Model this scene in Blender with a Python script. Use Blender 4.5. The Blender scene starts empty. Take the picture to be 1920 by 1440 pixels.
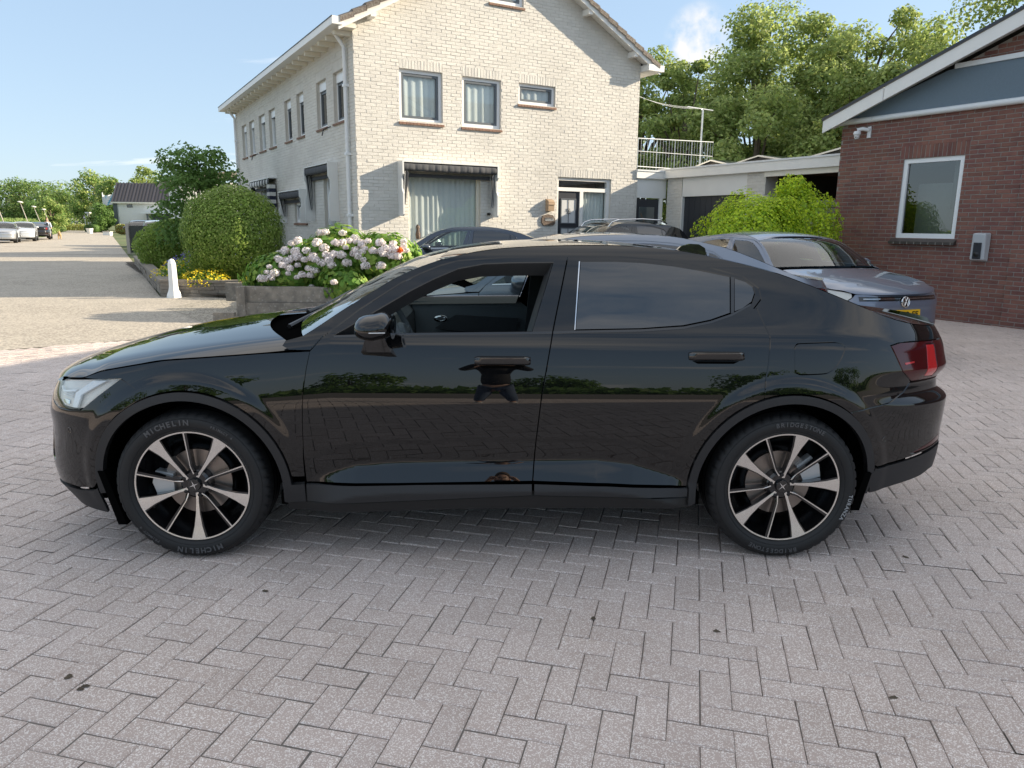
import bpy, math, random
from mathutils import Vector, Matrix, noise
from mathutils.geometry import delaunay_2d_cdt

# ------------------------------------------------------------------ camera, sky, sun, exposure
SC = bpy.context.scene
RND = random.Random(11)
CAM_F, CAM_P, CAM_R, CAM_H = 1389.4, 0.2105, -0.010245, 1.5358
cam_d = bpy.data.cameras.new('camera'); cam = bpy.data.objects.new('camera', cam_d)
SC.collection.objects.link(cam); SC.camera = cam
cam_d.sensor_fit = 'HORIZONTAL'; cam_d.sensor_width = 36.0
cam_d.lens = CAM_F / 1920 * 36.0
cam_d.clip_start = 0.02; cam_d.clip_end = 3000
_fw = Vector((0, math.cos(CAM_P), -math.sin(CAM_P))); _dn = Vector((0, -math.sin(CAM_P), -math.cos(CAM_P))); _rt = Vector((1, 0, 0))
_RT = _rt * math.cos(CAM_R) + _dn * math.sin(CAM_R); _DN = -_rt * math.sin(CAM_R) + _dn * math.cos(CAM_R)
M = Matrix((( _RT.x, -_DN.x, -_fw.x), (_RT.y, -_DN.y, -_fw.y), (_RT.z, -_DN.z, -_fw.z))).to_4x4()
M.translation = Vector((0, 0, CAM_H)); cam.matrix_world = M

SUN_EL, SUN_AZ = math.radians(21.0), math.radians(79.0)      # azimuth clockwise from +Y
world = bpy.data.worlds.new('World'); SC.world = world; world.use_nodes = True
wn = world.node_tree; wn.nodes.clear()
def _n(t, **k):
    n = wn.nodes.new(t)
    for a, b in k.items(): setattr(n, a, b)
    return n
wout = _n('ShaderNodeOutputWorld'); wbg = _n('ShaderNodeBackground'); wbg.inputs['Strength'].default_value = 0.15
sky = _n('ShaderNodeTexSky', sky_type='NISHITA', sun_disc=False, sun_elevation=SUN_EL, sun_rotation=SUN_AZ, altitude=0.0, air_density=1.0, dust_density=0.35, ozone_density=1.6)
geo = _n('ShaderNodeNewGeometry'); sep = _n('ShaderNodeSeparateXYZ'); wn.links.new(geo.outputs['Incoming'], sep.inputs[0])
# thin streaky cloud: direction projected on a plane high above
tc = _n('ShaderNodeTexCoord'); sp2 = _n('ShaderNodeSeparateXYZ'); wn.links.new(tc.outputs['Generated'], sp2.inputs[0])
zc = _n('ShaderNodeMath', operation='MAXIMUM'); zc.inputs[1].default_value = 0.03; wn.links.new(sp2.outputs['Z'], zc.inputs[0])
za = _n('ShaderNodeMath', operation='ADD'); za.inputs[1].default_value = 0.10; wn.links.new(zc.outputs[0], za.inputs[0])
dx = _n('ShaderNodeMath', operation='DIVIDE'); dy = _n('ShaderNodeMath', operation='DIVIDE')
wn.links.new(sp2.outputs['X'], dx.inputs[0]); wn.links.new(za.outputs[0], dx.inputs[1])
wn.links.new(sp2.outputs['Y'], dy.inputs[0]); wn.links.new(za.outputs[0], dy.inputs[1])
cb = _n('ShaderNodeCombineXYZ'); wn.links.new(dx.outputs[0], cb.inputs['X']); wn.links.new(dy.outputs[0], cb.inputs['Y'])
mp = _n('ShaderNodeMapping'); mp.inputs['Scale'].default_value = (0.42, 1.0, 1.0); mp.inputs['Location'].default_value = (5.2, 9.4, 0.0)
wn.links.new(cb.outputs[0], mp.inputs[0])
ns = _n('ShaderNodeTexNoise'); ns.inputs['Scale'].default_value = 1.25; ns.inputs['Detail'].default_value = 9; ns.inputs['Roughness'].default_value = 0.58; ns.inputs['Distortion'].default_value = 0.35
wn.links.new(mp.outputs[0], ns.inputs['Vector'])
rp = _n('ShaderNodeValToRGB'); rp.color_ramp.elements[0].position = 0.54; rp.color_ramp.elements[0].color = (0, 0, 0, 1); rp.color_ramp.elements[1].position = 0.72; rp.color_ramp.elements[1].color = (0.75, 0.75, 0.75, 1)
zr = _n('ShaderNodeMapRange', interpolation_type='SMOOTHSTEP'); zr.inputs[1].default_value = .14; zr.inputs[2].default_value = .75; zr.inputs[3].default_value = -.05; zr.inputs[4].default_value = .16
wn.links.new(sp2.outputs['Z'], zr.inputs[0]); ad = _n('ShaderNodeMath', operation='ADD'); wn.links.new(ns.outputs['Fac'], ad.inputs[0]); wn.links.new(zr.outputs[0], ad.inputs[1]); wn.links.new(ad.outputs[0], rp.inputs[0])      # extra cloud overhead, out of view, added to brighten the shade
mx = _n('ShaderNodeMix', data_type='RGBA'); wn.links.new(rp.outputs[0], mx.inputs['Factor'])
tint = _n('ShaderNodeMix', data_type='RGBA', blend_type='MULTIPLY'); tint.inputs['Factor'].default_value = 1.0; tint.inputs[7].default_value = (.505, .60, .71, 1)
gam = _n('ShaderNodeGamma'); gam.inputs['Gamma'].default_value = 0.35      # gamma flattens the clear sky, so more light comes from overhead
wn.links.new(sky.outputs[0], gam.inputs['Color']); wn.links.new(gam.outputs[0], tint.inputs[6]); wn.links.new(tint.outputs[2], mx.inputs[6]); mx.inputs[7].default_value = (1.95, 1.86, 1.75, 1)
# one small white puff beyond the trees
dt = _n('ShaderNodeVectorMath', operation='DOT_PRODUCT'); nv = _n('ShaderNodeVectorMath', operation='NORMALIZE'); wn.links.new(tc.outputs['Generated'], nv.inputs[0]); wn.links.new(nv.outputs[0], dt.inputs[0]); dt.inputs[1].default_value = (0.2183, 0.9506, 0.2206)
pr = _n('ShaderNodeMapRange', interpolation_type='SMOOTHSTEP'); pr.inputs[1].default_value = .9990; pr.inputs[2].default_value = .99985; wn.links.new(dt.outputs['Value'], pr.inputs[0])
pn = _n('ShaderNodeTexNoise'); pn.inputs['Scale'].default_value = 34; pn.inputs['Detail'].default_value = 6; wn.links.new(nv.outputs[0], pn.inputs['Vector'])
pm = _n('ShaderNodeMapRange'); pm.inputs[1].default_value = .40; pm.inputs[2].default_value = .62; wn.links.new(pn.outputs['Fac'], pm.inputs[0])
pp = _n('ShaderNodeMath', operation='MULTIPLY'); wn.links.new(pr.outputs[0], pp.inputs[0]); wn.links.new(pm.outputs[0], pp.inputs[1])
m2 = _n('ShaderNodeMix', data_type='RGBA'); wn.links.new(pp.outputs[0], m2.inputs['Factor']); wn.links.new(mx.outputs[2], m2.inputs[6]); m2.inputs[7].default_value = (1.35, 1.32, 1.30, 1)
wn.links.new(m2.outputs[2], wbg.inputs['Color']); wn.links.new(wbg.outputs[0], wout.inputs['Surface'])

sun_d = bpy.data.lights.new('sun', 'SUN'); sun = bpy.data.objects.new('sun', sun_d); SC.collection.objects.link(sun)
sun_d.energy = 2.0; sun_d.angle = math.radians(0.5); sun_d.color = (1.0, 0.86, 0.66)
_sd = Vector((math.sin(SUN_AZ) * math.cos(SUN_EL), math.cos(SUN_AZ) * math.cos(SUN_EL), math.sin(SUN_EL)))
sun.rotation_euler = _sd.to_track_quat('Z', 'Y').to_euler()
sun.location = (30, 5, 30)
SC.view_settings.view_transform = 'Standard'; SC.view_settings.look = 'None'; SC.view_settings.gamma = 1.0
SC.view_settings.use_curve_mapping = False; SC.view_settings.exposure = 2.4
SC.render.engine = 'CYCLES'
SC.cycles.max_bounces = 8; SC.cycles.transparent_max_bounces = 12; SC.cycles.glossy_bounces = 5; SC.cycles.transmission_bounces = 6
SC.cycles.use_adaptive_sampling = False

# ------------------------------------------------------------------ materials
def material(name, color=(.5, .5, .5), rough=.5, metal=0.0, coat=0.0, spec=.5, var=0.0, vscale=8.0, bump=0.0, bscale=60.0,
             island=0.0, alpha=1.0, trans=0.0, ior=1.5, translucent=0.0, emit=None, speck=None, color2=None, c2scale=2.0, coords='Object', rvar=0.0, normal_coat=True):
    m = bpy.data.materials.new(name); m.use_nodes = True; t = m.node_tree; b = t.nodes['Principled BSDF']; L = t.links.new
    def N(k, **a):
        n = t.nodes.new(k)
        for x, y in a.items(): setattr(n, x, y)
        return n
    b.inputs['Roughness'].default_value = rough; b.inputs['Metallic'].default_value = metal
    b.inputs['Coat Weight'].default_value = coat; b.inputs['Coat Roughness'].default_value = 0.02
    b.inputs['Specular IOR Level'].default_value = spec; b.inputs['IOR'].default_value = ior
    b.inputs['Alpha'].default_value = alpha; b.inputs['Transmission Weight'].default_value = trans
    b.inputs['Base Color'].default_value = (*color, 1)
    out = None
    tcn = N('ShaderNodeTexCoord')
    def noise_fac(scale, detail=5, rough_=.6):
        n = N('ShaderNodeTexNoise'); n.inputs['Scale'].default_value = scale; n.inputs['Detail'].default_value = detail; n.inputs['Roughness'].default_value = rough_
        L(tcn.outputs[coords], n.inputs['Vector']); return n.outputs['Fac']
    if var or island or color2 or speck:
        rgb = N('ShaderNodeRGB'); rgb.outputs[0].default_value = (*color, 1); cur = rgb.outputs[0]
        if color2:
            r = N('ShaderNodeMapRange'); L(noise_fac(c2scale), r.inputs[0]); r.inputs[1].default_value = .42; r.inputs[2].default_value = .62
            x = N('ShaderNodeMix', data_type='RGBA'); L(r.outputs[0], x.inputs['Factor']); L(cur, x.inputs[6]); x.inputs[7].default_value = (*color2, 1); cur = x.outputs[2]
        if speck:
            sc, amt, col, thr = speck
            v = N('ShaderNodeTexVoronoi'); v.inputs['Scale'].default_value = sc; L(tcn.outputs[coords], v.inputs['Vector'])
            sx = N('ShaderNodeSeparateColor'); L(v.outputs['Color'], sx.inputs[0])
            g = N('ShaderNodeMath', operation='GREATER_THAN'); L(sx.outputs[0], g.inputs[0]); g.inputs[1].default_value = thr
            g2 = N('ShaderNodeMath', operation='MULTIPLY'); L(g.outputs[0], g2.inputs[0]); g2.inputs[1].default_value = amt
            x = N('ShaderNodeMix', data_type='RGBA'); L(g2.outputs[0], x.inputs['Factor']); L(cur, x.inputs[6]); x.inputs[7].default_value = (*col, 1); cur = x.outputs[2]
        val = None
        if var:
            r = N('ShaderNodeMapRange'); L(noise_fac(vscale), r.inputs[0]); r.inputs[1].default_value = .25; r.inputs[2].default_value = .75
            r.inputs[3].default_value = 1 - var; r.inputs[4].default_value = 1 + var; val = r.outputs[0]
        if island:
            g = N('ShaderNodeNewGeometry'); oi = N('ShaderNodeObjectInfo'); a = N('ShaderNodeMath', operation='ADD'); L(g.outputs['Random Per Island'], a.inputs[0]); L(oi.outputs['Random'], a.inputs[1])
            fr = N('ShaderNodeMath', operation='FRACT'); L(a.outputs[0], fr.inputs[0])
            r = N('ShaderNodeMapRange'); L(fr.outputs[0], r.inputs[0]); r.inputs[3].default_value = 1 - island; r.inputs[4].default_value = 1 + island
            if val:
                q = N('ShaderNodeMath', operation='MULTIPLY'); L(val, q.inputs[0]); L(r.outputs[0], q.inputs[1]); val = q.outputs[0]
            else: val = r.outputs[0]
        if val:
            h = N('ShaderNodeHueSaturation'); L(cur, h.inputs['Color']); L(val, h.inputs['Value']); cur = h.outputs[0]
        L(cur, b.inputs['Base Color']); out = cur
    if rvar:
        r = N('ShaderNodeMapRange'); L(noise_fac(vscale * 1.7), r.inputs[0]); r.inputs[3].default_value = rough - rvar; r.inputs[4].default_value = rough + rvar; L(r.outputs[0], b.inputs['Roughness'])
    if bump:
        bp = N('ShaderNodeBump'); bp.inputs['Strength'].default_value = 1.0; bp.inputs['Distance'].default_value = bump; L(noise_fac(bscale, 4), bp.inputs['Height']); L(bp.outputs[0], b.inputs['Normal'])
    if emit:
        b.inputs['Emission Color'].default_value = (*emit[0], 1); b.inputs['Emission Strength'].default_value = emit[1]
    if translucent:
        tr = N('ShaderNodeBsdfTranslucent'); ms = N('ShaderNodeMixShader'); ms.inputs[0].default_value = translucent
        if out: L(out, tr.inputs[0])
        else: tr.inputs[0].default_value = (*color, 1)
        L(b.outputs[0], ms.inputs[1]); L(tr.outputs[0], ms.inputs[2]); L(ms.outputs[0], t.nodes['Material Output'].inputs['Surface'])
    return m
def glass_mat(name, tint, reflect_rough=0.01, ior=1.5, opacity=.0, dark=(.01, .012, .013), panes=1.7):
    """a thin pane: mirror-like reflection by Fresnel over a tinted see-through or dark body"""
    m = bpy.data.materials.new(name); m.use_nodes = True; t = m.node_tree; t.nodes.clear(); L = t.links.new
    o = t.nodes.new('ShaderNodeOutputMaterial'); g = t.nodes.new('ShaderNodeBsdfGlossy'); g.inputs['Roughness'].default_value = reflect_rough
    tr = t.nodes.new('ShaderNodeBsdfTransparent'); tr.inputs[0].default_value = (*tint, 1)
    df = t.nodes.new('ShaderNodeBsdfDiffuse'); df.inputs[0].default_value = (*dark, 1)
    m1 = t.nodes.new('ShaderNodeMixShader'); m1.inputs[0].default_value = opacity; L(tr.outputs[0], m1.inputs[1]); L(df.outputs[0], m1.inputs[2])
    fr = t.nodes.new('ShaderNodeFresnel'); 
    gn = t.nodes.new('ShaderNodeNewGeometry'); ri = t.nodes.new('ShaderNodeMapRange'); ri.inputs[3].default_value = ior; ri.inputs[4].default_value = 1 / ior; L(gn.outputs['Backfacing'], ri.inputs[0]); L(ri.outputs[0], fr.inputs[0])      # a pane mirrors alike from both sides
    # both faces of the pane reflect
    mm = t.nodes.new('ShaderNodeMath'); mm.operation = 'MULTIPLY'; mm.inputs[1].default_value = panes; L(fr.outputs[0], mm.inputs[0])
    mc = t.nodes.new('ShaderNodeMath'); mc.operation = 'MINIMUM'; mc.inputs[1].default_value = 1.0; L(mm.outputs[0], mc.inputs[0])
    m2 = t.nodes.new('ShaderNodeMixShader'); L(mc.outputs[0], m2.inputs[0]); L(m1.outputs[0], m2.inputs[1]); L(g.outputs[0], m2.inputs[2]); L(m2.outputs[0], o.inputs[0])
    return m

# ------------------------------------------------------------------ object helpers
def wloc(o):
    v = Vector((0, 0, 0))
    while o is not None: v += o.location; o = o.parent
    return v
def tag(o, label=None, cat=None, group=None, kind=None):
    if label: o['label'] = label
    if cat: o['category'] = cat
    if group: o['group'] = group
    if kind: o['kind'] = kind
    return o
def thing(name, label, cat, loc=(0, 0, 0), rz=0.0, group=None):
    o = bpy.data.objects.new(name, None); SC.collection.objects.link(o); o.location = loc; o.rotation_euler = (0, 0, rz); o.empty_display_size = .1
    return tag(o, label, cat, group)
def link(name, me, parent=None, loc=None):
    o = bpy.data.objects.new(name, me); SC.collection.objects.link(o)
    if parent: o.parent = parent
    if loc is not None: o.location = loc
    return o
def copy_tree(o, parent=None):
    c = o.copy(); SC.collection.objects.link(c)
    if parent is not None: c.parent = parent
    for ch in list(o.children): copy_tree(ch, c)
    return c
class MB:
    def __init__(s): s.v = []; s.f = []; s.mi = []; s.cur = 0
    def add(s, vs, fs):
        b = len(s.v); s.v.extend([tuple(v) for v in vs]); s.f.extend([tuple(i + b for i in f) for f in fs]); s.mi.extend([s.cur] * len(fs)); return s
    def quad(s, a, b, c, d): return s.add([a, b, c, d], [(0, 1, 2, 3)])
    def hexa(s, p): # 8 points: bottom 4 ccw, top 4 ccw
        return s.add(p, [(3, 2, 1, 0), (4, 5, 6, 7), (0, 1, 5, 4), (1, 2, 6, 5), (2, 3, 7, 6), (3, 0, 4, 7)])
    def box(s, x0, x1, y0, y1, z0, z1): return s.hexa([(x0, y0, z0), (x1, y0, z0), (x1, y1, z0), (x0, y1, z0), (x0, y0, z1), (x1, y0, z1), (x1, y1, z1), (x0, y1, z1)])
    def fbox(s, F, a0, a1, o0, o1, z0, z1):
        return s.hexa([F.p(a0, o0, z0), F.p(a0, o1, z0), F.p(a1, o1, z0), F.p(a1, o0, z0), F.p(a0, o0, z1), F.p(a0, o1, z1), F.p(a1, o1, z1), F.p(a1, o0, z1)])
    def prism(s, poly, dirv, caps=True):
        n = len(poly); d = Vector(dirv); top = [Vector(p) + d for p in poly]
        fs = [(i, (i + 1) % n, n + (i + 1) % n, n + i) for i in range(n)]
        if caps: fs += [tuple(range(n - 1, -1, -1)), tuple(range(n, 2 * n))]
        return s.add(list(poly) + top, fs)
    def tube(s, pts, r, n=8, cap=True):
        pts = [Vector(p) for p in pts]; rs = r if isinstance(r, (list, tuple)) else [r] * len(pts); base = len(s.v); rings = []
        up = Vector((0, 0, 1))
        for i, p in enumerate(pts):
            d = (pts[min(i + 1, len(pts) - 1)] - pts[max(i - 1, 0)]).normalized()
            u = d.cross(up)
            if u.length < .05: u = d.cross(Vector((1, 0, 0)))
            u.normalize(); w = u.cross(d)
            rings.append([p + (u * math.cos(2 * math.pi * k / n) + w * math.sin(2 * math.pi * k / n)) * rs[i] for k in range(n)])
        vs = [v for g in rings for v in g]; fs = []
        for i in range(len(pts) - 1):
            for k in range(n): fs.append((i * n + k, i * n + (k + 1) % n, (i + 1) * n + (k + 1) % n, (i + 1) * n + k))
        if cap: fs += [tuple(range(n - 1, -1, -1)), tuple(range((len(pts) - 1) * n, len(pts) * n))]
        return s.add(vs, fs)
    def lathe(s, prof, axis_o, ax, u, w, n=32, close=False):
        """prof: (radius, height along ax)"""
        o = Vector(axis_o); ax = Vector(ax); u = Vector(u); w = Vector(w); vs = []
        for r, h in prof:
            for k in range(n):
                a = 2 * math.pi * k / n; vs.append(o + ax * h + (u * math.cos(a) + w * math.sin(a)) * r)
        m = len(prof); fs = []
        for i in range(m - 1 + (1 if close else 0)):
            j = (i + 1) % m
            for k in range(n): fs.append((i * n + k, i * n + (k + 1) % n, j * n + (k + 1) % n, j * n + k))
        return s.add(vs, fs)
    def build(s, name, mats, parent=None, smooth=False, local=False, angle=None, kind=None):
        me = bpy.data.meshes.new(name); off = Vector((0, 0, 0)) if (local or parent is None) else wloc(parent)
        me.from_pydata([(v[0] - off.x, v[1] - off.y, v[2] - off.z) for v in s.v], [], s.f)
        for m in (mats if isinstance(mats, (list, tuple)) else [mats]): me.materials.append(m)
        if s.mi and max(s.mi) > 0: me.polygons.foreach_set('material_index', s.mi)
        if smooth: me.polygons.foreach_set('use_smooth', [True] * len(me.polygons))
        me.update()
        if angle is not None: me.set_sharp_from_angle(angle=math.radians(angle))
        o = link(name, me, parent)
        if kind: o['kind'] = kind
        return o
class Frame:
    def __init__(s, o, da, dn): s.o = Vector(o); s.a = Vector(da); s.n = Vector(dn)
    def p(s, a, o, z): q = s.o + s.a * a + s.n * o; return (q.x, q.y, s.o.z + z)
def part(name, mats, parent, fn, **k):
    m = MB(); fn(m); return m.build(name, mats, parent, **k)
def fbox(name, mats, parent, F, *a, **k):
    m = MB(); m.fbox(F, *a); return m.build(name, mats, parent, **k)
def pip(x, y, poly):
    c = False; n = len(poly); j = n - 1
    for i in range(n):
        xi, yi = poly[i]; xj, yj = poly[j]
        if (yi > y) != (yj > y) and x < (xj - xi) * (y - yi) / (yj - yi) + xi: c = not c
        j = i
    return c
def text_geo(txt, size, extrude=0.0, bold=0.0):
    cu = bpy.data.curves.new('t', 'FONT'); cu.body = txt; cu.size = size; cu.extrude = extrude; cu.offset = bold; cu.align_x = 'CENTER'; cu.align_y = 'CENTER'; cu.resolution_u = 3
    ob = bpy.data.objects.new('t', cu); SC.collection.objects.link(ob); bpy.context.view_layer.update()
    me = ob.evaluated_get(bpy.context.evaluated_depsgraph_get()).to_mesh()
    vs = [v.co.copy() for v in me.vertices]; fs = [tuple(p.vertices) for p in me.polygons]
    ob.to_mesh_clear(); bpy.data.objects.remove(ob); bpy.data.curves.remove(cu)
    return vs, fs
_tg = {}
def text_cached(txt, size, extrude=0.0, bold=0.0):
    k = (txt, size, extrude, bold)
    if k not in _tg: _tg[k] = text_geo(*k)
    return _tg[k]
MT = {}
MT['paver'] = material('paver_concrete', (.485, .40, .36), .85, var=.09, vscale=1.3, island=.06, bump=.0018, bscale=260, speck=(310, .75, (.82, .77, .73), .74), coords='Object', color2=(.455, .37, .325), c2scale=1.1)
MT['joint'] = material('joint_sand', (.15, .135, .12), .95, bump=.004, bscale=120, var=.3, vscale=14)
MT['road'] = material('chip_seal_asphalt', (.33, .295, .25), .9, var=.10, vscale=1.6, color2=(.28, .25, .21), c2scale=.5, bump=.006, bscale=120, speck=(42, .8, (.50, .45, .37), .50))
MT['gravel'] = material('light_gravel', (.42, .38, .31), .95, bump=.012, bscale=60, speck=(48, .8, (.10, .09, .08), .62), var=.15, vscale=3)
MT['grass'] = material('grass_ground', (.075, .11, .03), .95, var=.4, vscale=.25, color2=(.12, .13, .05), c2scale=.08)
MT['soil'] = material('bed_soil', (.06, .045, .03), .95, bump=.02, bscale=30, var=.3)
MT['wbrick'] = material('white_painted_brick', (.66, .635, .585), .8, island=.03, bump=.006, bscale=45, var=.035, vscale=9, color2=(.60, .575, .53), c2scale=.8)
MT['wmortar'] = material('white_painted_joint', (.56, .53, .475), .85, bump=.003, bscale=90, var=.05)
MT['rbrick'] = material('red_brown_brick', (.215, .10, .075), .85, island=.14, bump=.003, bscale=120, var=.09, vscale=22, color2=(.17, .072, .062), c2scale=3)
MT['rmortar'] = material('grey_mortar', (.27, .245, .22), .9, var=.15, vscale=12, bump=.002, bscale=150)
MT['wpaint'] = material('white_paint', (.80, .79, .76), .45, var=.025, vscale=5)
MT['wpaint2'] = material('white_boarding', (.74, .74, .72), .5, var=.03, vscale=4)
MT['cream'] = material('cream_trim', (.76, .72, .62), .55, var=.03)
MT['upvc'] = material('white_window_frame', (.82, .83, .84), .35)
MT['greyframe'] = material('grey_sash', (.12, .135, .15), .4)
MT['anthra'] = material('anthracite_paint', (.028, .032, .04), .38)
MT['tile'] = material('roof_tile_brown', (.13, .10, .085), .85, var=.35, vscale=30, bump=.003, bscale=60, island=.12, color2=(.22, .20, .17), c2scale=25)
MT['dtile'] = material('roof_tile_dark', (.05, .047, .055), .5, island=.15)
MT['sill'] = material('brick_sill', (.22, .12, .08), .7, var=.2, vscale=20, island=.1)
MT['darksill'] = material('dark_sill_tile', (.055, .045, .04), .5, var=.2)
MT['wglass'] = glass_mat('window_glass', (.93, .97, .96), .004, 1.52, panes=2.4)
MT['dglass'] = glass_mat('dark_window_glass', (.35, .38, .38), .004, 1.6, panes=2.6)
MT['curtain'] = material('net_curtain', (.92, .95, .94), .9, var=.03, vscale=14, translucent=.25)
MT['blinds'] = material('window_blind', (.55, .56, .56), .8, var=.04)
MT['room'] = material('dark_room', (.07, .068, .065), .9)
MT['canvas'] = material('grey_awning_canvas', (.072, .075, .082), .85, var=.2, vscale=18, bump=.002, bscale=80)
MT['bluewhite'] = material('white_awning_canvas', (.62, .62, .60), .8)
MT['navy'] = material('navy_awning_canvas', (.018, .024, .05), .8)
MT['bluepanel'] = material('grey_blue_boarding', (.125, .175, .22), .6, var=.06, vscale=30, bump=.0008, bscale=200)
MT['alu'] = material('aluminium', (.62, .64, .65), .32, metal=.9)
MT['alup'] = material('powder_coated_aluminium', (.72, .74, .75), .35)
MT['chrome'] = material('chrome', (.82, .83, .84), .06, metal=1)
MT['dkmetal'] = material('dark_metal', (.03, .03, .032), .4, metal=.6)
MT['copper'] = material('bronze_letterbox', (.42, .30, .20), .5, metal=.3, var=.12)
MT['bronze'] = material('carved_wood_plaque', (.10, .065, .045), .6, var=.5, vscale=18, bump=.01, bscale=30)
MT['camwhite'] = material('white_plastic', (.78, .79, .80), .3)
MT['blackp'] = material('black_plastic', (.012, .012, .013), .35)
MT['charger'] = material('charger_grey', (.46, .48, .50), .35)
MT['sleeper'] = material('weathered_sleeper_wood', (.21, .185, .155), .9, var=.28, vscale=7, bump=.004, bscale=40, color2=(.30, .26, .21), c2scale=5, speck=(40, .35, (.45, .43, .38), .93))
MT['stone'] = material('stacked_garden_stone', (.23, .20, .165), .9, var=.25, vscale=12, island=.18, bump=.006, bscale=30)
MT['bollard'] = material('white_painted_concrete', (.83, .83, .81), .6, var=.03, bump=.002, bscale=40)
MT['post'] = material('concrete_post', (.42, .38, .33), .9, var=.15)
MT['fencewood'] = material('grey_fence_board', (.27, .26, .235), .85, var=.18, vscale=9, island=.12, bump=.002, bscale=40)
MT['fencedk'] = material('dark_fence_panel', (.05, .055, .05), .8, var=.2)
MT['bark'] = material('bark', (.10, .078, .055), .95, var=.3, vscale=8, bump=.02, bscale=20)
MT['solar'] = material('solar_panel', (.01, .012, .02), .15)
MT['roofflat'] = material('flat_roof_felt', (.09, .09, .09), .9, var=.2)
MT['orangewood'] = material('timber_soffit', (.20, .11, .06), .7, var=.2)
def leafm(n, c, tr=.5, isl=.35): return material(n, c, .55, island=isl, translucent=tr, spec=.3)
MT['lf_box'] = leafm('leaf_clipped_green', (.25, .36, .07)); MT['lf_box2'] = leafm('leaf_clipped_light', (.42, .52, .14))
MT['lf_dark'] = leafm('leaf_dark_green', (.15, .26, .07)); MT['lf_mid'] = leafm('leaf_mid_green', (.165, .28, .07))
MT['lf_tree'] = leafm('leaf_tree_green', (.27, .355, .11)); MT['lf_tree2'] = leafm('leaf_tree_light', (.41, .48, .16))
MT['lf_lime'] = leafm('leaf_lime', (.58, .70, .05), .5); MT['lf_lime2'] = leafm('leaf_lime_deep', (.36, .52, .05), .5)
MT['lf_hyd'] = leafm('leaf_hydrangea', (.18, .34, .06), .5); MT['lf_hyd2'] = leafm('leaf_hydrangea_light', (.34, .48, .09), .5)
MT['yellow'] = leafm('yellow_blossom', (.75, .58, .03), .2, .15); MT['purple'] = leafm('purple_blossom', (.20, .16, .48), .2, .2)
MT['petal'] = material('hydrangea_petal', (.84, .76, .73), .7, island=.28, translucent=.2); MT['orange'] = leafm('orange_blossom', (.8, .16, .02), .2, .1)
MT['reed'] = leafm('reed_green', (.26, .34, .11), .35)
# cars
MT['black'] = material('black_car_paint', (.0035, .0038, .0045), .012, coat=0.0, spec=.5, ior=1.6)
MT['glossblack'] = material('gloss_black_trim', (.004, .004, .0045), .12, coat=1.0)
MT['clad'] = material('textured_black_cladding', (.017, .0175, .0195), .55, bump=.0002, bscale=900, var=.05)
MT['sillblk'] = material('sill_black', (.008, .0083, .009), .5)
MT['rubber'] = material('tyre_rubber', (.009, .0095, .0105), .62, var=.12, vscale=20, bump=.0003, bscale=300)
MT['rubberlt'] = material('tyre_lettering', (.075, .077, .082), .5)
MT['rubberw'] = material('tyre_white_print', (.30, .31, .32), .6)
MT['rim'] = material('machined_alloy', (.80, .78, .75), .24, metal=1.0, var=.02, vscale=60)
MT['rimblk'] = material('black_alloy', (.006, .006, .007), .16, coat=.6)
MT['disc'] = material('brake_disc', (.30, .26, .235), .38, metal=.9, var=.1)
MT['caliper'] = material('brake_caliper', (.55, .58, .60), .38, metal=.6)
MT['void'] = material('wheel_well', (.003, .003, .003), .95, spec=0.0)
MT['tglass'] = glass_mat('tinted_car_glass', (.05, .055, .06), .002, 1.8, .9, (.006, .008, .010))
MT['cglass'] = glass_mat('car_glass', (.62, .72, .70), .002, 1.6, .12, (.01, .012, .012))
MT['headglass'] = glass_mat('headlamp_lens', (.95, .97, .97), .002, 1.55, 0)
MT['redlens'] = material('red_lamp_lens', (.06, .001, .003), .08, coat=0.2)
MT['redbright'] = material('red_lamp_reflector', (.34, .006, .01), .15, coat=1, emit=((1, .02, .02), .02))
MT['lampwhite'] = material('lamp_light_bar', (.80, .82, .84), .2, coat=.6)
MT['lampin'] = material('lamp_housing', (.80, .76, .70), .25, metal=.0)
MT['interior'] = material('interior_trim', (.045, .048, .052), .55, var=.08, vscale=20)
MT['interior2'] = material('interior_soft', (.15, .165, .175), .75)
MT['plate'] = material('yellow_number_plate', (.80, .46, .015), .4)
MT['ink'] = material('plate_ink', (.01, .01, .01), .4)
MT['plateblue'] = material('plate_blue', (.02, .06, .42), .4)
def paint(n, c, metal=.45, rough=.3): return material(n, c, rough, metal=metal, coat=1.0, spec=.5)
def lerp_tab(tab,x):
    if x<=tab[0][0]: return tab[0][1]
    for (a,b),(c,d) in zip(tab,tab[1:]):
        if x<=c: return b+(d-b)*(x-a)/(c-a)
    return tab[-1][1]
def sstep(a,b,x):
    if a>b: return 1-sstep(b,a,x)
    if a==b: return float(x>=a)
    t=max(0.,min(1.,(x-a)/(b-a))); return t*t*(3-2*t)
def catmull(pts,n=8,closed=False):
    out=[];m=len(pts)
    rng=range(m if closed else m-1)
    for i in rng:
        if closed: p0,p1,p2,p3=[pts[(i+k-1)%m] for k in range(4)]
        else: p0,p1,p2,p3=pts[max(i-1,0)],pts[i],pts[i+1],pts[min(i+2,m-1)]
        for k in range(n):
            t=k/n
            out.append(tuple(.5*((2*b)+(-a+c)*t+(2*a-5*b+4*c-d)*t*t+(-a+3*b-3*c+d)*t**3) for a,b,c,d in zip(p0,p1,p2,p3)))
    if not closed: out.append(tuple(pts[-1]))
    return out
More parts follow.
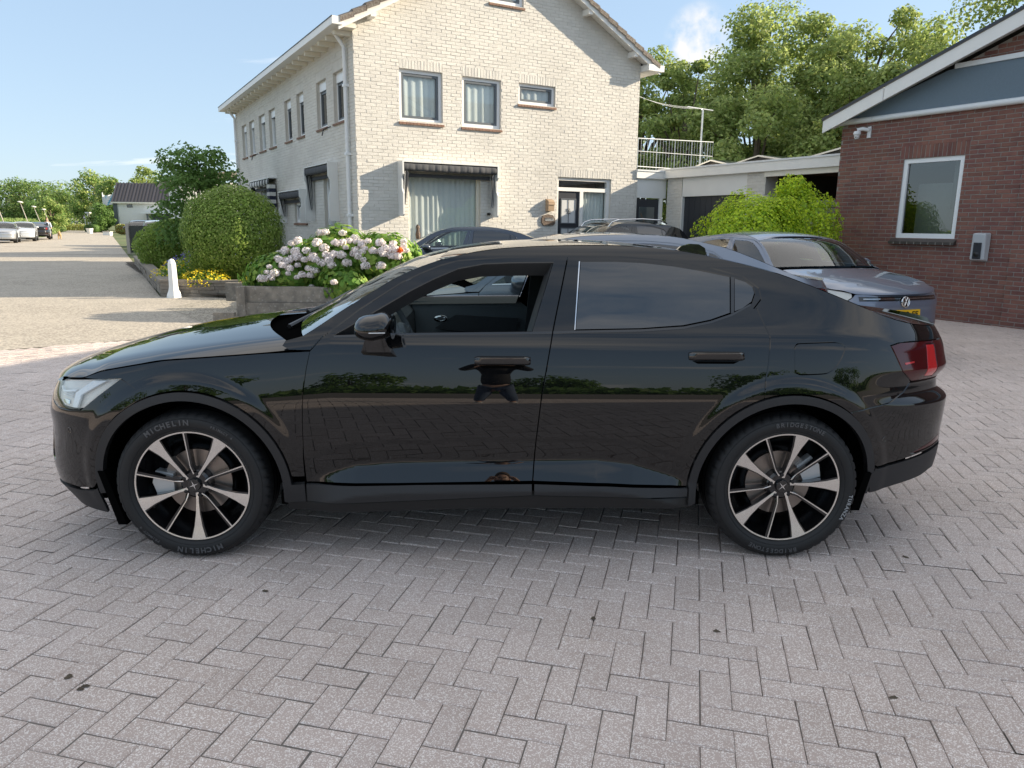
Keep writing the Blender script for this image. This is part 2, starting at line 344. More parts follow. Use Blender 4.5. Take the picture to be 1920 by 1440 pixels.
TILT=[(.15,-14),(.38,-9),(.5,-7),(.58,-4.5),(.66,-2.8),(.72,-1.6),(.755,-.2),(.785,4.4),(.806,6.3),(.84,6.9),(.88,7.6),(.93,9.5),(.98,12.5),(1.02,17),(1.045,23),(1.065,30),(1.08,32),(1.1,29),(1.2,27),(1.35,29),(1.40,36),(1.43,46),(1.5,62),(1.6,70)]
_W={}
def _build():
    z=.15;acc=0;tab=[]
    while z<1.6:
        tab.append([z,acc]); acc+=math.tan(math.radians(lerp_tab(TILT,z+.0025)))*.005; z+=.005
    ref=min(tab,key=lambda a:abs(a[0]-.66))[1]
    # smooth
    v=[b-ref for a,b in tab]
    for _ in range(3): v=[v[0]]+[(v[i-1]+2*v[i]+v[i+1])/4 for i in range(1,len(v)-1)]+[v[-1]]
    return [a for a,b in tab],v
_Z,_V=_build()
def w0(z):
    x=(z-.15)/.005; i=max(0,min(len(_V)-2,int(x))); f=x-i
    return _V[i]+(_V[i+1]-_V[i])*f
PLAN=[(-.865,.93),(-.86,.78),(-.848,.62),(-.825,.46),(-.78,.33),(-.715,.215),(-.635,.13),(-.54,.07),(-.42,.03),(-.2,.006),(0,0),(.4,-.004),(.9,-.006),(1.4,-.008),(1.9,-.008),(2.4,-.006),(2.735,0),(2.95,.012),(3.12,.04),(3.29,.085),(3.44,.145),(3.56,.225),(3.64,.33),(3.685,.46),(3.71,.62),(3.725,.78),(3.73,.93)]
class Plan:
    def __init__(s,pts):
        c=catmull(pts,10); s.c=c
        L=[0]
        for a,b in zip(c,c[1:]): L.append(L[-1]+math.hypot(b[0]-a[0],b[1]-a[1]))
        i0=min(range(len(c)),key=lambda i:abs(c[i][0]-0)+abs(c[i][1])*.1); s.L=[l-L[i0]+c[i0][0] for l in L]
        s.a,s.b=s.L[0],s.L[-1]
    def at(s,p):
        L=s.L;p=max(L[0],min(L[-1],p)); lo,hi=0,len(L)-1
        while hi-lo>1:
            m=(lo+hi)//2
            if L[m]<=p: lo=m
            else: hi=m
        f=(p-L[lo])/(L[hi]-L[lo]); a,b=s.c[lo],s.c[hi]
        # smooth tangent
        def tg(i):
            i0=max(0,i-1);i1=min(len(L)-1,i+1); dx=s.c[i1][0]-s.c[i0][0];dy=s.c[i1][1]-s.c[i0][1];h=math.hypot(dx,dy);return dx/h,dy/h
        t0,t1=tg(lo),tg(hi); tx=t0[0]+(t1[0]-t0[0])*f; ty=t0[1]+(t1[1]-t0[1])*f;h=math.hypot(tx,ty);tx/=h;ty/=h
        return a[0]+(b[0]-a[0])*f,a[1]+(b[1]-a[1])*f,-ty,tx   # normal pointing inward (+t)
# fender-top/hood gap curve (phi,z) & scallop
GAP=[(-.9,.80),(-.5,.86),(0,.95),(.5,1.01),(.8,1.05),(1.2,1.05)]
def gapz(p): return lerp_tab(GAP,p)
SCAL=[(.50,.375),(.62,.42),(.75,.458),(.95,.475),(1.55,.487),(1.85,.49),(2.02,.47),(2.2,.415),(2.36,.36)]
def wfun(p,z,arch=((0,.347),(2.735,.347))):
    d=1.03-gapz(p)
    zz=z+max(0,d)*sstep(.5,max(.6,gapz(p)),z) if p<.9 else z
    w=w0(zz)
    # nose: leans back with height, tucks under at the bottom
    f=sstep(-.35,-1.0,p)
    w+=f*(max(0,.30-z)*.6+max(0,z-.70)**1.6*.5-.05*sstep(.62,.36,z))
    f=sstep(3.05,3.6,p)
    # tail: bumper shelf then recess above z=.80, lamp, spoiler lip
    w+=f*(.05*(sstep(.73,.78,z)-sstep(.82,.9,z))+.012*sstep(.84,.97,z)+.015*sstep(.97,1.08,z)-.01*sstep(.6,.42,z))
    # scallop at the foot of the doors
    zt=lerp_tab(SCAL,p); k=sstep(.45,.7,p)*(1-sstep(2.15,2.42,p))
    u=zt-z
    e=.007
    o=.5*(u+math.sqrt(u*u+e*e))-e*.5 if u>-.1 else 0
    w-=k*min(o,.13)*.50
    # arch flares
    for ax,az in arch:
        r=math.hypot(p-ax,z-az)
        w-=.009*(1-sstep(.49,.545,r))*sstep(.2,.35,z)
    return w
CARPLAN = Plan(PLAN)
CX, CY = 1.37, .93
RAIL = [(.529, 1.049), (.60, 1.094), (.70, 1.161), (.81, 1.230), (.919, 1.295), (1.02, 1.343), (1.119, 1.377), (1.303, 1.419), (1.513, 1.441), (1.868, 1.452), (2.164, 1.44), (2.386, 1.406), (2.658, 1.344), (2.845, 1.281), (3.049, 1.208), (3.238, 1.141), (3.397, 1.104), (3.56, 1.088), (3.74, 1.08)]
FRAME_TOP = [(.612, 1.040), (.775, 1.162), (.957, 1.278), (1.05, 1.322), (1.13, 1.354), (1.21, 1.376), (1.435, 1.393), (1.718, 1.399)]
DLO_TOP = [(1.718, 1.400), (1.958, 1.400), (2.181, 1.385), (2.379, 1.354), (2.527, 1.317), (2.597, 1.266), (2.604, 1.219), (2.567, 1.179)]
B_GAP = [(1.559, .395), (1.572, .573), (1.594, .795), (1.642, 1.073), (1.718, 1.399)]
F_GAP = [(.612, 1.040), (.561, .983), (.545, .907), (.528, .789), (.519, .644), (.515, .492), (.518, .372)]
OPEN = [(.668, 1.052), (.833, 1.146), (1.0, 1.243), (1.098, 1.292), (1.212, 1.34), (1.33, 1.362), (1.45, 1.368), (1.648, 1.372), (1.548, 1.075), (1.053, 1.066), (.91, 1.062)]
RGLASS = [(1.775, 1.378), (1.932, 1.380), (2.056, 1.376), (2.205, 1.362), (2.329, 1.343), (2.470, 1.316), (2.455, 1.156), (2.359, 1.125), (2.234, 1.101), (2.039, 1.087), (1.743, 1.080)]
QGLASS = [(2.487, 1.311), (2.538, 1.296), (2.572, 1.272), (2.578, 1.244), (2.56, 1.205), (2.515, 1.176), (2.472, 1.160)]
R_GAP = [(2.567, 1.179), (2.579, 1.177), (2.625, 1.055), (2.615, .942), (2.603, .859), (2.598, .800)]
HOODGAP = [(-.486, .845), (-.463, .855), (-.394, .878), (-.331, .891), (-.213, .913), (-.091, .934), (.126, .952), (.365, .972), (.559, .983)]
HEAD = [(-.79, .800), (-.70, .814), (-.537, .830), (-.292, .850), (-.39, .779), (-.489, .703), (-.564, .697), (-.657, .698), (-.745, .720), (-.80, .755)]
LAMP = [(3.223, 1.012), (3.285, 1.024), (3.43, 1.024), (3.64, 1.020), (3.68, .95), (3.63, .836), (3.364, .838), (3.287, .892)]
LAMPBAR = [(3.465, 1.008), (3.535, 1.005), (3.538, .850), (3.452, .855)]
FUEL = catmull([(2.735, .99), (2.737, 1.012), (2.750, 1.027), (2.775, 1.030), (2.90, 1.034), (2.945, 1.032), (2.968, 1.02), (2.972, 1.0), (2.95, .955), (2.925, .922), (2.900, .902), (2.87, .894), (2.78, .891), (2.752, .895), (2.738, .912)], 3, True)
BUMPL = [(3.018, .719), (3.14, .737), (3.217, .75), (3.314, .79), (3.364, .832)]
def arc(c, r, a0, a1, n): return [(c[0] + r * math.cos(math.radians(a0 + (a1 - a0) * i / n)), c[1] + r * math.sin(math.radians(a0 + (a1 - a0) * i / n))) for i in range(n + 1)]
AF, AR = (0, .347), (2.735, .347)
class Car:
    def __init__(s, root, body, warp=None, res=.02, clad='clad', glass='cglass', rail=None, dlo=None, simple=False):
        s.root = root; s.body = body; s.res = res; s.warp = warp; s.clad = clad; s.glass = glass; s.rail = rail or RAIL; s.simple = simple
    def raw(s, p, z, o=0.0):
        x, y, nx, ny = CARPLAN.at(p); w = wfun(p, z) - o
        v = (x + nx * w - CX, y + ny * w - CY, z)
        return Vector(s.warp(*v)) if s.warp else Vector(v)
    def nrm(s, p, z, o=0.0):
        e = .006; a = s.raw(p + e, z, o) - s.raw(p - e, z, o); b = s.raw(p, z + e, o) - s.raw(p, z - e, o)
        n = a.cross(b); n.normalize(); return n
    def panel(s, name, mat, poly, holes=(), o=0.0, rim=.014, shrink=.0031, sides='both', res=None, parent=None, split=True, label=None):
        res = res or s.res; fullpoly = poly
        def area(pl): return sum(pl[i][0] * pl[(i + 1) % len(pl)][1] - pl[(i + 1) % len(pl)][0] * pl[i][1] for i in range(len(pl))) / 2
        def ins(pl, d, sign):
            if area(pl) < 0: pl = pl[::-1]
            out = []
            for i in range(len(pl)):
                a = Vector(pl[i - 1]); b = Vector(pl[i]); c = Vector(pl[(i + 1) % len(pl)])
                if (b - a).length < 1e-6 or (c - b).length < 1e-6: continue
                n1 = Vector((-(b - a).y, (b - a).x)).normalized(); n2 = Vector((-(c - b).y, (c - b).x)).normalized()
                n = (n1 + n2); k = n.length
                n = n / k if k > .2 else n1
                dd = d / max(.5, n.dot(n1)); out.append((b.x + n.x * dd * sign, b.y + n.y * dd * sign))
            return out
        def dens(pl):
            out = []
            for i in range(len(pl)):
                a, b = pl[i], pl[(i + 1) % len(pl)]; m = max(1, int(math.hypot(b[0] - a[0], b[1] - a[1]) / res + .5))
                for k in range(m): out.append((a[0] + (b[0] - a[0]) * k / m, a[1] + (b[1] - a[1]) * k / m))
            return out
        loops = [dens(ins(poly, shrink, 1))] + [dens(ins(h, shrink, -1)) for h in holes]
        vs, es = [], []
        for lp in loops:
            b = len(vs); vs += lp; es += [(b + i, b + (i + 1) % len(lp)) for i in range(len(lp))]
        nb = len(vs); xs = [v[0] for v in loops[0]]; zs = [v[1] for v in loops[0]]
        cell = {}
        for v in vs: cell.setdefault((int(v[0] // res), int(v[1] // res)), []).append(v)
        x = min(xs) + res / 2; 
        while x < max(xs):
            z = min(zs) + res / 2
            while z < max(zs):
                if pip(x, z, loops[0]) and not any(pip(x, z, h) for h in loops[1:]):
                    ci, cj = int(x // res), int(z // res); ok = True
                    for i in (-1, 0, 1):
                        for j in (-1, 0, 1):
                            for q in cell.get((ci + i, cj + j), ()):
                                if abs(q[0] - x) < res * .5 and abs(q[1] - z) < res * .5: ok = False
                    if ok: vs.append((x, z))
                z += res
            x += res
        r = delaunay_2d_cdt([Vector(v) for v in vs], es, [], 0, 1e-5)
        V, E, Fc = r[0], r[1], r[2]
        tris = []
        for f in Fc:
            cx = sum(V[i].x for i in f) / len(f); cz = sum(V[i].y for i in f) / len(f)
            if pip(cx, cz, loops[0]) and not any(pip(cx, cz, h) for h in loops[1:]): tris.append(tuple(f))
        # boundary edges
        cnt = {}
        for f in tris:
            for i in range(len(f)):
                a, b = f[i], f[(i + 1) % len(f)]; cnt[(a, b)] = cnt.get((a, b), 0) + 1
        bd = [(a, b) for (a, b) in cnt if (b, a) not in cnt]
        P = [s.raw(v.x, v.y, o) for v in V]; N = [s.nrm(v.x, v.y, o) for v in V]
        def emit(sgn, vs3, fs, nm):
            base = len(vs3)
            m = {}
            for i in range(len(P)):
                vs3.append((P[i].x, P[i].y * sgn, P[i].z)); nm.append((N[i].x, N[i].y * sgn, N[i].z))
            for f in tris:
                g = tuple(base + i for i in f); fs.append(g if sgn > 0 else g[::-1])
            if rim:
                for a, b in bd:
                    for i in (a, b):
                        if i not in m:
                            m[i] = len(vs3); q = P[i] - N[i] * rim; vs3.append((q.x, q.y * sgn, q.z)); nm.append((N[i].x, N[i].y * sgn, N[i].z))
                    g = (base + b, base + a, m[a], m[b]); fs.append(g if sgn > 0 else g[::-1])
        objs = []
        for grp in ([(1,), (-1,)] if (split and sides == 'both') else [(1, -1)] if sides == 'both' else [(1,)] if sides == 'near' else [(-1,)]):
            vs3, fs, nm = [], [], []
            for sg in grp: emit(sg, vs3, fs, nm)
            me = bpy.data.meshes.new(name); me.from_pydata(vs3, [], fs); me.materials.append(MT[mat] if isinstance(mat, str) else mat)
            me.polygons.foreach_set('use_smooth', [True] * len(me.polygons)); me.update()
            me.normals_split_custom_set_from_vertices(nm)
            ob = link(name, me, parent or s.root)
            if label: ob['label'] = label
            objs.append(ob)
        return objs[0] if len(objs) == 1 else objs
    def top(s, name, mat, E, C, gx=2.0, gz=2.4, nt=18, nu=40, o=0.0, crease=None, parent=None, eo=0.0):
        """surface across the car between the near edge curve E (phi,z) and centre curve C (x,z); both resampled"""
        def resamp(pts, n, sm=True):
            c = catmull(pts, 8) if sm else pts
            L = [0]
            for a, b in zip(c, c[1:]): L.append(L[-1] + math.hypot(b[0] - a[0], b[1] - a[1]))
            out = []; j = 0
            for i in range(n + 1):
                t = L[-1] * i / n
                while j < len(L) - 2 and L[j + 1] < t: j += 1
                f = (t - L[j]) / max(1e-9, L[j + 1] - L[j]); out.append(tuple(a + (b - a) * f for a, b in zip(c[j], c[j + 1])))
            return out
        e = resamp(E, nu); c = resamp(C, nu); vs = []
        for i in range(nu + 1):
            x0, y0, nx, ny = CARPLAN.at(e[i][0]); w = wfun(e[i][0], e[i][1]) + eo; ex, ey, ez = x0 + nx * w, y0 + ny * w, e[i][1]
            for k in range(2 * nt + 1):
                q = k / nt; tau = q if q <= 1 else 2 - q
                gxv = 1 - (1 - tau) ** gx; gzv = gz(tau) if callable(gz) else 1 - (1 - tau) ** gz
                X = ex + (c[i][0] - ex) * gxv; Z = ez + (c[i][1] - ez) * gzv + o
                if crease: Z += crease(i / nu, tau)
                Y = ey + (.93 - ey) * tau
                if q > 1: Y = 1.86 - Y
                v = (X - CX, Y - CY, Z); vs.append(s.warp(*v) if s.warp else v)
        W = 2 * nt + 1; fs = [(i * W + k, i * W + k + 1, (i + 1) * W + k + 1, (i + 1) * W + k) for i in range(nu) for k in range(2 * nt)]
        fs = [f[::-1] for f in fs]
        m = MB(); m.add(vs, fs); return m.build(name, MT[mat] if isinstance(mat, str) else mat, parent or s.root, smooth=True, local=True)
    def build_shell(s):
        B = s.body; rl = s.rail; sm = s.simple
        rc = catmull(rl, 4)
        # side body with pillar, rail and quarter
        arcR = arc(AR, .4575, 63, 108, 8)      # over the rear wheel up to the door gap
        quarter = rc + [(3.9, 1.078), (CARPLAN.b, 1.078), (CARPLAN.b, .84), (3.9, .838), (3.63, .836), (3.364, .838)] + list(reversed(BUMPL))[1:]
        a1 = [q for q in arc(AR, .4575, 53, 107.4, 10)]
        quarter += a1 + list(reversed(R_GAP)) + list(reversed(DLO_TOP))[1:] + list(reversed(FRAME_TOP))[1:] + [(.575, 1.0), (.561, .987), (.47, .985), (.435, 1.003), (.45, 1.028)]
        holes = [LAMP] if not sm else [LAMP]
        if not sm: holes.append(FUEL)
        s.panel('rear_quarter_and_pillar', B, quarter, holes)
        if not sm: s.panel('charge_flap', B, FUEL, o=.0008)
        # fender
        fend = HOODGAP + F_GAP[1:6] + [(.516, .40)] + [(.463, .40)] + arc(AF, .4575, 7, 110.5, 14) + [(-.292, .850), (-.40, .842)]
        s.panel('front_fender', B, fend)
        # strip between fender gap end and pillar base is covered by the bonnet
        bump = [(-.156, .783), (-.292, .850), (-.39, .779), (-.489, .703), (-.564, .697), (-.657, .698), (-.745, .720), (-.80, .755), (-.83, .79), (CARPLAN.a, .79), (CARPLAN.a, .30), (-.9, .305), (-.676, .316), (-.582, .312), (-.496, .322), (-.466, .352)] + [q for q in arc(AF, .4575, 179, 110.5, 9)]
        s.panel('front_bumper', B, bump, [[(-1.02, .76), (CARPLAN.a + .02, .76), (CARPLAN.a + .02, .50), (-1.02, .50)], [(-.86, .60), (-.80, .60), (-.775, .42), (-.86, .42)]] if not sm else [])
        if not sm:
            s.panel('radiator_panel', 'sillblk', [(-1.02, .76), (CARPLAN.a + .02, .76), (CARPLAN.a + .02, .50), (-1.02, .50)], o=-.006)
            s.panel('air_curtain', 'sillblk', [(-.86, .60), (-.80, .60), (-.775, .42), (-.86, .42)], o=-.02)
        s.panel('lower_bumper_cladding', s.clad, [(CARPLAN.a, .29), (-.9, .295), (-.676, .306), (-.582, .303), (-.496, .312), (-.462, .33), (-.455, .19), (-.565, .195), (-.7, .20), (CARPLAN.a, .205)], o=.004)
        rb = BUMPL + [(3.63, .832), (3.9, .834), (CARPLAN.b, .836), (CARPLAN.b, .50), (3.9, .50), (3.62, .503), (3.467, .479), (3.297, .452), (3.20, .438), (3.183, .447)] + arc(AR, .4575, 13, 53, 5)[0:]
        REFL = [(3.395, .487), (3.62, .545), (3.72, .545), (3.72, .512), (3.62, .512), (3.41, .484)]
        s.panel('rear_bumper', B, rb, [REFL])
        s.panel('rear_reflector', 'redlens', REFL, o=-.002)
        s.panel('rear_bumper_cladding', s.clad, [(3.188, .44), (3.20, .431), (3.297, .444), (3.467, .471), (3.62, .495), (3.9, .492), (CARPLAN.b, .492), (CARPLAN.b, .37), (3.9, .37), (3.588, .373), (3.516, .353), (3.339, .326), (3.188, .299), (3.172, .36), (3.178, .40)], o=.004)
        front = F_GAP + list(B_GAP) + list(reversed(FRAME_TOP))[1:-1]
        fd = s.panel('front_door', B, front, [OPEN], split=True)
        ra = arc(AR, .4575, 178, 107.4, 12)
        DLOB = [(2.567, 1.179)]
        rear = list(B_GAP[:-1]) + [(1.718, 1.399)] + DLO_TOP[1:] + R_GAP[1:] + list(reversed(ra)) + [(2.28, .361), (1.9, .385)]
        rd = s.panel('rear_door', B, rear, [RGLASS, QGLASS], split=True)
        g2 = s.panel('rear_side_window', 'tglass', RGLASS, o=-.004, rim=0, split=True, res=.05); s.panel('quarter_window', 'tglass', QGLASS, o=-.004, rim=0, split=True, res=.05)
        # cladding round the arches and along the sill
        s.panel('wheel_arch_cladding', s.clad, arc(AF, .456, 186, 6, 40) + [(.456, .365), (.515, .368), (.515, .275), (.425, .265), (.408, .27)] + arc(AF, .412, 0, 186, 40), o=.009, rim=.03)
        s.panel('wheel_arch_cladding', s.clad, arc(AR, .456, 178, 12, 40) + [(3.182, .43), (3.176, .30), (3.14, .295)] + arc(AR, .412, -3, 183, 40) + [(2.326, .27), (2.285, .262), (2.283, .357)], o=.009, rim=.03)
        s.panel('sill_cladding', s.clad, [(.517, .366), (1.03, .382), (1.557, .389), (1.557, .333), (1.0, .303), (.517, .278)], o=.010, rim=.02)
        s.panel('sill_cladding', s.clad, [(1.563, .389), (1.9, .379), (2.281, .356), (2.281, .312), (1.9, .325), (1.563, .333)], o=.010, rim=.02)
        s.panel('sill', 'sillblk', [(.42, .264), (.515, .274), (1.0, .299), (1.56, .329), (1.9, .322), (2.31, .305), (2.316, .255), (1.9, .262), (1.2, .255), (.42, .222)], o=-.004, rim=.05)
        # lamps
        for ob in s.panel('headlamp', 'headglass', HEAD, split=True, res=.04, rim=0): 
            pass
        s.panel('headlamp_housing', 'lampin', HEAD, o=-.030, rim=0, res=.04)
        s.panel('daytime_light', 'lampwhite', [(-.56, .705), (-.52, .705), (-.50, .765), (-.36, .838), (-.44, .836), (-.545, .775)], o=-.012, rim=.01)
        if not sm:
            s.panel('daytime_light', 'lampwhite', [(-.545, .775), (-.53, .79), (-.66, .775), (-.70, .79), (-.71, .78), (-.66, .762)], o=-.012, rim=.01)
            s.panel('reflector_bowl', 'chrome', [(-.66, .735), (-.60, .735), (-.60, .712), (-.65, .712)], o=-.02, rim=.006)
            for k in range(3): s.panel('reflector_fin', 'alup', [(-.68, .748 + k * .009), (-.57, .746 + k * .009), (-.57, .749 + k * .009), (-.68, .752 + k * .009)], o=-.02, rim=.004)
        for ob in s.panel('tail_lamp', 'redlens', LAMP, [LAMPBAR], split=True, o=.001): pass
        s.panel('tail_lamp_bar', 'redbright', LAMPBAR, o=.0)
        if not sm: s.panel('tail_lamp_line', 'redbright', [(3.30, .932), (3.36, .936), (3.36, .929), (3.303, .923)], o=.003, rim=.002, shrink=.0)
        # upper surfaces
        hoodE = [(-.86, .793), (-.79, .806), (-.673, .832), (-.58, .839), (-.486, .849), (-.394, .881), (-.331, .894), (-.213, .916), (-.091, .937), (.126, .955), (.365, .975), (.50, .990)]
        hoodC = [(-.868, .79), (-.83, .82), (-.66, .880), (-.41, .943), (-.2, .982), (.04, 1.020), (.19, 1.040)]
        def hoodz(tau): return .5 * (1 - (1 - min(1, tau / .22)) ** 2.2) + .5 * (1 - (1 - tau) ** 2)
        s.top('bonnet', B, hoodE, hoodC, gx=2.2, gz=hoodz, nu=60, nt=44, eo=0)
        s.top('bonnet_corner', B, [(.49, .988), (.55, .986), (.575, 1.0), (.612, 1.040)], [(.2, 1.0), (.22, .99), (.3, .98), (.38, .98)], gx=2, gz=2.5, nu=6) if False else None
        s.top('cowl_panel', 'void', [(.45, .955), (.56, 1.035)], [(.15, 1.005), (.42, 1.035)], nu=6)
        wsE = [(.529, 1.047), (.60, 1.092), (.70, 1.159), (.81, 1.228), (.919, 1.293), (1.02, 1.341), (1.107, 1.372)]
        wsC = [(.385, 1.062), (.46, 1.104), (.58, 1.172), (.70, 1.240), (.84, 1.312), (.98, 1.373), (1.16, 1.420)]
        s.top('windscreen', 'cglass', wsE, wsC, gx=2.0, gz=2.2, nu=24)
        ri = next(i for i, q in enumerate(rl) if q[0] > 1.11)
        roofE = [(1.107, 1.373)] + [q for q in rl if 1.11 < q[0] < 2.5]; eend = roofE[-1]
        if s.rail is RAIL:
            s.top('roof', B, roofE, [(1.165, 1.421), (1.30, 1.441), (1.453, 1.454), (1.786, 1.463), (2.12, 1.450), (2.32, 1.425)], gx=2, gz=2.2, nu=30)
            s.top('rear_window', 'tglass', [(2.386, 1.406), (2.658, 1.344), (2.845, 1.281), (3.049, 1.208), (3.238, 1.141)], [(2.325, 1.424), (2.6, 1.362), (2.85, 1.288), (3.08, 1.21), (3.28, 1.145)], gx=2, gz=2.2, nu=24)
            s.top('boot_lid', B, [(3.238, 1.140), (3.397, 1.104), (3.56, 1.088), (3.74, 1.08), (3.9, 1.078)], [(3.285, 1.140), (3.42, 1.100), (3.55, 1.082), (3.66, 1.074), (3.76, 1.070)], gx=2, gz=2.2, nu=14)
        else:
            c = [(q[0] if q[0] < 3.3 else min(q[0], 3.72), q[1] + .045 * (1 if q[0] < 2.9 else .6)) for q in rl]
            k = next(i for i, q in enumerate(rl) if q[0] > 2.85)
            s.top('roof', B, [(1.107, 1.373)] + rl[ri:k + 1], [(1.165, 1.421)] + c[ri:k + 1], gx=2, gz=2.2, nu=30)
            s.top('rear_window', 'tglass', rl[k:-1], c[k:-1], gx=2, gz=2.2, nu=16)
            s.top('boot_lid', B, rl[-2:], c[-2:], gx=2, gz=2.2, nu=6)
    def pt(s, x, y, z):
        v = (x - CX, y - CY, z); return s.warp(*v) if s.warp else v
    def interior(s):
        m = MB(); W = s.pt
        def bx(x0, x1, y0, y1, z0, z1): m.hexa([W(x0, y0, z0), W(x1, y0, z0), W(x1, y1, z0), W(x0, y1, z0), W(x0, y0, z1), W(x1, y0, z1), W(x1, y1, z1), W(x0, y1, z1)])
        bx(.38, 2.36, .09, 1.77, .24, .30); bx(-.55, -.42, .16, 1.70, .24, .70); bx(.44, .50, .20, 1.66, .3, .93); bx(-.5, .45, .42, 1.44, .3, .86); bx(2.2, 3.1, .42, 1.44, .3, .95); bx(3.1, 3.4, .2, 1.66, .35, .95)
        m.build('underbody', MT['void'], s.root, local=True)
    def wheel(s, x, y, parent_name='wheel', r=.352, rr=.262, sgn=-1, rot=0.0, fancy=True, brand=None, width=.235, spokes=5):
        """axis along y, outer face toward sgn*y"""
        wr = bpy.data.objects.new('wheel', None); SC.collection.objects.link(wr); wr.parent = s.root; wr.empty_display_size = .1
        p = s.pt(x, .93, r); wr.location = (p[0], y, p[2]); 
        A = Vector((0, sgn, 0)); U = Vector((1, 0, 0)); Wv = Vector((0, 0, 1))
        n = 96 if fancy else 28
        def P(rad, ang, h): return U * (rad * math.sin(ang)) + Wv * (rad * math.cos(ang)) + A * h
        m = MB()
        prof = [(rr - .004, -.03), (rr + .004, -.006), (rr + .012, .004), (rr + .030, .012), (rr + .055, .014), (r - .022, .004), (r - .010, -.006), (r - .003, -.026), (r, -.05), (r, -width + .05), (r - .02, -width), (rr, -width + .01)]
        if fancy:
            vs = []; fs = []; prof = prof[:7] + [(r - .0055, -.016)] + prof[7:]; npf = len(prof)
            N = 240
            for i in range(N):
                a = 2 * math.pi * i / N
                for j, (q, h) in enumerate(prof):
                    qq = q; hh = h
                    if j in (6, 7, 8) and i % 5 == 0: qq -= .006; hh -= .002
                    vs.append(P(qq, a + (h * -.8 if j > 5 else 0), hh))
            for i in range(N):
                for j in range(npf - 1): fs.append((i * npf + j, i * npf + j + 1, ((i + 1) % N) * npf + j + 1, ((i + 1) % N) * npf + j))
            m.add(vs, fs)
            # raised rings on the sidewall
            m.lathe([(rr + .018, .0065), (rr + .0195, .0095), (rr + .021, .0085)], (0, 0, 0), A, U, Wv, 96)
            m.lathe([(r - .030, .0075), (r - .028, .0105), (r - .026, .007)], (0, 0, 0), A, U, Wv, 96)
        else: m.lathe(prof, (0, 0, 0), A, U, Wv, n)
        tyre = m.build('tyre', MT['rubber'], wr, smooth=True, local=True, angle=50)
        if fancy:
            m = MB()
            for k in range(3):
                hh = -.075 - k * .045; m.lathe([(r + .0006, hh), (r + .0006, hh - .009)], (0, 0, 0), A, U, Wv, 72)
            m.build('tread_groove_shade', MT['void'], wr, local=True)  # flat black bands laid on the tread, groove shade put in as colour
        m = MB(); m.lathe([(rr - .006, -.02), (rr - .012, -.05), (rr - .03, -.10), (rr - .045, -.16), (rr - .04, -width), (.0, -width)], (0, 0, 0), A, U, Wv, 48 if fancy else 20)
        m.build('rim_barrel', MT['rimblk'], wr, smooth=True, local=True)
        m = MB()
        m.lathe([(rr - .008, -.012), (rr - .0075, -.004), (rr - .001, -.003), (rr + .003, -.008)], (0, 0, 0), A, U, Wv, n)
        m.build('rim_lip', MT['rim'], wr, smooth=True, local=True, angle=40)
        # spokes
        blk = MB(); slv = MB()
        for k in range(spokes):
            a0 = rot + 2 * math.pi * k / spokes
            # broad blade, machined face
            def blade(pts, mbk, h0, h1, inner_drop=.0):
                top = [P(q, a0 + t, h) for q, t, h in pts]; bot = [P(q, a0 + t, h - (h1 - h0)) for q, t, h in pts]; nn = len(pts)
                mbk.add(top + bot, [tuple(range(nn))[::-1] if sgn < 0 else tuple(range(nn))] + [(i, (i + 1) % nn, nn + (i + 1) % nn, nn + i) for i in range(nn)])
            bl = [(.040, -.34, -.030), (.060, -.20, -.029), (.085, -.115, -.026), (.14, -.075, -.020), (.20, -.085, -.013), (rr - .006, -.115, -.005), (rr - .004, 0.0, -.004), (rr - .006, .135, -.005), (.20, .095, -.013), (.14, .055, -.020), (.085, .02, -.026), (.060, .0, -.029), (.040, .0, -.030)]
            blade(bl, slv, 0, .004)
            bk = [(q, t * 1.0 + (.018 if t > 0 else -.03), h - .0045) for q, t, h in bl]; blade(bk, blk, 0, .035)
            # slim spoke with a machined edge line
            c = -.635
            sp = [(.066, c + .18, -.032), (.085, c + .05, -.028), (rr - .006, c + .030, -.006), (rr - .006, c - .040, -.006), (.085, c - .115, -.028), (.066, c - .05, -.032)]
            blade(sp, blk, 0, .035)
            ln = [(.050, c + .02, -.029), (.068, c - .06, -.0275), (.088, c - .085, -.0245), (rr - .005, c - .036, -.0035), (rr - .005, c - .013, -.0035), (.09, c - .045, -.0245), (.072, c + .0, -.0275), (.054, c + .12, -.029)]
            blade(ln, slv, 0, .003)
        blk.lathe([(.0, -.036), (.058, -.036), (.068, -.046), (.074, -.09)], (0, 0, 0), A, U, Wv, 32)
        blk.build('spoke_body', MT['rimblk'], wr, local=True)
        slv.build('machined_face', MT['rim'], wr, local=True)
        m = MB(); m.lathe([(.0, -.020), (.028, -.0205), (.031, -.026), (.031, -.034)], (0, 0, 0), A, U, Wv, 24); hc = m.build('hub_cap', MT['glossblack'], wr, smooth=True, local=True, angle=40)
        if fancy:
            m = MB()
            for an in (35, 125, 215, 305):      # four slim points of the hub emblem
                a = math.radians(an + math.degrees(rot)); m.add([P(.003, a - 1.2, -.0185), P(.003, a + 1.2, -.0185), P(.024, a, -.0185)], [(0, 1, 2) if sgn < 0 else (2, 1, 0)])
            m.build('hub_emblem', MT['chrome'], wr, local=True)
            for k in range(5):
                a = rot - .31 + 2 * math.pi * k / 5; c = P(.054, a, -.028); m = MB(); m.lathe([(0, .001), (.0085, .0), (.0095, -.003), (.0105, -.01)], c, A, U, Wv, 12); m.build('wheel_bolt', MT['dkmetal'], wr, smooth=True, local=True, angle=30)
            m = MB(); m.lathe([(.06, -.085), (.155, -.085), (.155, -.105), (.06, -.105)], (0, 0, 0), A, U, Wv, 48); m.build('brake_disc', MT['disc'], wr, smooth=True, local=True, angle=30)
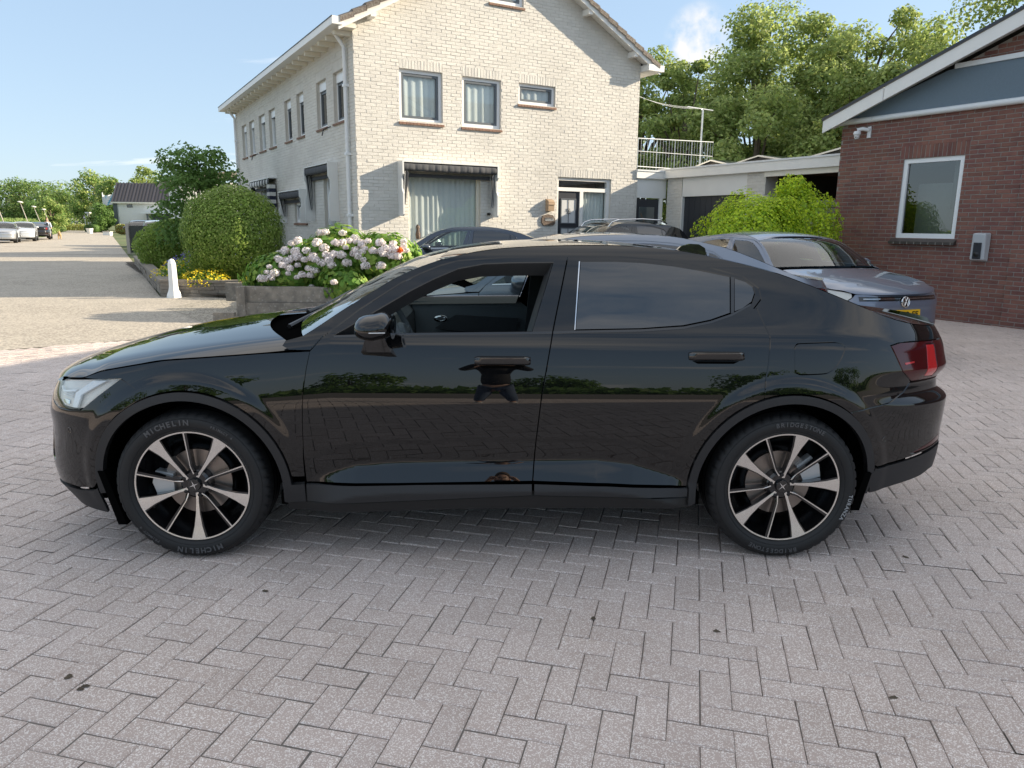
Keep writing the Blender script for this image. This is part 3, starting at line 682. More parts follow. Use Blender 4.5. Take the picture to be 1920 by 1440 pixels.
            m = MB(); ca = math.radians(-90 if x < 1 else 62)
            q = []
            for h in (-.105, -.060):
                for (rd, da) in ((.115, -.38), (.195, -.30), (.205, 0), (.195, .30), (.115, .38)): q.append(P(rd, ca + da, h))
            m.add(q, [(0, 1, 2, 3, 4), (9, 8, 7, 6, 5)] + [(i, (i + 1) % 5, 5 + (i + 1) % 5, 5 + i) for i in range(5)]); m.build('brake_caliper', MT['caliper'], wr, local=True)
            m = MB(); m.lathe([(0, .01), (.004, .01), (.004, -.02)], P(rr - .035, rot + math.radians(207), -.045), A, U, Wv, 8); m.build('tyre_valve', MT['blackp'], wr, local=True)
        if brand:
            for (txt, amid, size, rad, mt) in brand:
                mm = MB(); wd = size * .78; aw = wd / rad; L = len(txt)
                for i, ch in enumerate(txt):
                    if ch == ' ': continue
                    a = math.radians(amid) + (i - (L - 1) / 2) * aw
                    vs, fs = text_cached(ch, size, .0008, .0012 if size > .03 else .0006)
                    cc = P(rad, a, .0153 if size > .02 else .0166); tx = U * math.cos(a) - Wv * math.sin(a); ty = U * math.sin(a) + Wv * math.cos(a)
                    mm.add([cc + tx * v.x + ty * v.y + A * v.z for v in vs], fs)
                mm.build('tyre_lettering', MT[mt], wr, local=True)
        return wr
def hero_car():
    CA = .02358; o = Vector((-1.4599, 3.2040, 0)); S_ = Vector((math.cos(CA), math.sin(CA), 0)); T_ = Vector((-math.sin(CA), math.cos(CA), 0))
    c = o + S_ * CX + T_ * CY
    root = thing('parked_car', 'large glossy black fastback in the foreground with its near front side window open', 'car', (c.x, c.y, 0), CA)
    K = Car(root, 'black', res=.012); K.build_shell(); K.interior()
    B = 'black'
    # glass of the far front door is up, the near one is wound down
    K.panel('front_side_window', 'cglass', OPEN, o=-.006, rim=0, sides='far', res=.05)
    # window surround mouldings
    def strip(name, pts, w, mt, o=.004, side='both'):
        ln = pts; up = [(a, b + w) for a, b in pts]; K.panel(name, mt, ln + up[::-1], o=o, rim=.006, shrink=0, sides=side, res=.03)
    strip('waist_moulding', [(.668, 1.043), (.91, 1.052), (1.053, 1.056), (1.548, 1.064), (1.638, 1.066)], .009, 'glossblack')
    strip('waist_moulding', [(1.644, 1.066), (1.743, 1.070), (2.039, 1.077), (2.234, 1.090), (2.359, 1.114), (2.46, 1.146), (2.55, 1.19)], .009, 'glossblack')
    K.panel('chrome_strip', 'chrome', [(1.7395, 1.084), (1.743, 1.084), (1.7735, 1.378), (1.7685, 1.378)], o=.004, rim=.004, shrink=0, split=True)
    K.panel('window_divider', 'glossblack', [(2.456, 1.158), (2.470, 1.160), (2.486, 1.312), (2.471, 1.316)], o=.003, rim=.004, shrink=0, split=True)
    # thick black frame inside the open window
    m = MB(); n = len(OPEN)
    def inner(p, z, d): q = K.raw(p, z) - K.nrm(p, z) * d; return q
    cx = sum(a for a, b in OPEN) / n; cz = sum(b for a, b in OPEN) / n
    dens = []
    for i in range(n):
        a, b = OPEN[i], OPEN[(i + 1) % n]
        for k in range(6): dens.append((a[0] + (b[0] - a[0]) * k / 6, a[1] + (b[1] - a[1]) * k / 6))
    n = len(dens)
    def sc(q, f, dz=0): return (cx + (q[0] - cx) * f, cz + (q[1] - cz) * f + dz)
    rings = [[inner(*q, .004) for q in dens], [inner(*sc(q, .985), .016) for q in dens], [inner(*sc(q, .975), .05) for q in dens], [inner(*sc(q, .93, -.004), .10) for q in dens]]
    for sgn in (1, -1):
        vs = [Vector((v.x, v.y * sgn, v.z)) for r_ in rings for v in r_]
        fs = [(j * n + i, j * n + (i + 1) % n, (j + 1) * n + (i + 1) % n, (j + 1) * n + i) for j in range(3) for i in range(n)]
        m = MB(); m.add(vs, fs if sgn > 0 else [f[::-1] for f in fs]); m.build('window_frame', MT['interior'], root, smooth=True, local=True, angle=35)
    # door handles
    for (p0, p1, z0, z1) in ((1.293, 1.545, .930, .965), (2.252, 2.506, .955, .990)):
        for sgn in (1, -1):
            L = p1 - p0; zm = (z0 + z1) / 2
            def hp(x, z, o): 
                q = K.raw(p0 + x, z) + K.nrm(p0 + x, z) * o; return (q.x, q.y * sgn, q.z)
            m = MB(); prof = [(-.021, .004), (-.017, .018), (-.010, .026), (.010, .030), (.018, .019), (.020, .004)]
            xs = [0, .012, .03, .08, .16, L - .035, L - .015, L - .002]; sc_ = [.2, .7, 1, 1, 1, 1, .8, .2]; vs = []
            for x, q in zip(xs, sc_):
                for dz, oo in prof: vs.append(hp(x, zm + dz * (.7 + .3 * q), oo * q))
            k = len(prof); fs = [(i * k + j, (i + 1) * k + j, (i + 1) * k + j + 1, i * k + j + 1) for i in range(len(xs) - 1) for j in range(k - 1)]
            m.add(vs, fs if sgn < 0 else [f[::-1] for f in fs]); m.build('door_handle', MT['glossblack'], root, smooth=True, local=True, angle=45)
            m = MB(); q = [(p0 + L * .06, zm - .022), (p0 + L * .16, zm - .034), (p0 + L * .8, zm - .034), (p0 + L * .9, zm - .022)]
            vs = [(lambda w: (w.x, w.y * sgn, w.z))(K.raw(a, b) + K.nrm(a, b) * .0015) for a, b in q]; m.add(vs, [(0, 1, 2, 3) if sgn > 0 else (3, 2, 1, 0)]); m.build('handle_recess_shade', MT['void'], root, local=True)  # flat black patch on the skin standing in for shade below the handle
    # door mirrors
    for sgn in (1, -1):
        c = Vector((.877 - CX, -.145 - CY + .02, 1.113)); m = MB(); nu, nv = 16, 14; vs = []
        for i in range(nu + 1):
            th = math.pi * i / nu
            for j in range(nv):
                a = 2 * math.pi * j / nv; sx = -math.cos(th); rr_ = math.sin(th) ** .62
                x = sx * .082 + (.015 if sx > 0 else 0); 
                if sx > .55: x = .055 + (sx - .55) * .06
                zz = math.sin(a) * rr_ * (.064 if math.sin(a) > 0 else .050); yy = math.cos(a) * rr_ * .115
                vs.append((c.x + x, (c.y + yy) * sgn, c.z + zz - (.008 if sx < 0 else 0)))
        fs = [(i * nv + j, i * nv + (j + 1) % nv, (i + 1) * nv + (j + 1) % nv, (i + 1) * nv + j) for i in range(nu) for j in range(nv)]
        m.add(vs, fs if sgn < 0 else [f[::-1] for f in fs]); mo = m.build('door_mirror', MT['black'], root, smooth=True, local=True)
        m = MB(); c2 = (c.x + .055, c.y * sgn, c.z)
        m.lathe([(.0, 0), (.045, 0.0)], (c.x + .078, c.y * sgn, c.z), (1, 0, 0), (0, 2.1, 0), (0, 0, 1.1), 20); m.build('mirror_glass', MT['chrome'], mo, local=True)
        m = MB(); yy0 = (K.raw(.87, .985).y) * 1.0
        m.hexa([(.80 - CX, (yy0 + .015) * sgn, .962), (.80 - CX, (yy0 - .06) * sgn, .99), (.93 - CX, (yy0 - .06) * sgn, .99), (.955 - CX, (yy0 + .015) * sgn, .950),
                (.83 - CX, (yy0 + .015) * sgn, 1.005), (.83 - CX, (yy0 - .10) * sgn, 1.065), (.905 - CX, (yy0 - .10) * sgn, 1.065), (.925 - CX, (yy0 + .015) * sgn, 1.0)])
        m.build('mirror_foot', MT['glossblack'], mo, local=True)
        m = MB(); m.tube([(c.x - .074, (c.y - .02) * sgn, c.z - .012), (c.x - .05, (c.y - .078) * sgn, c.z - .012), (c.x, (c.y - .1175) * sgn, c.z - .010), (c.x + .06, (c.y - .121) * sgn, c.z - .008)], .002, 6); m.build('indicator_strip', MT['alup'], mo, local=True)
    # interior: dash, wheel, seats, far door lining, headlining
    W = K.pt
    def bx(m, x0, x1, y0, y1, z0, z1, sl=0): m.hexa([W(x0, y0, z0), W(x1, y0, z0), W(x1, y1, z0), W(x0, y1, z0), W(x0 + sl, y0, z1), W(x1 + sl, y0, z1), W(x1 + sl, y1, z1), W(x0 + sl, y1, z1)])
    m = MB(); m.prism([W(.52, .12, .75), W(.86, .12, .75), W(.84, .12, .98), (W(.80, .12, 1.02)), W(.50, .12, 1.03)], (0, 1.62, 0)); m.build('dashboard', MT['interior'], root, local=True)
    m = MB(); bx(m, .76, .80, .42, .66, 1.0, 1.075, .02); m.build('instrument_display', MT['blackp'], root, local=True)
    # steering wheel: torus tilted, facing the rear
    m = MB(); cw = Vector(W(.925, .49, 1.00)); ax = Vector((math.cos(math.radians(24)), 0, math.sin(math.radians(24)))); u = Vector((0, 1, 0)); w = ax.cross(u); vs = []; n1, n2 = 36, 10
    for i in range(n1):
        a = 2 * math.pi * i / n1; rd = u * math.cos(a) + w * math.sin(a)
        for j in range(n2):
            b = 2 * math.pi * j / n2; vs.append(cw + rd * (.175 + .016 * math.cos(b)) + ax * .016 * math.sin(b))
    m.add(vs, [(i * n2 + j, ((i + 1) % n1) * n2 + j, ((i + 1) % n1) * n2 + (j + 1) % n2, i * n2 + (j + 1) % n2) for i in range(n1) for j in range(n2)])
    m.lathe([(0, .02), (.05, .018), (.06, 0), (.055, -.06)], cw, ax, u, w, 16)
    for a in (0, math.pi, math.pi * 1.5 + 0): m.tube([cw + (u * math.cos(a) + w * math.sin(a)) * .05, cw + (u * math.cos(a) + w * math.sin(a)) * .17], .014, 6)
    m.build('steering_wheel', MT['interior2'], root, smooth=True, local=True, angle=50)
    for y0 in (.30, 1.08):
        m = MB(); yy = .50
        prof = [(1.28, .50), (1.25, .56), (1.22, .60), (1.80 - .35, .60), (1.52, .66), (1.74, 1.16), (1.70, 1.19), (1.78, 1.38), (1.86, 1.38), (1.84, 1.14), (1.66, .5)]
        m.prism([W(a, y0, b) for a, b in prof], (0, yy, 0)); m.build('front_seat', MT['interior'], root, local=True)
    m = MB(); bx(m, 2.25, 2.42, .22, 1.62, .5, 1.10, .14); bx(m, 1.95, 2.35, .22, 1.62, .45, .62); m.build('rear_seat', MT['interior'], root, local=True)
    m = MB(); m.prism([W(.62, 1.71, .35), W(1.60, 1.71, .35), W(1.60, 1.73, 1.00), W(1.55, 1.75, 1.035), W(.68, 1.75, 1.035), W(.62, 1.73, .98)], (0, .03, 0)); dl = m.build('door_lining', MT['interior2'], root, local=True)
    m = MB(); m.prism([W(.98, 1.695, .86), W(1.52, 1.695, .80), W(1.54, 1.695, .93), W(1.12, 1.695, .95), W(1.04, 1.695, .90)], (0, .02, 0)); m.build('armrest', MT['interior'], dl, local=True)
    m = MB(); m.lathe([(.018, 0), (.030, .004), (.030, .012), (.018, .014)], W(1.02, 1.70, .925), (0, -1, 0), (1.5, 0, 0), (0, 0, .8), 20); m.build('inner_handle', MT['chrome'], dl, smooth=True, local=True)
    m = MB(); m.prism([W(1.0, .25, 1.33), W(1.35, .25, 1.40), W(2.3, .25, 1.395), W(2.3, .25, 1.38), W(1.35, .25, 1.38), W(1.0, .25, 1.31)], (0, 1.36, 0)); m.build('headlining', MT['interior2'], root, local=True)
    for yy in (.17, 1.66):
        m = MB(); m.prism([W(1.55, yy, .5), W(1.66, yy, .5), W(1.74, yy + (.12 if yy < 1 else -.12), 1.36), W(1.62, yy + (.12 if yy < 1 else -.12), 1.36)], (0, .03, 0)); m.build('pillar_trim', MT['interior'], root, local=True)
    m = MB(); bx(m, 1.07, 1.10, .83, 1.03, 1.30, 1.36); m.build('inside_mirror', MT['blackp'], root, local=True)
    # wipers in the cowl
    for (a, b) in (((.36, .45, 1.035), (.56, 1.05, 1.165)), ((.33, .95, 1.05), (.46, 1.5, 1.12))):
        m = MB(); m.tube([W(*a), W((a[0] + b[0]) / 2 - .02, (a[1] + b[1]) / 2, (a[2] + b[2]) / 2 - .02), W(*b)], [.012, .008, .005], 6); m.build('wiper', MT['blackp'], root, local=True)
    # antenna fin
    m = MB(); m.prism([W(2.38, .915, 1.405), W(2.56, .915, 1.37), W(2.545, .915, 1.425), W(2.51, .915, 1.445), W(2.46, .915, 1.447), W(2.41, .915, 1.433)], (0, .03, 0)); m.build('aerial_fin', MT['glossblack'], root, local=True)
    # parking sensors
    for p, z in ((-.575, .60), (3.215, .575)):
        q = K.raw(p, z) + K.nrm(p, z) * .001; m = MB(); nn = K.nrm(p, z); uu = nn.cross(Vector((0, 0, 1))).normalized(); ww = uu.cross(nn); m.lathe([(.010, 0), (.0125, .0006), (.0135, 0)], q, nn, uu, ww, 18); m.build('parking_sensor', MT['glossblack'], root, local=True)
    # glass etching mark
    wheel_y = -CY + .012
    b1 = [('MICHELIN', -17, .034, .306, 'rubberlt'), ('PRIMACY 4', 31, .016, .308, 'rubberlt'), ('MICHELIN', 176, .034, .306, 'rubberlt'), ('PRIMACY 4', 222, .016, .308, 'rubberlt')]
    b2 = [('BRIDGESTONE', 9, .028, .308, 'rubberlt'), ('TURANZA', 107, .024, .312, 'rubberw'), ('BRIDGESTONE', 187, .028, .308, 'rubberlt')]
    K.wheel(0, wheel_y, rot=math.radians(33), brand=b1); K.wheel(2.735, wheel_y, rot=math.radians(14.5), brand=b2)
    K.wheel(0, -wheel_y, sgn=1, rot=.4); K.wheel(2.735, -wheel_y, sgn=1, rot=.9)
    # wheel housings
    for ax_, az in (AF, AR):
        for sgn in (-1, 1):
            m = MB(); n_ = 20; vs = []
            for i in range(n_ + 1):
                a = math.radians(-12 + 204 * i / n_)
                for yy in (-CY + .035, -CY + .34): vs.append((ax_ - CX + .425 * math.cos(a), yy * -sgn * -1 if sgn < 0 else -yy, az + .425 * math.sin(a)))
            vs2 = [(v[0], (v[1]), v[2]) for v in vs]
            m.add(vs2, [(2 * i, 2 * i + 1, 2 * i + 3, 2 * i + 2) for i in range(n_)])
            yb = (-CY + .34) * (1 if sgn < 0 else -1)
            m.build('wheel_housing', MT['void'], root, local=True); m = MB()
            m.add([(ax_ - CX + .425 * math.cos(math.radians(-12 + 204 * i / n_)), yb, az + .425 * math.sin(math.radians(-12 + 204 * i / n_))) for i in range(n_ + 1)] , [tuple(range(n_ + 1))])
            m.build('housing_panel', MT['void'], root, local=True)
        m = MB(); 
    for xx, z0 in ((-.43, .16), (3.12, .235)):
        for sgn in (-1, 1): 
            m = MB(); y0, y1 = sorted(((-CY + .03) * -sgn, (-CY + .25) * -sgn)); k_ = .07 if xx < 0 else -.05; m.hexa([(xx - CX + k_, y0, z0), (xx - CX + k_ + .04, y0, z0), (xx - CX + k_ + .04, y1, z0), (xx - CX + k_, y1, z0), (xx - CX, y0, .42), (xx - CX + .03, y0, .42), (xx - CX + .03, y1, .42), (xx - CX, y1, .42)])
            m.build('splash_guard', MT['void'], root, local=True)
    return root
hero_car()
def gline(px):  # helper tables below are world metres
    return px
def sheet(name, pts, z, mt, kind='structure', parent=None):
    m = MB(); m.add([(x, y, z) for x, y in pts], [tuple(range(len(pts)))]); o = m.build(name, mt, parent)
    if kind: o['kind'] = kind
    return o
H30 = math.radians(29.9); D30 = Vector((math.cos(H30), math.sin(H30), 0)); N30 = Vector((math.sin(H30), -math.cos(H30), 0))
# open country all round
sheet('ground', [(-900, -600), (900, -600), (900, 1200), (-900, 1200)], -.04, MT['grass'])
# road: the lane running off to the left and the apron in front of the yard, cut off by the paved yard
COURT = [(-60, -30), (30, -30), (30, 24), (3.4, 20.4), (-1.5, 17.4), (-1.5, 12.0), (-4.0, 10.55), (-5.26, 9.61), (-6.19, 8.83), (-7.6, 7.9), (-9.6, 6.9), (-13, 5.6), (-20, 3.6), (-60, -4)]
lane_r = lambda t: (-7.44 - .478 * t, 15.65 + .878 * t)
lane_l = lambda t: (-12.6 - .478 * t, 12.8 + .878 * t)
lane_p = lambda t: (-16.2 - .478 * t, 10.9 + .878 * t)
road = [(-60, -4), (-20, 3.6), (-13, 5.6), (-9.6, 6.9), (-7.6, 7.9), (-6.19, 8.83), (-5.26, 9.61), (-4.0, 10.55), (-1.5, 12.0), (-1.5, 15.8), (-4.2, 15.72), (-7.44, 15.65), lane_r(12.7), lane_r(60), lane_r(230), lane_l(236), lane_l(68), lane_p(60), lane_p(12), (-34, 17), (-44, 14), (-60, 10)]
sheet('road', road, .0, MT['road'])
sheet('gravel_apron', [(-3.1, 10.75), (-1.5, 11.7), (-1.5, 13.5), (-4.3, 13.5), (-4.4, 15.0), (-6.2, 15.4), (-6.3, 13.5), (-4.9, 11.6)], .004, MT['gravel'])
sheet('garden_soil', [(-7.3, 15.85), (-1.2, 13.9), (-3.4, 16.5), (-12, 31), (-14.5, 28)], .06, MT['soil'])
# sandy bed under the paving
sheet('paving_bed', COURT, -.0055, MT['joint'])
# pale seam lines across the lane
for t, w in ((33.5, .12), (22.5, .10)):
    a = Vector((*lane_r(t), .004)); b = a + Vector((-6.8, -.4 + t * .0, 0)); m = MB(); m.add([a, b, b + Vector((-.1, w * 2, 0)), a + Vector((-.1, w * 2, 0))], [(0, 3, 2, 1)]); m.build('road_marking', MT['stone'])['kind'] = 'structure'
def in_court(x, y): return pip(x, y, COURT)
def pavers():
    U = .1025; g = .0035; ang = math.radians(-13.6); ca, sa = math.cos(ang), math.sin(ang)
    r = random.Random(5)
    def W(u, v): return (u * ca - v * sa, u * sa + v * ca)
    bed = bpy.data.objects['paving_bed']
    def block(m, u0, v0, u1, v1, lift, tx, ty, full):
        c = .006; uc, vc = (u0 + u1) / 2, (v0 + v1) / 2; j = lambda: r.uniform(-.0011, .0011)
        def z(u, v, d): return lift + (u - uc) * tx + (v - vc) * ty - d
        o = [(u0 + j(), v0 + j()), (u1 + j(), v0 + j()), (u1 + j(), v1 + j()), (u0 + j(), v1 + j())]; i_ = [(u0 + c, v0 + c), (u1 - c, v0 + c), (u1 - c, v1 - c), (u0 + c, v1 - c)]
        vs = [(*W(u, v), z(u, v, 0)) for u, v in i_] + [(*W(u, v), z(u, v, .004)) for u, v in o] + [(*W(u, v), z(u, v, .03)) for u, v in o]
        fs = [(0, 1, 2, 3)] + [(k, 4 + k, 4 + (k + 1) % 4, (k + 1) % 4) for k in range(4)]
        if full: fs += [(4 + k, 8 + k, 8 + (k + 1) % 4, 4 + (k + 1) % 4) for k in range(4)]
        m.add(vs, fs)
    cells = []
    for i in range(-155, 175):
        for j in range(-115, 155):
            k = (i - j) % 4
            if k == 0: q = (i, j, i + 2, j + 1)
            elif k == 3: q = (i, j, i + 1, j + 2)
            else: continue
            x, y = W((q[0] + q[2]) / 2 * U, (q[1] + q[3]) / 2 * U)
            if y < -3.5 or y > 20.5 or x < -11 or x > 11.5: continue
            if y > 6 and x > 9.4: continue
            if not in_court(x, y): continue
            if x > 4.6 and (x - 7.67) * D30.x + (y - 12.63) * D30.y > .12: continue
            cells.append((q, x, y))
    def vis(x, y):
        d = y * math.cos(CAM_P) + CAM_H * math.sin(CAM_P)
        return y > 1.9 and abs(x / d * CAM_F) < 1000 and -y * math.sin(CAM_P) + CAM_H * math.cos(CAM_P) < .545 * d
    cells.sort(key=lambda c: (0 if vis(c[1], c[2]) else 1, c[1] ** 2 + c[2] ** 2))
    rest = MB()
    for n, (q, x, y) in enumerate(cells):
        ext = (q[0] * U + g / 2, q[1] * U + g / 2, q[2] * U - g / 2, q[3] * U - g / 2)
        sag = .006 * noise.noise(Vector((x * .35, y * .35, 0)))
        lift = sag + r.uniform(-.0018, .0018); tx, ty = r.uniform(-.012, .012), r.uniform(-.012, .012)
        if n < 300 and vis(x, y):
            m = MB(); block(m, *ext, lift, tx, ty, True)
            o = m.build('paver', MT['paver'], None); o.parent = bed
        else: block(rest, *ext, lift, tx, ty, False)
    o = rest.build('paver_field', MT['paver'], None); o.parent = bed; o['kind'] = 'stuff'
pavers()
# litter in the joints: seed husks and crumbs lying on the paving
def husks():
    r = random.Random(3); n = 0
    for (x, y) in [(.81, 2.62), (-1.52, 2.28), (-1.43, 2.22), (-1.67, 2.09), (1.28, 2.2), (2.4, 2.9), (2.9, 2.7), (1.9, 3.3), (-1.05, 2.9), (3.3, 2.45), (.33, 2.7), (-2.3, 1.98), (3.15, 3.6)]:
        m = MB()
        for k in range(3):
            cx, cy = x + r.uniform(-.014, .014), y + r.uniform(-.010, .010); s = r.uniform(.004, .009); a = r.uniform(0, 3)
            vs = [(cx + s * 1.6 * math.cos(a + t), cy + s * math.sin(a + t), .004) for t in (0, 1.2, 2.3, 3.3, 4.4, 5.4)] + [(cx, cy, .004 + s)]
            m.add(vs, [(i, (i + 1) % 6, 6) for i in range(6)])
        o = m.build('seed_husks', MT['bark'], None, kind='stuff'); o['label'] = 'crumbs of brown seed husk scattered on the grey paving'; n += 1
husks()
def sheet(name, pts, z, mt, kind='structure', parent=None):
    m = MB(); m.add([(x, y, z) for x, y in pts], [tuple(range(len(pts)))]); o = m.build(name, mt, parent)
    if kind: o['kind'] = kind
    return o
def brick_face(parent, F, a0, a1, z0, z1, mat_b, mat_m, L, Hc, jt, proud, holes=(), outline=None, lintels=(), near=None, nmax=0, thick=.10, jitter=.0015, seed=1, back=True, name='wall', zrow0=0.0):
    """brickwork: backing sheet (with openings) + every brick as geometry. holes: (a0,a1,z0,z1). outline: polygon in (a,z)."""
    r = random.Random(seed)
    poly = outline or [(a0, z0), (a1, z0), (a1, z1), (a0, z1)]
    if back:
        vs = list(poly); es = [(i, (i + 1) % len(poly)) for i in range(len(poly))]
        for h in holes:
            b = len(vs); vs += [(h[0], h[2]), (h[1], h[2]), (h[1], h[3]), (h[0], h[3])]; es += [(b + i, b + (i + 1) % 4) for i in range(4)]
        rr = delaunay_2d_cdt([Vector(v) for v in vs], es, [], 0, 1e-5); m = MB(); V = rr[0]; tr = []
        for f in rr[2]:
            cx = sum(V[i].x for i in f) / 3; cz = sum(V[i].y for i in f) / 3
            if pip(cx, cz, poly) and not any(h[0] < cx < h[1] and h[2] < cz < h[3] for h in holes): tr.append(tuple(f))
        pts = [F.p(v.x, 0, v.y) for v in V]
        n = (Vector(pts[tr[0][1]]) - Vector(pts[tr[0][0]])).cross(Vector(pts[tr[0][2]]) - Vector(pts[tr[0][0]]))
        if n.dot(F.n) < 0: tr = [t[::-1] for t in tr]
        m.add(pts, tr)
        for h in holes:     # reveals
            A, B, Z0, Z1 = h
            for (p, q) in (((A, Z0), (B, Z0)), ((B, Z0), (B, Z1)), ((B, Z1), (A, Z1)), ((A, Z1), (A, Z0))):
                m.quad(F.p(p[0], 0, p[1]), F.p(q[0], 0, q[1]), F.p(q[0], -thick, q[1]), F.p(p[0], -thick, p[1]))
        m.build(name, mat_m, parent)
    px = [p[0] for p in poly]; rows = []; zz = z0 - zrow0; k = 0; items = []
    def span(z):   # horizontal extent of the outline at height z
        xs = []
        for i in range(len(poly)):
            (x1, y1), (x2, y2) = poly[i], poly[(i + 1) % len(poly)]
            if (y1 > z) != (y2 > z): xs.append(x1 + (x2 - x1) * (z - y1) / (y2 - y1))
        return (min(xs), max(xs)) if len(xs) >= 2 else None
    blocks = [(h[0], h[1], h[2], h[3]) for h in holes] + [(l[0], l[1], l[2], l[3]) for l in lintels]
    while zz < z1 - .01:
        lo, hi = zz + jt / 2, zz + Hc - jt / 2; s1 = span(min(lo + .001, z1 - .001)); s2 = span(min(hi, z1 - .001))
        if s1 and s2 and hi > z0:
            A, B = max(s1[0], s2[0]), min(s1[1], s2[1]); iv = [(A, B)]
            for (h0, h1, g0, g1) in blocks:
                if g0 < (lo + hi) / 2 < g1:
                    nv = []
                    for (p, q) in iv:
                        if h1 <= p or h0 >= q: nv.append((p, q)); continue
                        if h0 > p: nv.append((p, h0))
                        if h1 < q: nv.append((h1, q))
                    iv = nv
            off = (L / 2 if k % 2 else 0) + (L / 4 if k % 4 > 1 else 0) * .25
            for (p, q) in iv:
                x = math.floor((p - off) / L) * L + off
                while x < q:
                    xa, xb = max(x + jt / 2, p + (.002 if x < p else 0)), min(x + L - jt / 2, q - (.002 if x + L > q else 0))
                    if xb - xa > .03: items.append((xa, xb, lo, hi))
                    x += L
        zz += Hc; k += 1
    for (l0, l1, g0, g1) in [l[:4] for l in lintels]:
        x = l0; step = Hc * 1.03
        n = max(1, round((l1 - l0) / step)); step = (l1 - l0) / n
        for i in range(n): items.append((l0 + i * step + jt / 2, l0 + (i + 1) * step - jt / 2, g0 + jt / 2, g1 - jt / 2))
    if near is not None: items.sort(key=lambda t: (t[0] - near[0]) ** 2 + (t[2] - near[1]) ** 2)
    rest = MB()
    def brick(m, t):
        xa, xb, lo, hi = t; j = lambda: r.uniform(-jitter, jitter); p = proud + r.uniform(-.3, .3) * proud; c = .0035
        vs = [F.p(xa + j(), 0, lo + j()), F.p(xb + j(), 0, lo + j()), F.p(xb + j(), 0, hi + j()), F.p(xa + j(), 0, hi + j()),
              F.p(xa + c, p + j(), lo + c + j()), F.p(xb - c, p + j(), lo + c + j()), F.p(xb - c, p + j(), hi - c + j()), F.p(xa + c, p + j(), hi - c + j())]
        e1 = Vector(vs[5]) - Vector(vs[4]); e2 = Vector(vs[7]) - Vector(vs[4]); fs = [(4, 5, 6, 7), (0, 1, 5, 4), (1, 2, 6, 5), (2, 3, 7, 6), (3, 0, 4, 7)]
        if e1.cross(e2).dot(F.n) < 0: fs = [f[::-1] for f in fs]
        m.add(vs, fs)
    for i, t in enumerate(items):
        if i < nmax:
            m = MB(); brick(m, t); m.build('brick', mat_b, parent)
        else: brick(rest, t)
    if rest.v: rest.build('brickwork', mat_b, parent, kind='stuff')
    return len(items)
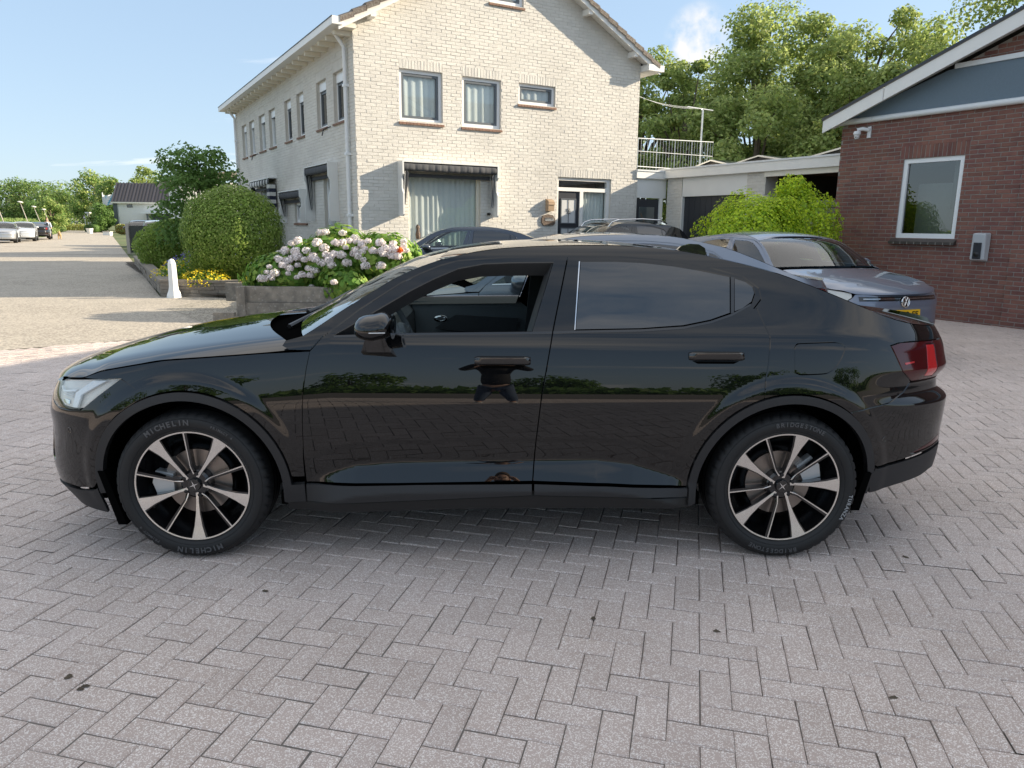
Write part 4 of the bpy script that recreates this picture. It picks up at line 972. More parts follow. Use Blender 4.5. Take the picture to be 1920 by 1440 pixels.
def window(parent, F, a0, a1, z0, z1, depth=.07, fr=.07, outer='upvc', inner='greyframe', sash=.055, curtain='curtain', glass='wglass', sill=None, sill_over=.03, room=True, trickle=False, seed=0):
    w = MB(); o0, o1 = -depth - .05, -depth + .01
    w.fbox(F, a0, a0 + fr, o0, o1, z0, z1); w.fbox(F, a1 - fr, a1, o0, o1, z0, z1); w.fbox(F, a0 + fr, a1 - fr, o0, o1, z0, z0 + fr * 1.1); w.fbox(F, a0 + fr, a1 - fr, o0, o1, z1 - fr, z1)
    wo = w.build('window', MT[outer], parent)
    b0, b1, y0, y1 = a0 + fr, a1 - fr, z0 + fr * 1.1, z1 - fr
    if trickle:
        fbox('trickle_vent', MT[outer], wo, F, b0, b1, o0 + .01, o1 + .012, y1 - .16, y1); fbox('vent_slot', MT['greyframe'], wo, F, b0, b1, o0 + .012, o1 + .014, y1 - .175, y1 - .165); y1 -= .18
    if inner:
        m = MB(); m.fbox(F, b0, b0 + sash, o0 + .006, o1 - .012, y0, y1); m.fbox(F, b1 - sash, b1, o0 + .006, o1 - .012, y0, y1); m.fbox(F, b0 + sash, b1 - sash, o0 + .006, o1 - .012, y0, y0 + sash); m.fbox(F, b0 + sash, b1 - sash, o0 + .006, o1 - .012, y1 - sash, y1)
        m.build('sash', MT[inner], wo); b0 += sash; b1 -= sash; y0 += sash; y1 -= sash
    m = MB(); o = (o0 + o1) / 2 - .01; m.quad(F.p(b0, o, y0), F.p(b1, o, y0), F.p(b1, o, y1), F.p(b0, o, y1)); m.build('pane', MT[glass], wo)
    if curtain:
        m = MB(); r = random.Random(seed); n = max(10, int((b1 - b0) / .022)); vs = []; ph = r.uniform(0, 6)
        for i in range(n + 1):
            a = a0 + (a1 - a0) * i / n; q = -.065 - depth + .014 * math.sin(i * 1.1 + ph + .8 * math.sin(i * .21)) + .008 * math.sin(i * .37 + ph)
            vs += [F.p(a, q, z0), F.p(a, q - .01, z1)]
        m.add(vs, [(2 * i, 2 * i + 2, 2 * i + 3, 2 * i + 1) for i in range(n)]); m.build('curtain', MT[curtain], wo, smooth=True)
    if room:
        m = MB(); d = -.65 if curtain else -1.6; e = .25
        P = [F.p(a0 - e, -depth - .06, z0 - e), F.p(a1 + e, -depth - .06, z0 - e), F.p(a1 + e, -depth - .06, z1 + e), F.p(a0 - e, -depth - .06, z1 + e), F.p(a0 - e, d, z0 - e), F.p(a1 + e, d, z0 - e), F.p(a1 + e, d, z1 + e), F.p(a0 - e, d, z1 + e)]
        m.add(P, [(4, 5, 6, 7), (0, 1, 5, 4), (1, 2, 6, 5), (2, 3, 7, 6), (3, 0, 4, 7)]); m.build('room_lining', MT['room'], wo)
    if sill:
        m = MB(); s0 = z0 - .055; n = max(3, round((a1 - a0 + 2 * sill_over) / .085)); st = (a1 - a0 + 2 * sill_over) / n; sp_ = bpy.data.objects.new('sill', None)
        for i in range(n):
            q = a0 - sill_over + i * st; m.hexa([F.p(q + .003, -.06, s0), F.p(q + .003, .045, s0 - .012), F.p(q + st - .003, .045, s0 - .012), F.p(q + st - .003, -.06, s0), F.p(q + .003, -.06, z0 + .004), F.p(q + .003, .045, s0 + .030), F.p(q + st - .003, .045, s0 + .030), F.p(q + st - .003, -.06, z0 + .004)])
        bpy.data.objects.remove(sp_); m.build('window_sill', MT[sill], wo)
    return wo
def awning_hood(parent, F, a0, a1, z0, z1, dep=.26, canvas='canvas', striped=False, sides=(1, 1), seed=0, white=True):
    """white-boarded hood round a window: two side panels, top board, gathered canvas, side flaps"""
    w = MB(); t = .035
    hood = fbox('awning_hood', MT['wpaint2'], parent, F, a0, a1, .004, dep, z1 - .03, z1)
    def side(a, s):
        m = MB(); q = [(0.004, z0 + .12), (dep * .55, z0 + .04), (dep, z0 + .0), (dep, z0 + .95 * (z1 - z0)), (dep, z1 - .03), (.004, z1 - .03)]
        st = [(.004, z0), (dep * .9, z0), (dep, z0 + .04), (dep, z0 + (z1 - z0) * .42), (dep * .8, z0 + (z1 - z0) * .5), (dep * .8, z0 + (z1 - z0) * .7), (dep, z0 + (z1 - z0) * .76), (dep, z1 - .03), (.004, z1 - .03)]
        pl = [F.p(a, o, z) for o, z in st]; m.prism(pl, F.a * (t * s)); m.build('side_panel', MT['wpaint2'], hood)
    if sides[0]: side(a0, 1)
    if sides[1]: side(a1, -1)
    r = random.Random(seed); n = 44; b0, b1 = a0 + t + .01, a1 - t - .01; vs = []; mi = []
    prof = [(.05, z1 - .04), (dep * .90, z1 - .045), (dep * .97, z1 - .08), (dep * .98, z1 - .15), (dep * .93, z1 - .20), (dep * .7, z1 - .205), (dep * .35, z1 - .17)]
    for i in range(n + 1):
        a = b0 + (b1 - b0) * i / n; sag = .035 * math.sin(math.pi * i / n) * .4; rp = .006 * math.sin(i * 2.1 + r.random()) + .006 * math.sin(i * .9)
        for k, (o, z) in enumerate(prof): vs.append(F.p(a, o + rp * (k > 1), z - sag * (k > 2) + rp * (k == 4)))
    k = len(prof); m = MB()
    for i in range(n):
        m.cur = (1 if (i // 3) % 2 else 0) if striped else 0
        m.add([vs[i * k + j] for j in range(k)] + [vs[(i + 1) * k + j] for j in range(k)], [(j, j + 1, k + j + 1, k + j) for j in range(k - 1)])
    m.build('gathered_canvas', [MT[canvas], MT['bluewhite']] if striped else [MT[canvas]], hood, smooth=True)
    m = MB()
    h = (z1 - z0) * .78
    for a, s in ((b0, 1), (b1, -1)):
        c = [F.p(a, .06, z1 - .2), F.p(a + s * .05, dep * .9, z1 - .2), F.p(a + s * .09, dep * .9, z1 - .25), F.p(a + s * .05, dep * .5, z1 - h), F.p(a + s * .01, dep * .35, z1 - h - .03), F.p(a, .05, z1 - h * .9)]
        m2 = MB(); m2.prism(c, F.a * (.02 * s)); m2.build('canvas_flap', MT[canvas] if not striped else MT['navy'], hood)
        for q in range(4):
            if seed % 2: m.tube([F.p(a + s * (.02 + .03 * q), dep * (.9 - .12 * q), z1 - .22), F.p(a + s * (.02 + .02 * q), dep * (.6 - .1 * q), z1 - h - .02)], .006, 5)
    if m.v: m.build('awning_rod', MT['bluewhite'], hood, kind='stuff')
    fbox('awning_rail', MT['canvas'], hood, F, b0, b1, dep * .2, dep * .2 + .03, z1 - .33, z1 - .25)
    return hood
HO = Vector((-3.38, 16.5, 0))
FF = Frame(HO, D30, N30)                    # gable front: a to the right, outwards towards the yard
FS = Frame(HO, -N30, -D30)                  # long side along the lane: a goes away
HW, HL, EZ = 7.61, 13.45, 5.40
def house():
    R_ = thing('brick_house', 'tall white-painted brick house with a gable end, grey awnings and a brown tiled roof', 'house', tuple(HO))
    pitch = math.tan(math.radians(31.5)); apex = EZ + HW / 2 * pitch
    out = [(0, -.05), (HW, -.05), (HW, EZ + .24), (HW / 2, apex + .10), (0, EZ + .24)]
    w1 = (1.01, 2.03, 3.75, 4.83); w2 = (2.52, 3.52, 3.74, 4.82); w3 = (4.0, 5.02, 4.36, 4.82); wa = (3.22, 4.10, 6.46, 7.25)
    gl = (1.17, 2.99, .45, 2.66); dr = (5.15, 6.80, .12, 2.73)
    front_lint = [(w[0], w[1], w[3], w[3] + .21) for w in (w1, w2, w3)] + [(dr[0], dr[1], dr[3], dr[3] + .19)]
    brick_face(R_, FF, 0, HW, -.05, apex + .1, MT['wbrick'], MT['wmortar'], .236, .0722, .0075, .0055, holes=[w1, w2, w3, wa, gl, dr], outline=out, lintels=front_lint, near=(2.6, 2.6), nmax=190, thick=.12, jitter=.003, seed=2, name='gable_wall')
    sw = [(.66, 1.46), (2.02, 2.84), (4.06, 4.75), (5.36, 6.1), (7.26, 8.1), (8.66, 9.55), (10.3, 11.1), (11.6, 12.4)]
    side_holes = [(a, b, 3.78, 4.84) for a, b in sw]; sg = (1.62, 2.55, .35, 2.62); s2 = (4.2, 5.5, 1.56, 2.26); s3 = (7.8, 9.9, 1.3, 2.75)
    brick_face(R_, FS, 0, HL, -.05, EZ, MT['wbrick'], MT['wmortar'], .236, .0722, .0075, .0055, holes=side_holes + [sg, s2, s3], lintels=[(a, b, 4.84, 5.05) for a, b in sw], near=(0, 3), nmax=100, thick=.12, jitter=.003, seed=3, name='side_wall')
    # remaining two walls, plain
    m = MB(); B0 = FF.p(HW, 0, 0); 
    m.quad(FF.p(HW, 0, 0), FF.p(HW, -HL, 0), FF.p(HW, -HL, EZ), FF.p(HW, 0, EZ)); m.add([FF.p(0, -HL, 0), FF.p(HW, -HL, 0), FF.p(HW, -HL, EZ), FF.p(HW / 2, -HL, apex), FF.p(0, -HL, EZ)], [(0, 1, 2, 3, 4)]); m.build('back_wall', MT['wbrick'], R_)
    # windows
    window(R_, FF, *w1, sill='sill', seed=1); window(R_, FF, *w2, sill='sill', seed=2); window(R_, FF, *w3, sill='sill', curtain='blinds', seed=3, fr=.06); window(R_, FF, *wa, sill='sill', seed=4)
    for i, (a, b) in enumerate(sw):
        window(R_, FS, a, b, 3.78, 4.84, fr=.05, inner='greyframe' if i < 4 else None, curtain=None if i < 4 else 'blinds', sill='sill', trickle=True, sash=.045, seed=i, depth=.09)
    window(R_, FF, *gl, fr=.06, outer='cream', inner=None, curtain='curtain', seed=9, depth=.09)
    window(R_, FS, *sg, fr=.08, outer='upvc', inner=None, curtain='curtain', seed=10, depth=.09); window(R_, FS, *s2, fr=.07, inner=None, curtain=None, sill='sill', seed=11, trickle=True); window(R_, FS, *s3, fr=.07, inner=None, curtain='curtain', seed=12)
    awning_hood(R_, FF, .93, 3.32, 1.72, 2.90, dep=.30, seed=1); awning_hood(R_, FS, 1.34, 3.46, 1.6, 2.92, dep=.24, seed=3); awning_hood(R_, FS, 4.0, 6.4, 1.55, 2.42, dep=.24, seed=5)
    h = awning_hood(R_, FS, 7.5, 10.5, 1.9, 2.88, dep=.24, striped=True, sides=(0, 0), seed=8)
    for k in range(7): fbox('striped_flap', MT['navy'] if k % 2 else MT['bluewhite'], h, FS, 7.5, 7.85, .05, .235, 1.9 + k * .11, 1.9 + k * .11 + .108)
    # front door unit: frame, transom light, panelled door, curtained side light
    a0, a1, z0, z1 = dr; m = MB(); o0, o1 = -.14, -.05
    m.fbox(FF, a0, a0 + .06, o0, o1, z0, z1); m.fbox(FF, a1 - .10, a1, o0, o1, z0, z1); m.fbox(FF, a0 + .06, a1 - .10, o0, o1, z1 - .07, z1); m.fbox(FF, a0 + .06, a1 - .10, o0, o1, 2.40, 2.49); m.fbox(FF, 5.87, 5.97, o0, o1, z0, 2.40); m.fbox(FF, 5.97, a1 - .10, o0, o1, z0, z0 + .10)
    df = m.build('door_frame', MT['wpaint'], R_)
    d = fbox('front_door', MT['anthra'], R_, FF, 5.21, 5.87, -.13, -.085, z0 + .02, 2.40)
    def ledge(a, b, c, e): 
        m = MB(); t = .022
        for q in ((a, b, c, c + t), (a, b, e - t, e), (a, a + t, c + t, e - t), (b - t, b, c + t, e - t)): m.fbox(FF, q[0], q[1], -.085, -.065, q[2], q[3])
        m.build('panel_moulding', MT['greyframe'], d); m = MB(); m.quad(FF.p(a + t, -.078, c + t), FF.p(b - t, -.078, c + t), FF.p(b - t, -.078, e - t), FF.p(a + t, -.078, e - t)); m.build('leaded_pane', MT['blinds'], d)
        m = MB(); mid = (a + b) / 2; zc = (c + e) / 2
        m.tube([FF.p(mid, -.068, c + t), FF.p(mid, -.068, e - t)], .006, 5)
        for k in range(8):
            an = k * math.pi / 4; m.tube([FF.p(mid, -.068, zc), FF.p(mid + .07 * math.cos(an), -.068, zc + .09 * math.sin(an)), FF.p(mid + .07 * math.cos(an + .6), -.068, zc + .05 * math.sin(an + .6))], .004, 4)
        m.build('grille_scroll', MT['dkmetal'], d)
    ledge(5.31, 5.77, 1.60, 2.22); ledge(5.31, 5.77, .62, 1.50)
    m = MB(); m.lathe([(0, .03), (.03, .02), (.03, 0)], FF.p(5.26, -.085, 1.22), N30, D30, (0, 0, 1), 12); m.build('door_knob', MT['chrome'], d, smooth=True)
    m = MB(); m.quad(FF.p(5.97, -.10, z0 + .1), FF.p(a1 - .1, -.10, z0 + .1), FF.p(a1 - .1, -.10, 2.40), FF.p(5.97, -.10, 2.40)); m.quad(FF.p(5.21, -.10, 2.49), FF.p(a1 - .1, -.10, 2.49), FF.p(a1 - .1, -.10, z1 - .07), FF.p(5.21, -.10, z1 - .07)); m.build('side_light', MT['wglass'], R_)
    m = MB(); n = 40; vs = []
    for i in range(n + 1): a = 5.93 + (.8) * i / n; q = -.2 + .016 * math.sin(i * 1.2); vs += [FF.p(a, q, z0), FF.p(a, q, 2.42)]
    m.add(vs, [(2 * i, 2 * i + 2, 2 * i + 3, 2 * i + 1) for i in range(n)]); m.build('curtain', MT['curtain'], R_, smooth=True)
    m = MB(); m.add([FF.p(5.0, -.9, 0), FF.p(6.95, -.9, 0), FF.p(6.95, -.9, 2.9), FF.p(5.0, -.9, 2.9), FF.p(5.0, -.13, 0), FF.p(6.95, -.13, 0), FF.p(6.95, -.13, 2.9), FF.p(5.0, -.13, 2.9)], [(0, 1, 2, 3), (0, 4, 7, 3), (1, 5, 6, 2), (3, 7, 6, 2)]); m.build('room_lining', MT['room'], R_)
    fbox('door_step', MT['stone'], R_, FF, 5.0, 6.95, .0, .45, -.05, .12)
    # roof: two slopes, verge boards, tiles along both verges, gutters with soffit brackets
    OV, EO, TH = .30, .48, .16
    ridge = apex + .02
    def slope(s, name):
        m = MB(); e = lambda a: (a if s < 0 else HW - a)
        A = -.36; zl = EZ + .17
        p = [(e(A), zl), (e(HW / 2), ridge + .14)]
        m.add([FF.p(p[0][0], OV, p[0][1]), FF.p(p[1][0], OV, p[1][1]), FF.p(p[1][0], -HL - OV, p[1][1]), FF.p(p[0][0], -HL - OV, p[0][1])], [(0, 1, 2, 3) if s > 0 else (3, 2, 1, 0)])
        m.add([FF.p(p[0][0], OV, p[0][1] - .05), FF.p(p[1][0], OV, p[1][1] - .05), FF.p(p[1][0], -HL - OV, p[1][1] - .05), FF.p(p[0][0], -HL - OV, p[0][1] - .05)], [(0, 1, 2, 3)])
        ob = m.build(name, MT['tile'], R_)
        # verge board
        m = MB(); q0, q1 = (e(A - .02), zl - .04), (e(HW / 2), ridge + .10)
        for off, tt in ((OV - .02, .03),):
            m.hexa([FF.p(q0[0], off, q0[1] - .17), FF.p(q0[0], off + tt, q0[1] - .17), FF.p(q1[0], off + tt, q1[1] - .17), FF.p(q1[0], off, q1[1] - .17), FF.p(q0[0], off, q0[1]), FF.p(q0[0], off + tt, q0[1]), FF.p(q1[0], off + tt, q1[1]), FF.p(q1[0], off, q1[1])])
        m.build('verge_board', MT['wpaint'], ob)
        m = MB(); m.quad(FF.p(q0[0], 0, q0[1] - .10), FF.p(q0[0], OV, q0[1] - .10), FF.p(q1[0], OV, q1[1] - .10), FF.p(q1[0], 0, q1[1] - .10)); m.build('verge_soffit', MT['wpaint'], ob)
        for t_ in (.18, .52, .86):
            aa = q0[0] + (q1[0] - q0[0]) * t_; zz = q0[1] + (q1[1] - q0[1]) * t_ - .2; fbox('purlin_end', MT['wpaint'], ob, FF, aa - .06, aa + .06, 0, OV - .02, zz - .04, zz + .09)
        # verge tiles stepping up the slope
        L = math.hypot(HW / 2 + EO, (HW / 2 + EO) * pitch); n = 15; ux = (e(HW / 2) - e(A)) / n; uz = (ridge + .14 - zl) / n
        for i in range(n):
            x0_, zz0 = e(A) + ux * i, zl + uz * i; x1_, zz1 = x0_ + ux * 1.08, zz0 + uz * 1.08; lift = .035
            m = MB(); pr = []
            for (xx, zz, l2) in ((x0_, zz0, lift), (x1_, zz1, .0)):
                pr += [(xx, OV + .05, zz + l2 - .11), (xx, OV + .05, zz + l2), (xx, OV - .05, zz + l2 + .035), (xx, OV - .28, zz + l2 + .02)]
            m.add([FF.p(a, o, z) for a, o, z in pr], [(0, 1, 5, 4), (1, 2, 6, 5), (2, 3, 7, 6), (0, 1, 2, 3)]); m.build('verge_tile', MT['tile'], ob)
        return ob
    slope(-1, 'roof'); slope(1, 'roof')
    # tile rows on the roof slopes as one joined part
    def gutter(F, L0, L1, side_a, z):
        m = MB(); m.fbox(F, L0, L1, .30, .52, z, z + .15); g = m.build('gutter', MT['wpaint'], R_); fbox('gutter_lip', MT['dkmetal'], g, F, L0, L1, .515, .53, z + .135, z + .155)
        fbox('soffit_board', MT['cream'], g, F, L0 + .1, L1 - .1, .0, .31, z - .01, z + .08)
        n = 24
        for i in range(n):
            a = L0 + .45 + (L1 - L0 - .9) * i / (n - 1); fbox('rafter_foot', MT['cream'], g, F, a - .045, a + .045, 0, .36, z - .10, z - .012)
    gutter(FS, -.34, HL + .34, 0, EZ + .05)
    FR = Frame(FF.p(HW, 0, 0), -N30, D30); m = MB(); m.fbox(FR, -.34, HL + .34, .0, .50, EZ + .02, EZ + .17); m.build('gutter', MT['wpaint'], R_)
    # downpipes
    for a in (.36, 13.25):
        m = MB(); m.tube([FS.p(a, .30, EZ + .08), FS.p(a, .14, EZ - .12), FS.p(a, .075, EZ - .22), FS.p(a, .075, .1)], .042, 10); dp = m.build('downpipe', MT['upvc'], R_, smooth=True, angle=50)
        for z in (4.4, 3.0, 1.7): fbox('pipe_clip', MT['upvc'], dp, FS, a - .055, a + .055, 0, .125, z, z + .05)
    for a, z in ((1.75, 3.72), (9.9, 3.72)):
        m = MB(); m.tube([FS.p(a, .0, z + .02), FS.p(a, .18, z - .06), FS.p(a, .22, z - .2)], .014, 6); m.build('window_stay', MT['dkmetal'], R_)
    # letterbox and carved name plaque
    m = MB(); m.prism([FF.p(4.80, 0, 1.90), FF.p(4.80, .14, 1.90), FF.p(4.80, .16, 2.12), FF.p(4.80, .10, 2.17), FF.p(4.80, 0, 2.19)], D30 * .17); lb = m.build('letterbox', MT['copper'], R_)
    fbox('letterbox_flap', MT['copper'], lb, FF, 4.79, 4.98, .155, .17, 2.05, 2.09)
    m = MB(); vs = [(4.68 + .05 * 0, 1.62), (4.68, 1.72), (4.72, 1.79), (4.86, 1.82), (5.0, 1.80), (5.07, 1.72), (5.07, 1.6), (5.02, 1.555), (4.74, 1.555)]
    m.prism([FF.p(a, .005, z) for a, z in vs], N30 * .04); pq = m.build('name_plaque', MT['bronze'], R_)
    m = MB()
    for k in range(7):
        a = 4.78 + k * .037; m.tube([FF.p(a, .05, 1.66), FF.p(a + .012, .05, 1.74), FF.p(a + .024, .05, 1.66)], .006, 4)
    m.build('carved_lettering', MT['wpaint2'], pq)
    m = MB(); m.lathe([(0, .10), (.035, .08), (.03, 0)], FF.p(3.18, .02, 1.80), N30, D30, (0, 0, 1), 12); m.build('wall_lamp', MT['blackp'], R_, smooth=True)
    # ornament behind the glass
    m = MB(); m.lathe([(.02, 0), (.05, .05), (.07, .14), (.03, .22), (.045, .30), (.0, .36)], FF.p(1.5, -.125, .52 + .75), (0, 0, 1), (1, 0, 0), (0, 1, 0), 12)
    m = MB(); m.lathe([(.05, 0), (.06, .1), (.035, .2), (.05, .27), (.0, .33)], FF.p(1.45, -.145, 1.22), (0, 0, 1), (1, 0, 0), (0, 1, 0), 10); orn = m.build('window_ornament', MT['bronze'], None, smooth=True)
    tag(orn, 'small dark figurine standing inside the large curtained window', 'ornament')
    return R_
house()
def garage():
    GO = Vector((4.17, 20.75, 0)); FG = Frame(GO, N30, -D30)
    FL = Frame(FF.p(HW, 0, 0), D30, N30)        # short link wall in line with the gable
    R_ = thing('garage', 'low white flat-roofed garage with an anthracite door between the house and the bush', 'garage', tuple(GO))
    L = 1.08
    brick_face(R_, FG, -.02, .56, 0, 2.82, MT['wbrick'], MT['wmortar'], .236, .0722, .0075, .005, seed=7, name='pier', jitter=.003)
    brick_face(R_, FG, 2.80, 3.34, 0, 2.82, MT['wbrick'], MT['wmortar'], .236, .0722, .0075, .005, seed=8, name='pier', jitter=.003)
    fbox('end_return', MT['wbrick'], R_, FG, 3.34, 3.36, -.5, 0, 0, 2.82)
    fbox('white_panel', MT['wpaint2'], R_, FG, .56, 2.80, -.06, -.01, 2.33, 2.82)
    d = fbox('garage_door', MT['anthra'], R_, FG, .56, 2.80, -.14, -.10, 0, 2.33)
    for k in range(11): fbox('door_board', MT['anthra'], d, FG, .57 + k * .2027, .57 + k * .2027 + .196, -.10, -.085, .02, 2.32)
    for a in (.56, 2.78): fbox('door_jamb', MT['wpaint'], R_, FG, a, a + .03, -.10, .0, 0, 2.33)
    # fascia
    fbox('fascia', MT['wpaint'], R_, FG, -.3, 7.6, -.02, .12, 2.82, 3.03); fbox('fascia_trim', MT['alup'], R_, FG, -.3, 7.6, -.02, .14, 3.03, 3.07)
    fbox('carport_beam', MT['cream'], R_, FG, 3.36, 7.6, -.04, .06, 2.70, 2.818)
    m = MB(); m.quad(FG.p(-.3, -.02, 3.02), FG.p(7.6, -.02, 3.02), FG.p(7.6, -7, 3.02), FG.p(-.3, -7, 3.02)); m.build('flat_roof', MT['roofflat'], R_)
    m = MB(); m.quad(FG.p(3.36, -.02, 2.80), FG.p(7.6, -.02, 2.80), FG.p(7.6, -5, 2.80), FG.p(3.36, -5, 2.80)); m.build('carport_ceiling', MT['orangewood'], R_)
    m = MB(); m.quad(FG.p(3.3, -5, 0), FG.p(7.6, -5, 0), FG.p(7.6, -5, 2.8), FG.p(3.3, -5, 2.8)); m.quad(FG.p(3.36, -.4, 0), FG.p(3.36, -5, 0), FG.p(3.36, -5, 2.8), FG.p(3.36, -.4, 2.8)); m.build('carport_wall', MT['room'], R_)
    fbox('carport_shelf', MT['fencewood'], R_, FG, 3.6, 7.0, -4.9, -4.2, 2.0, 2.05)
    # link
    m = MB()
    brick_face(R_, FL, .0, .06, 0, 2.96, MT['wbrick'], MT['wmortar'], .236, .0722, .0075, .005, seed=9, name='link_pier')
    fbox('link_panel', MT['wpaint2'], R_, FL, .06, L, -.06, -.02, 2.30, 2.80); fbox('link_fascia', MT['wpaint'], R_, FL, 0, L, -.06, .05, 2.80, 2.98); fbox('link_trim', MT['alup'], R_, FL, 0, L, -.06, .07, 2.98, 3.02)
    fbox('door_frame', MT['wpaint'], R_, FL, .86, .98, -.09, -.02, 0, 2.30)
    dd = fbox('side_door', MT['anthra'], R_, FL, .06, .86, -.10, -.05, 0, 2.27)
    m = MB(); m.quad(FL.p(.2, -.045, 1.0), FL.p(.72, -.045, 1.0), FL.p(.72, -.045, 2.06), FL.p(.2, -.045, 2.06)); m.build('pane', MT['dglass'], dd)
    fbox('pane_lining', MT['curtain'], dd, FL, .2, .72, -.0495, -.0485, 1.0, 2.06)
    m = MB()
    for k in range(5): m.tube([FL.p(.25 + .08 * k, -.047, 1.9 - .12 * k), FL.p(.34 + .08 * k, -.047, 1.75 - .13 * k)], .015, 4)
    m.build('pane_ornament', MT['copper'], dd)
    m = MB(); m.quad(FL.p(0, -.05, 3.0), FL.p(L + 3, -.05, 3.0), FL.p(L + 3, -6, 3.0), FL.p(0, -6, 3.0)); m.build('link_roof', MT['roofflat'], R_)
    # solar panels in ridged pairs on the roof
    for i, (a, w) in enumerate(((.2, 1.55), (1.62, 1.9), (3.85, 2.1))):
        s = thing('solar_panel', ('leftmost pair', 'middle pair', 'right-hand pair beside the red wall')[i] + ' of tilted solar panels on the garage roof', 'solar panel', FG.p(a, -.8, 3.04), 0, 'solar panels on the garage roof')
        h = .20; hw = w / 2
        for k, (x0, z0_, x1, z1_) in enumerate(((a, .03, a + hw, h), (a + hw, h, a + w, .03))):
            m = MB(); m.hexa([FG.p(x0, -.55, 3.04 + z0_), FG.p(x0, -1.7, 3.04 + z0_), FG.p(x1, -1.7, 3.04 + z1_), FG.p(x1, -.55, 3.04 + z1_), FG.p(x0, -.55, 3.075 + z0_), FG.p(x0, -1.7, 3.075 + z0_), FG.p(x1, -1.7, 3.075 + z1_), FG.p(x1, -.55, 3.075 + z1_)]); m.build('panel_frame', MT['alu'], s)
            m = MB(); m.quad(FG.p(x0 + .04, -.6, 3.078 + z0_), FG.p(x1 - .04, -.6, 3.078 + z1_), FG.p(x1 - .04, -1.65, 3.078 + z1_), FG.p(x0 + .04, -1.65, 3.078 + z0_)); m.build('solar_cells', MT['solar'], s)
        m = MB(); m.add([FG.p(a + .05, -.62, 3.05), FG.p(a + w - .05, -.62, 3.05), FG.p(a + hw, -.62, 3.03 + h)], [(0, 1, 2)]); m.build('wind_plate', MT['blackp'], s)
    # balustrade and clothes line on the roof terrace
    b = thing('balustrade', 'thin white metal balustrade round the roof terrace beside the house', 'balustrade', (3.4, 21, 3.05))
    P0, P1 = Vector((3.35, 21.0, 0)), Vector((6.15, 24.0, 0)); up = Vector((0, 0, 1))
    m = MB(); m.tube([P0 + up * 3.88, P1 + up * 4.12], .016, 6); m.build('top_rail', MT['alu'], b); m = MB(); m.tube([P0 + up * 3.15, P1 + up * 3.25], .015, 6); m.tube([P0 + up * 3.55, P1 + up * 3.70], .010, 6); m.build('mid_rail', MT['alu'], b)
    for k in range(27):
        q = P0 + (P1 - P0) * (k / 26); m = MB(); z = 3.88 + .24 * k / 26; rr_ = .014 if k % 6 == 0 else .0055; m.tube([q + up * 3.1, q + up * z], rr_, 5); m.build('baluster', MT['alu'], b)
    c = thing('clothes_line', 'metal clothes-line post with wires above the roof terrace railing', 'clothes line', (5.77, 24.0, 3.05))
    m = MB(); m.tube([(5.77, 24, 3.05), (5.77, 24, 5.06)], .028, 8); m.build('post', MT['alu'], c); m = MB(); m.tube([(5.2, 23.6, 5.09), (6.15, 24.3, 5.09)], .022, 6); m.build('crossbar', MT['alu'], c)
    for k in range(3):
        e = Vector((5.25 + .2 * k, 23.64 + .15 * k, 5.09)); s_ = Vector((2.9, 20.6, 5.0 + .02 * k)); pts = [s_ + (e - s_) * (i / 8) - up * (.08 + .03 * k) * math.sin(math.pi * i / 8) for i in range(9)]
        m = MB(); m.tube(pts, .0035, 4); m.build('wire', MT['alup'], c)
garage()
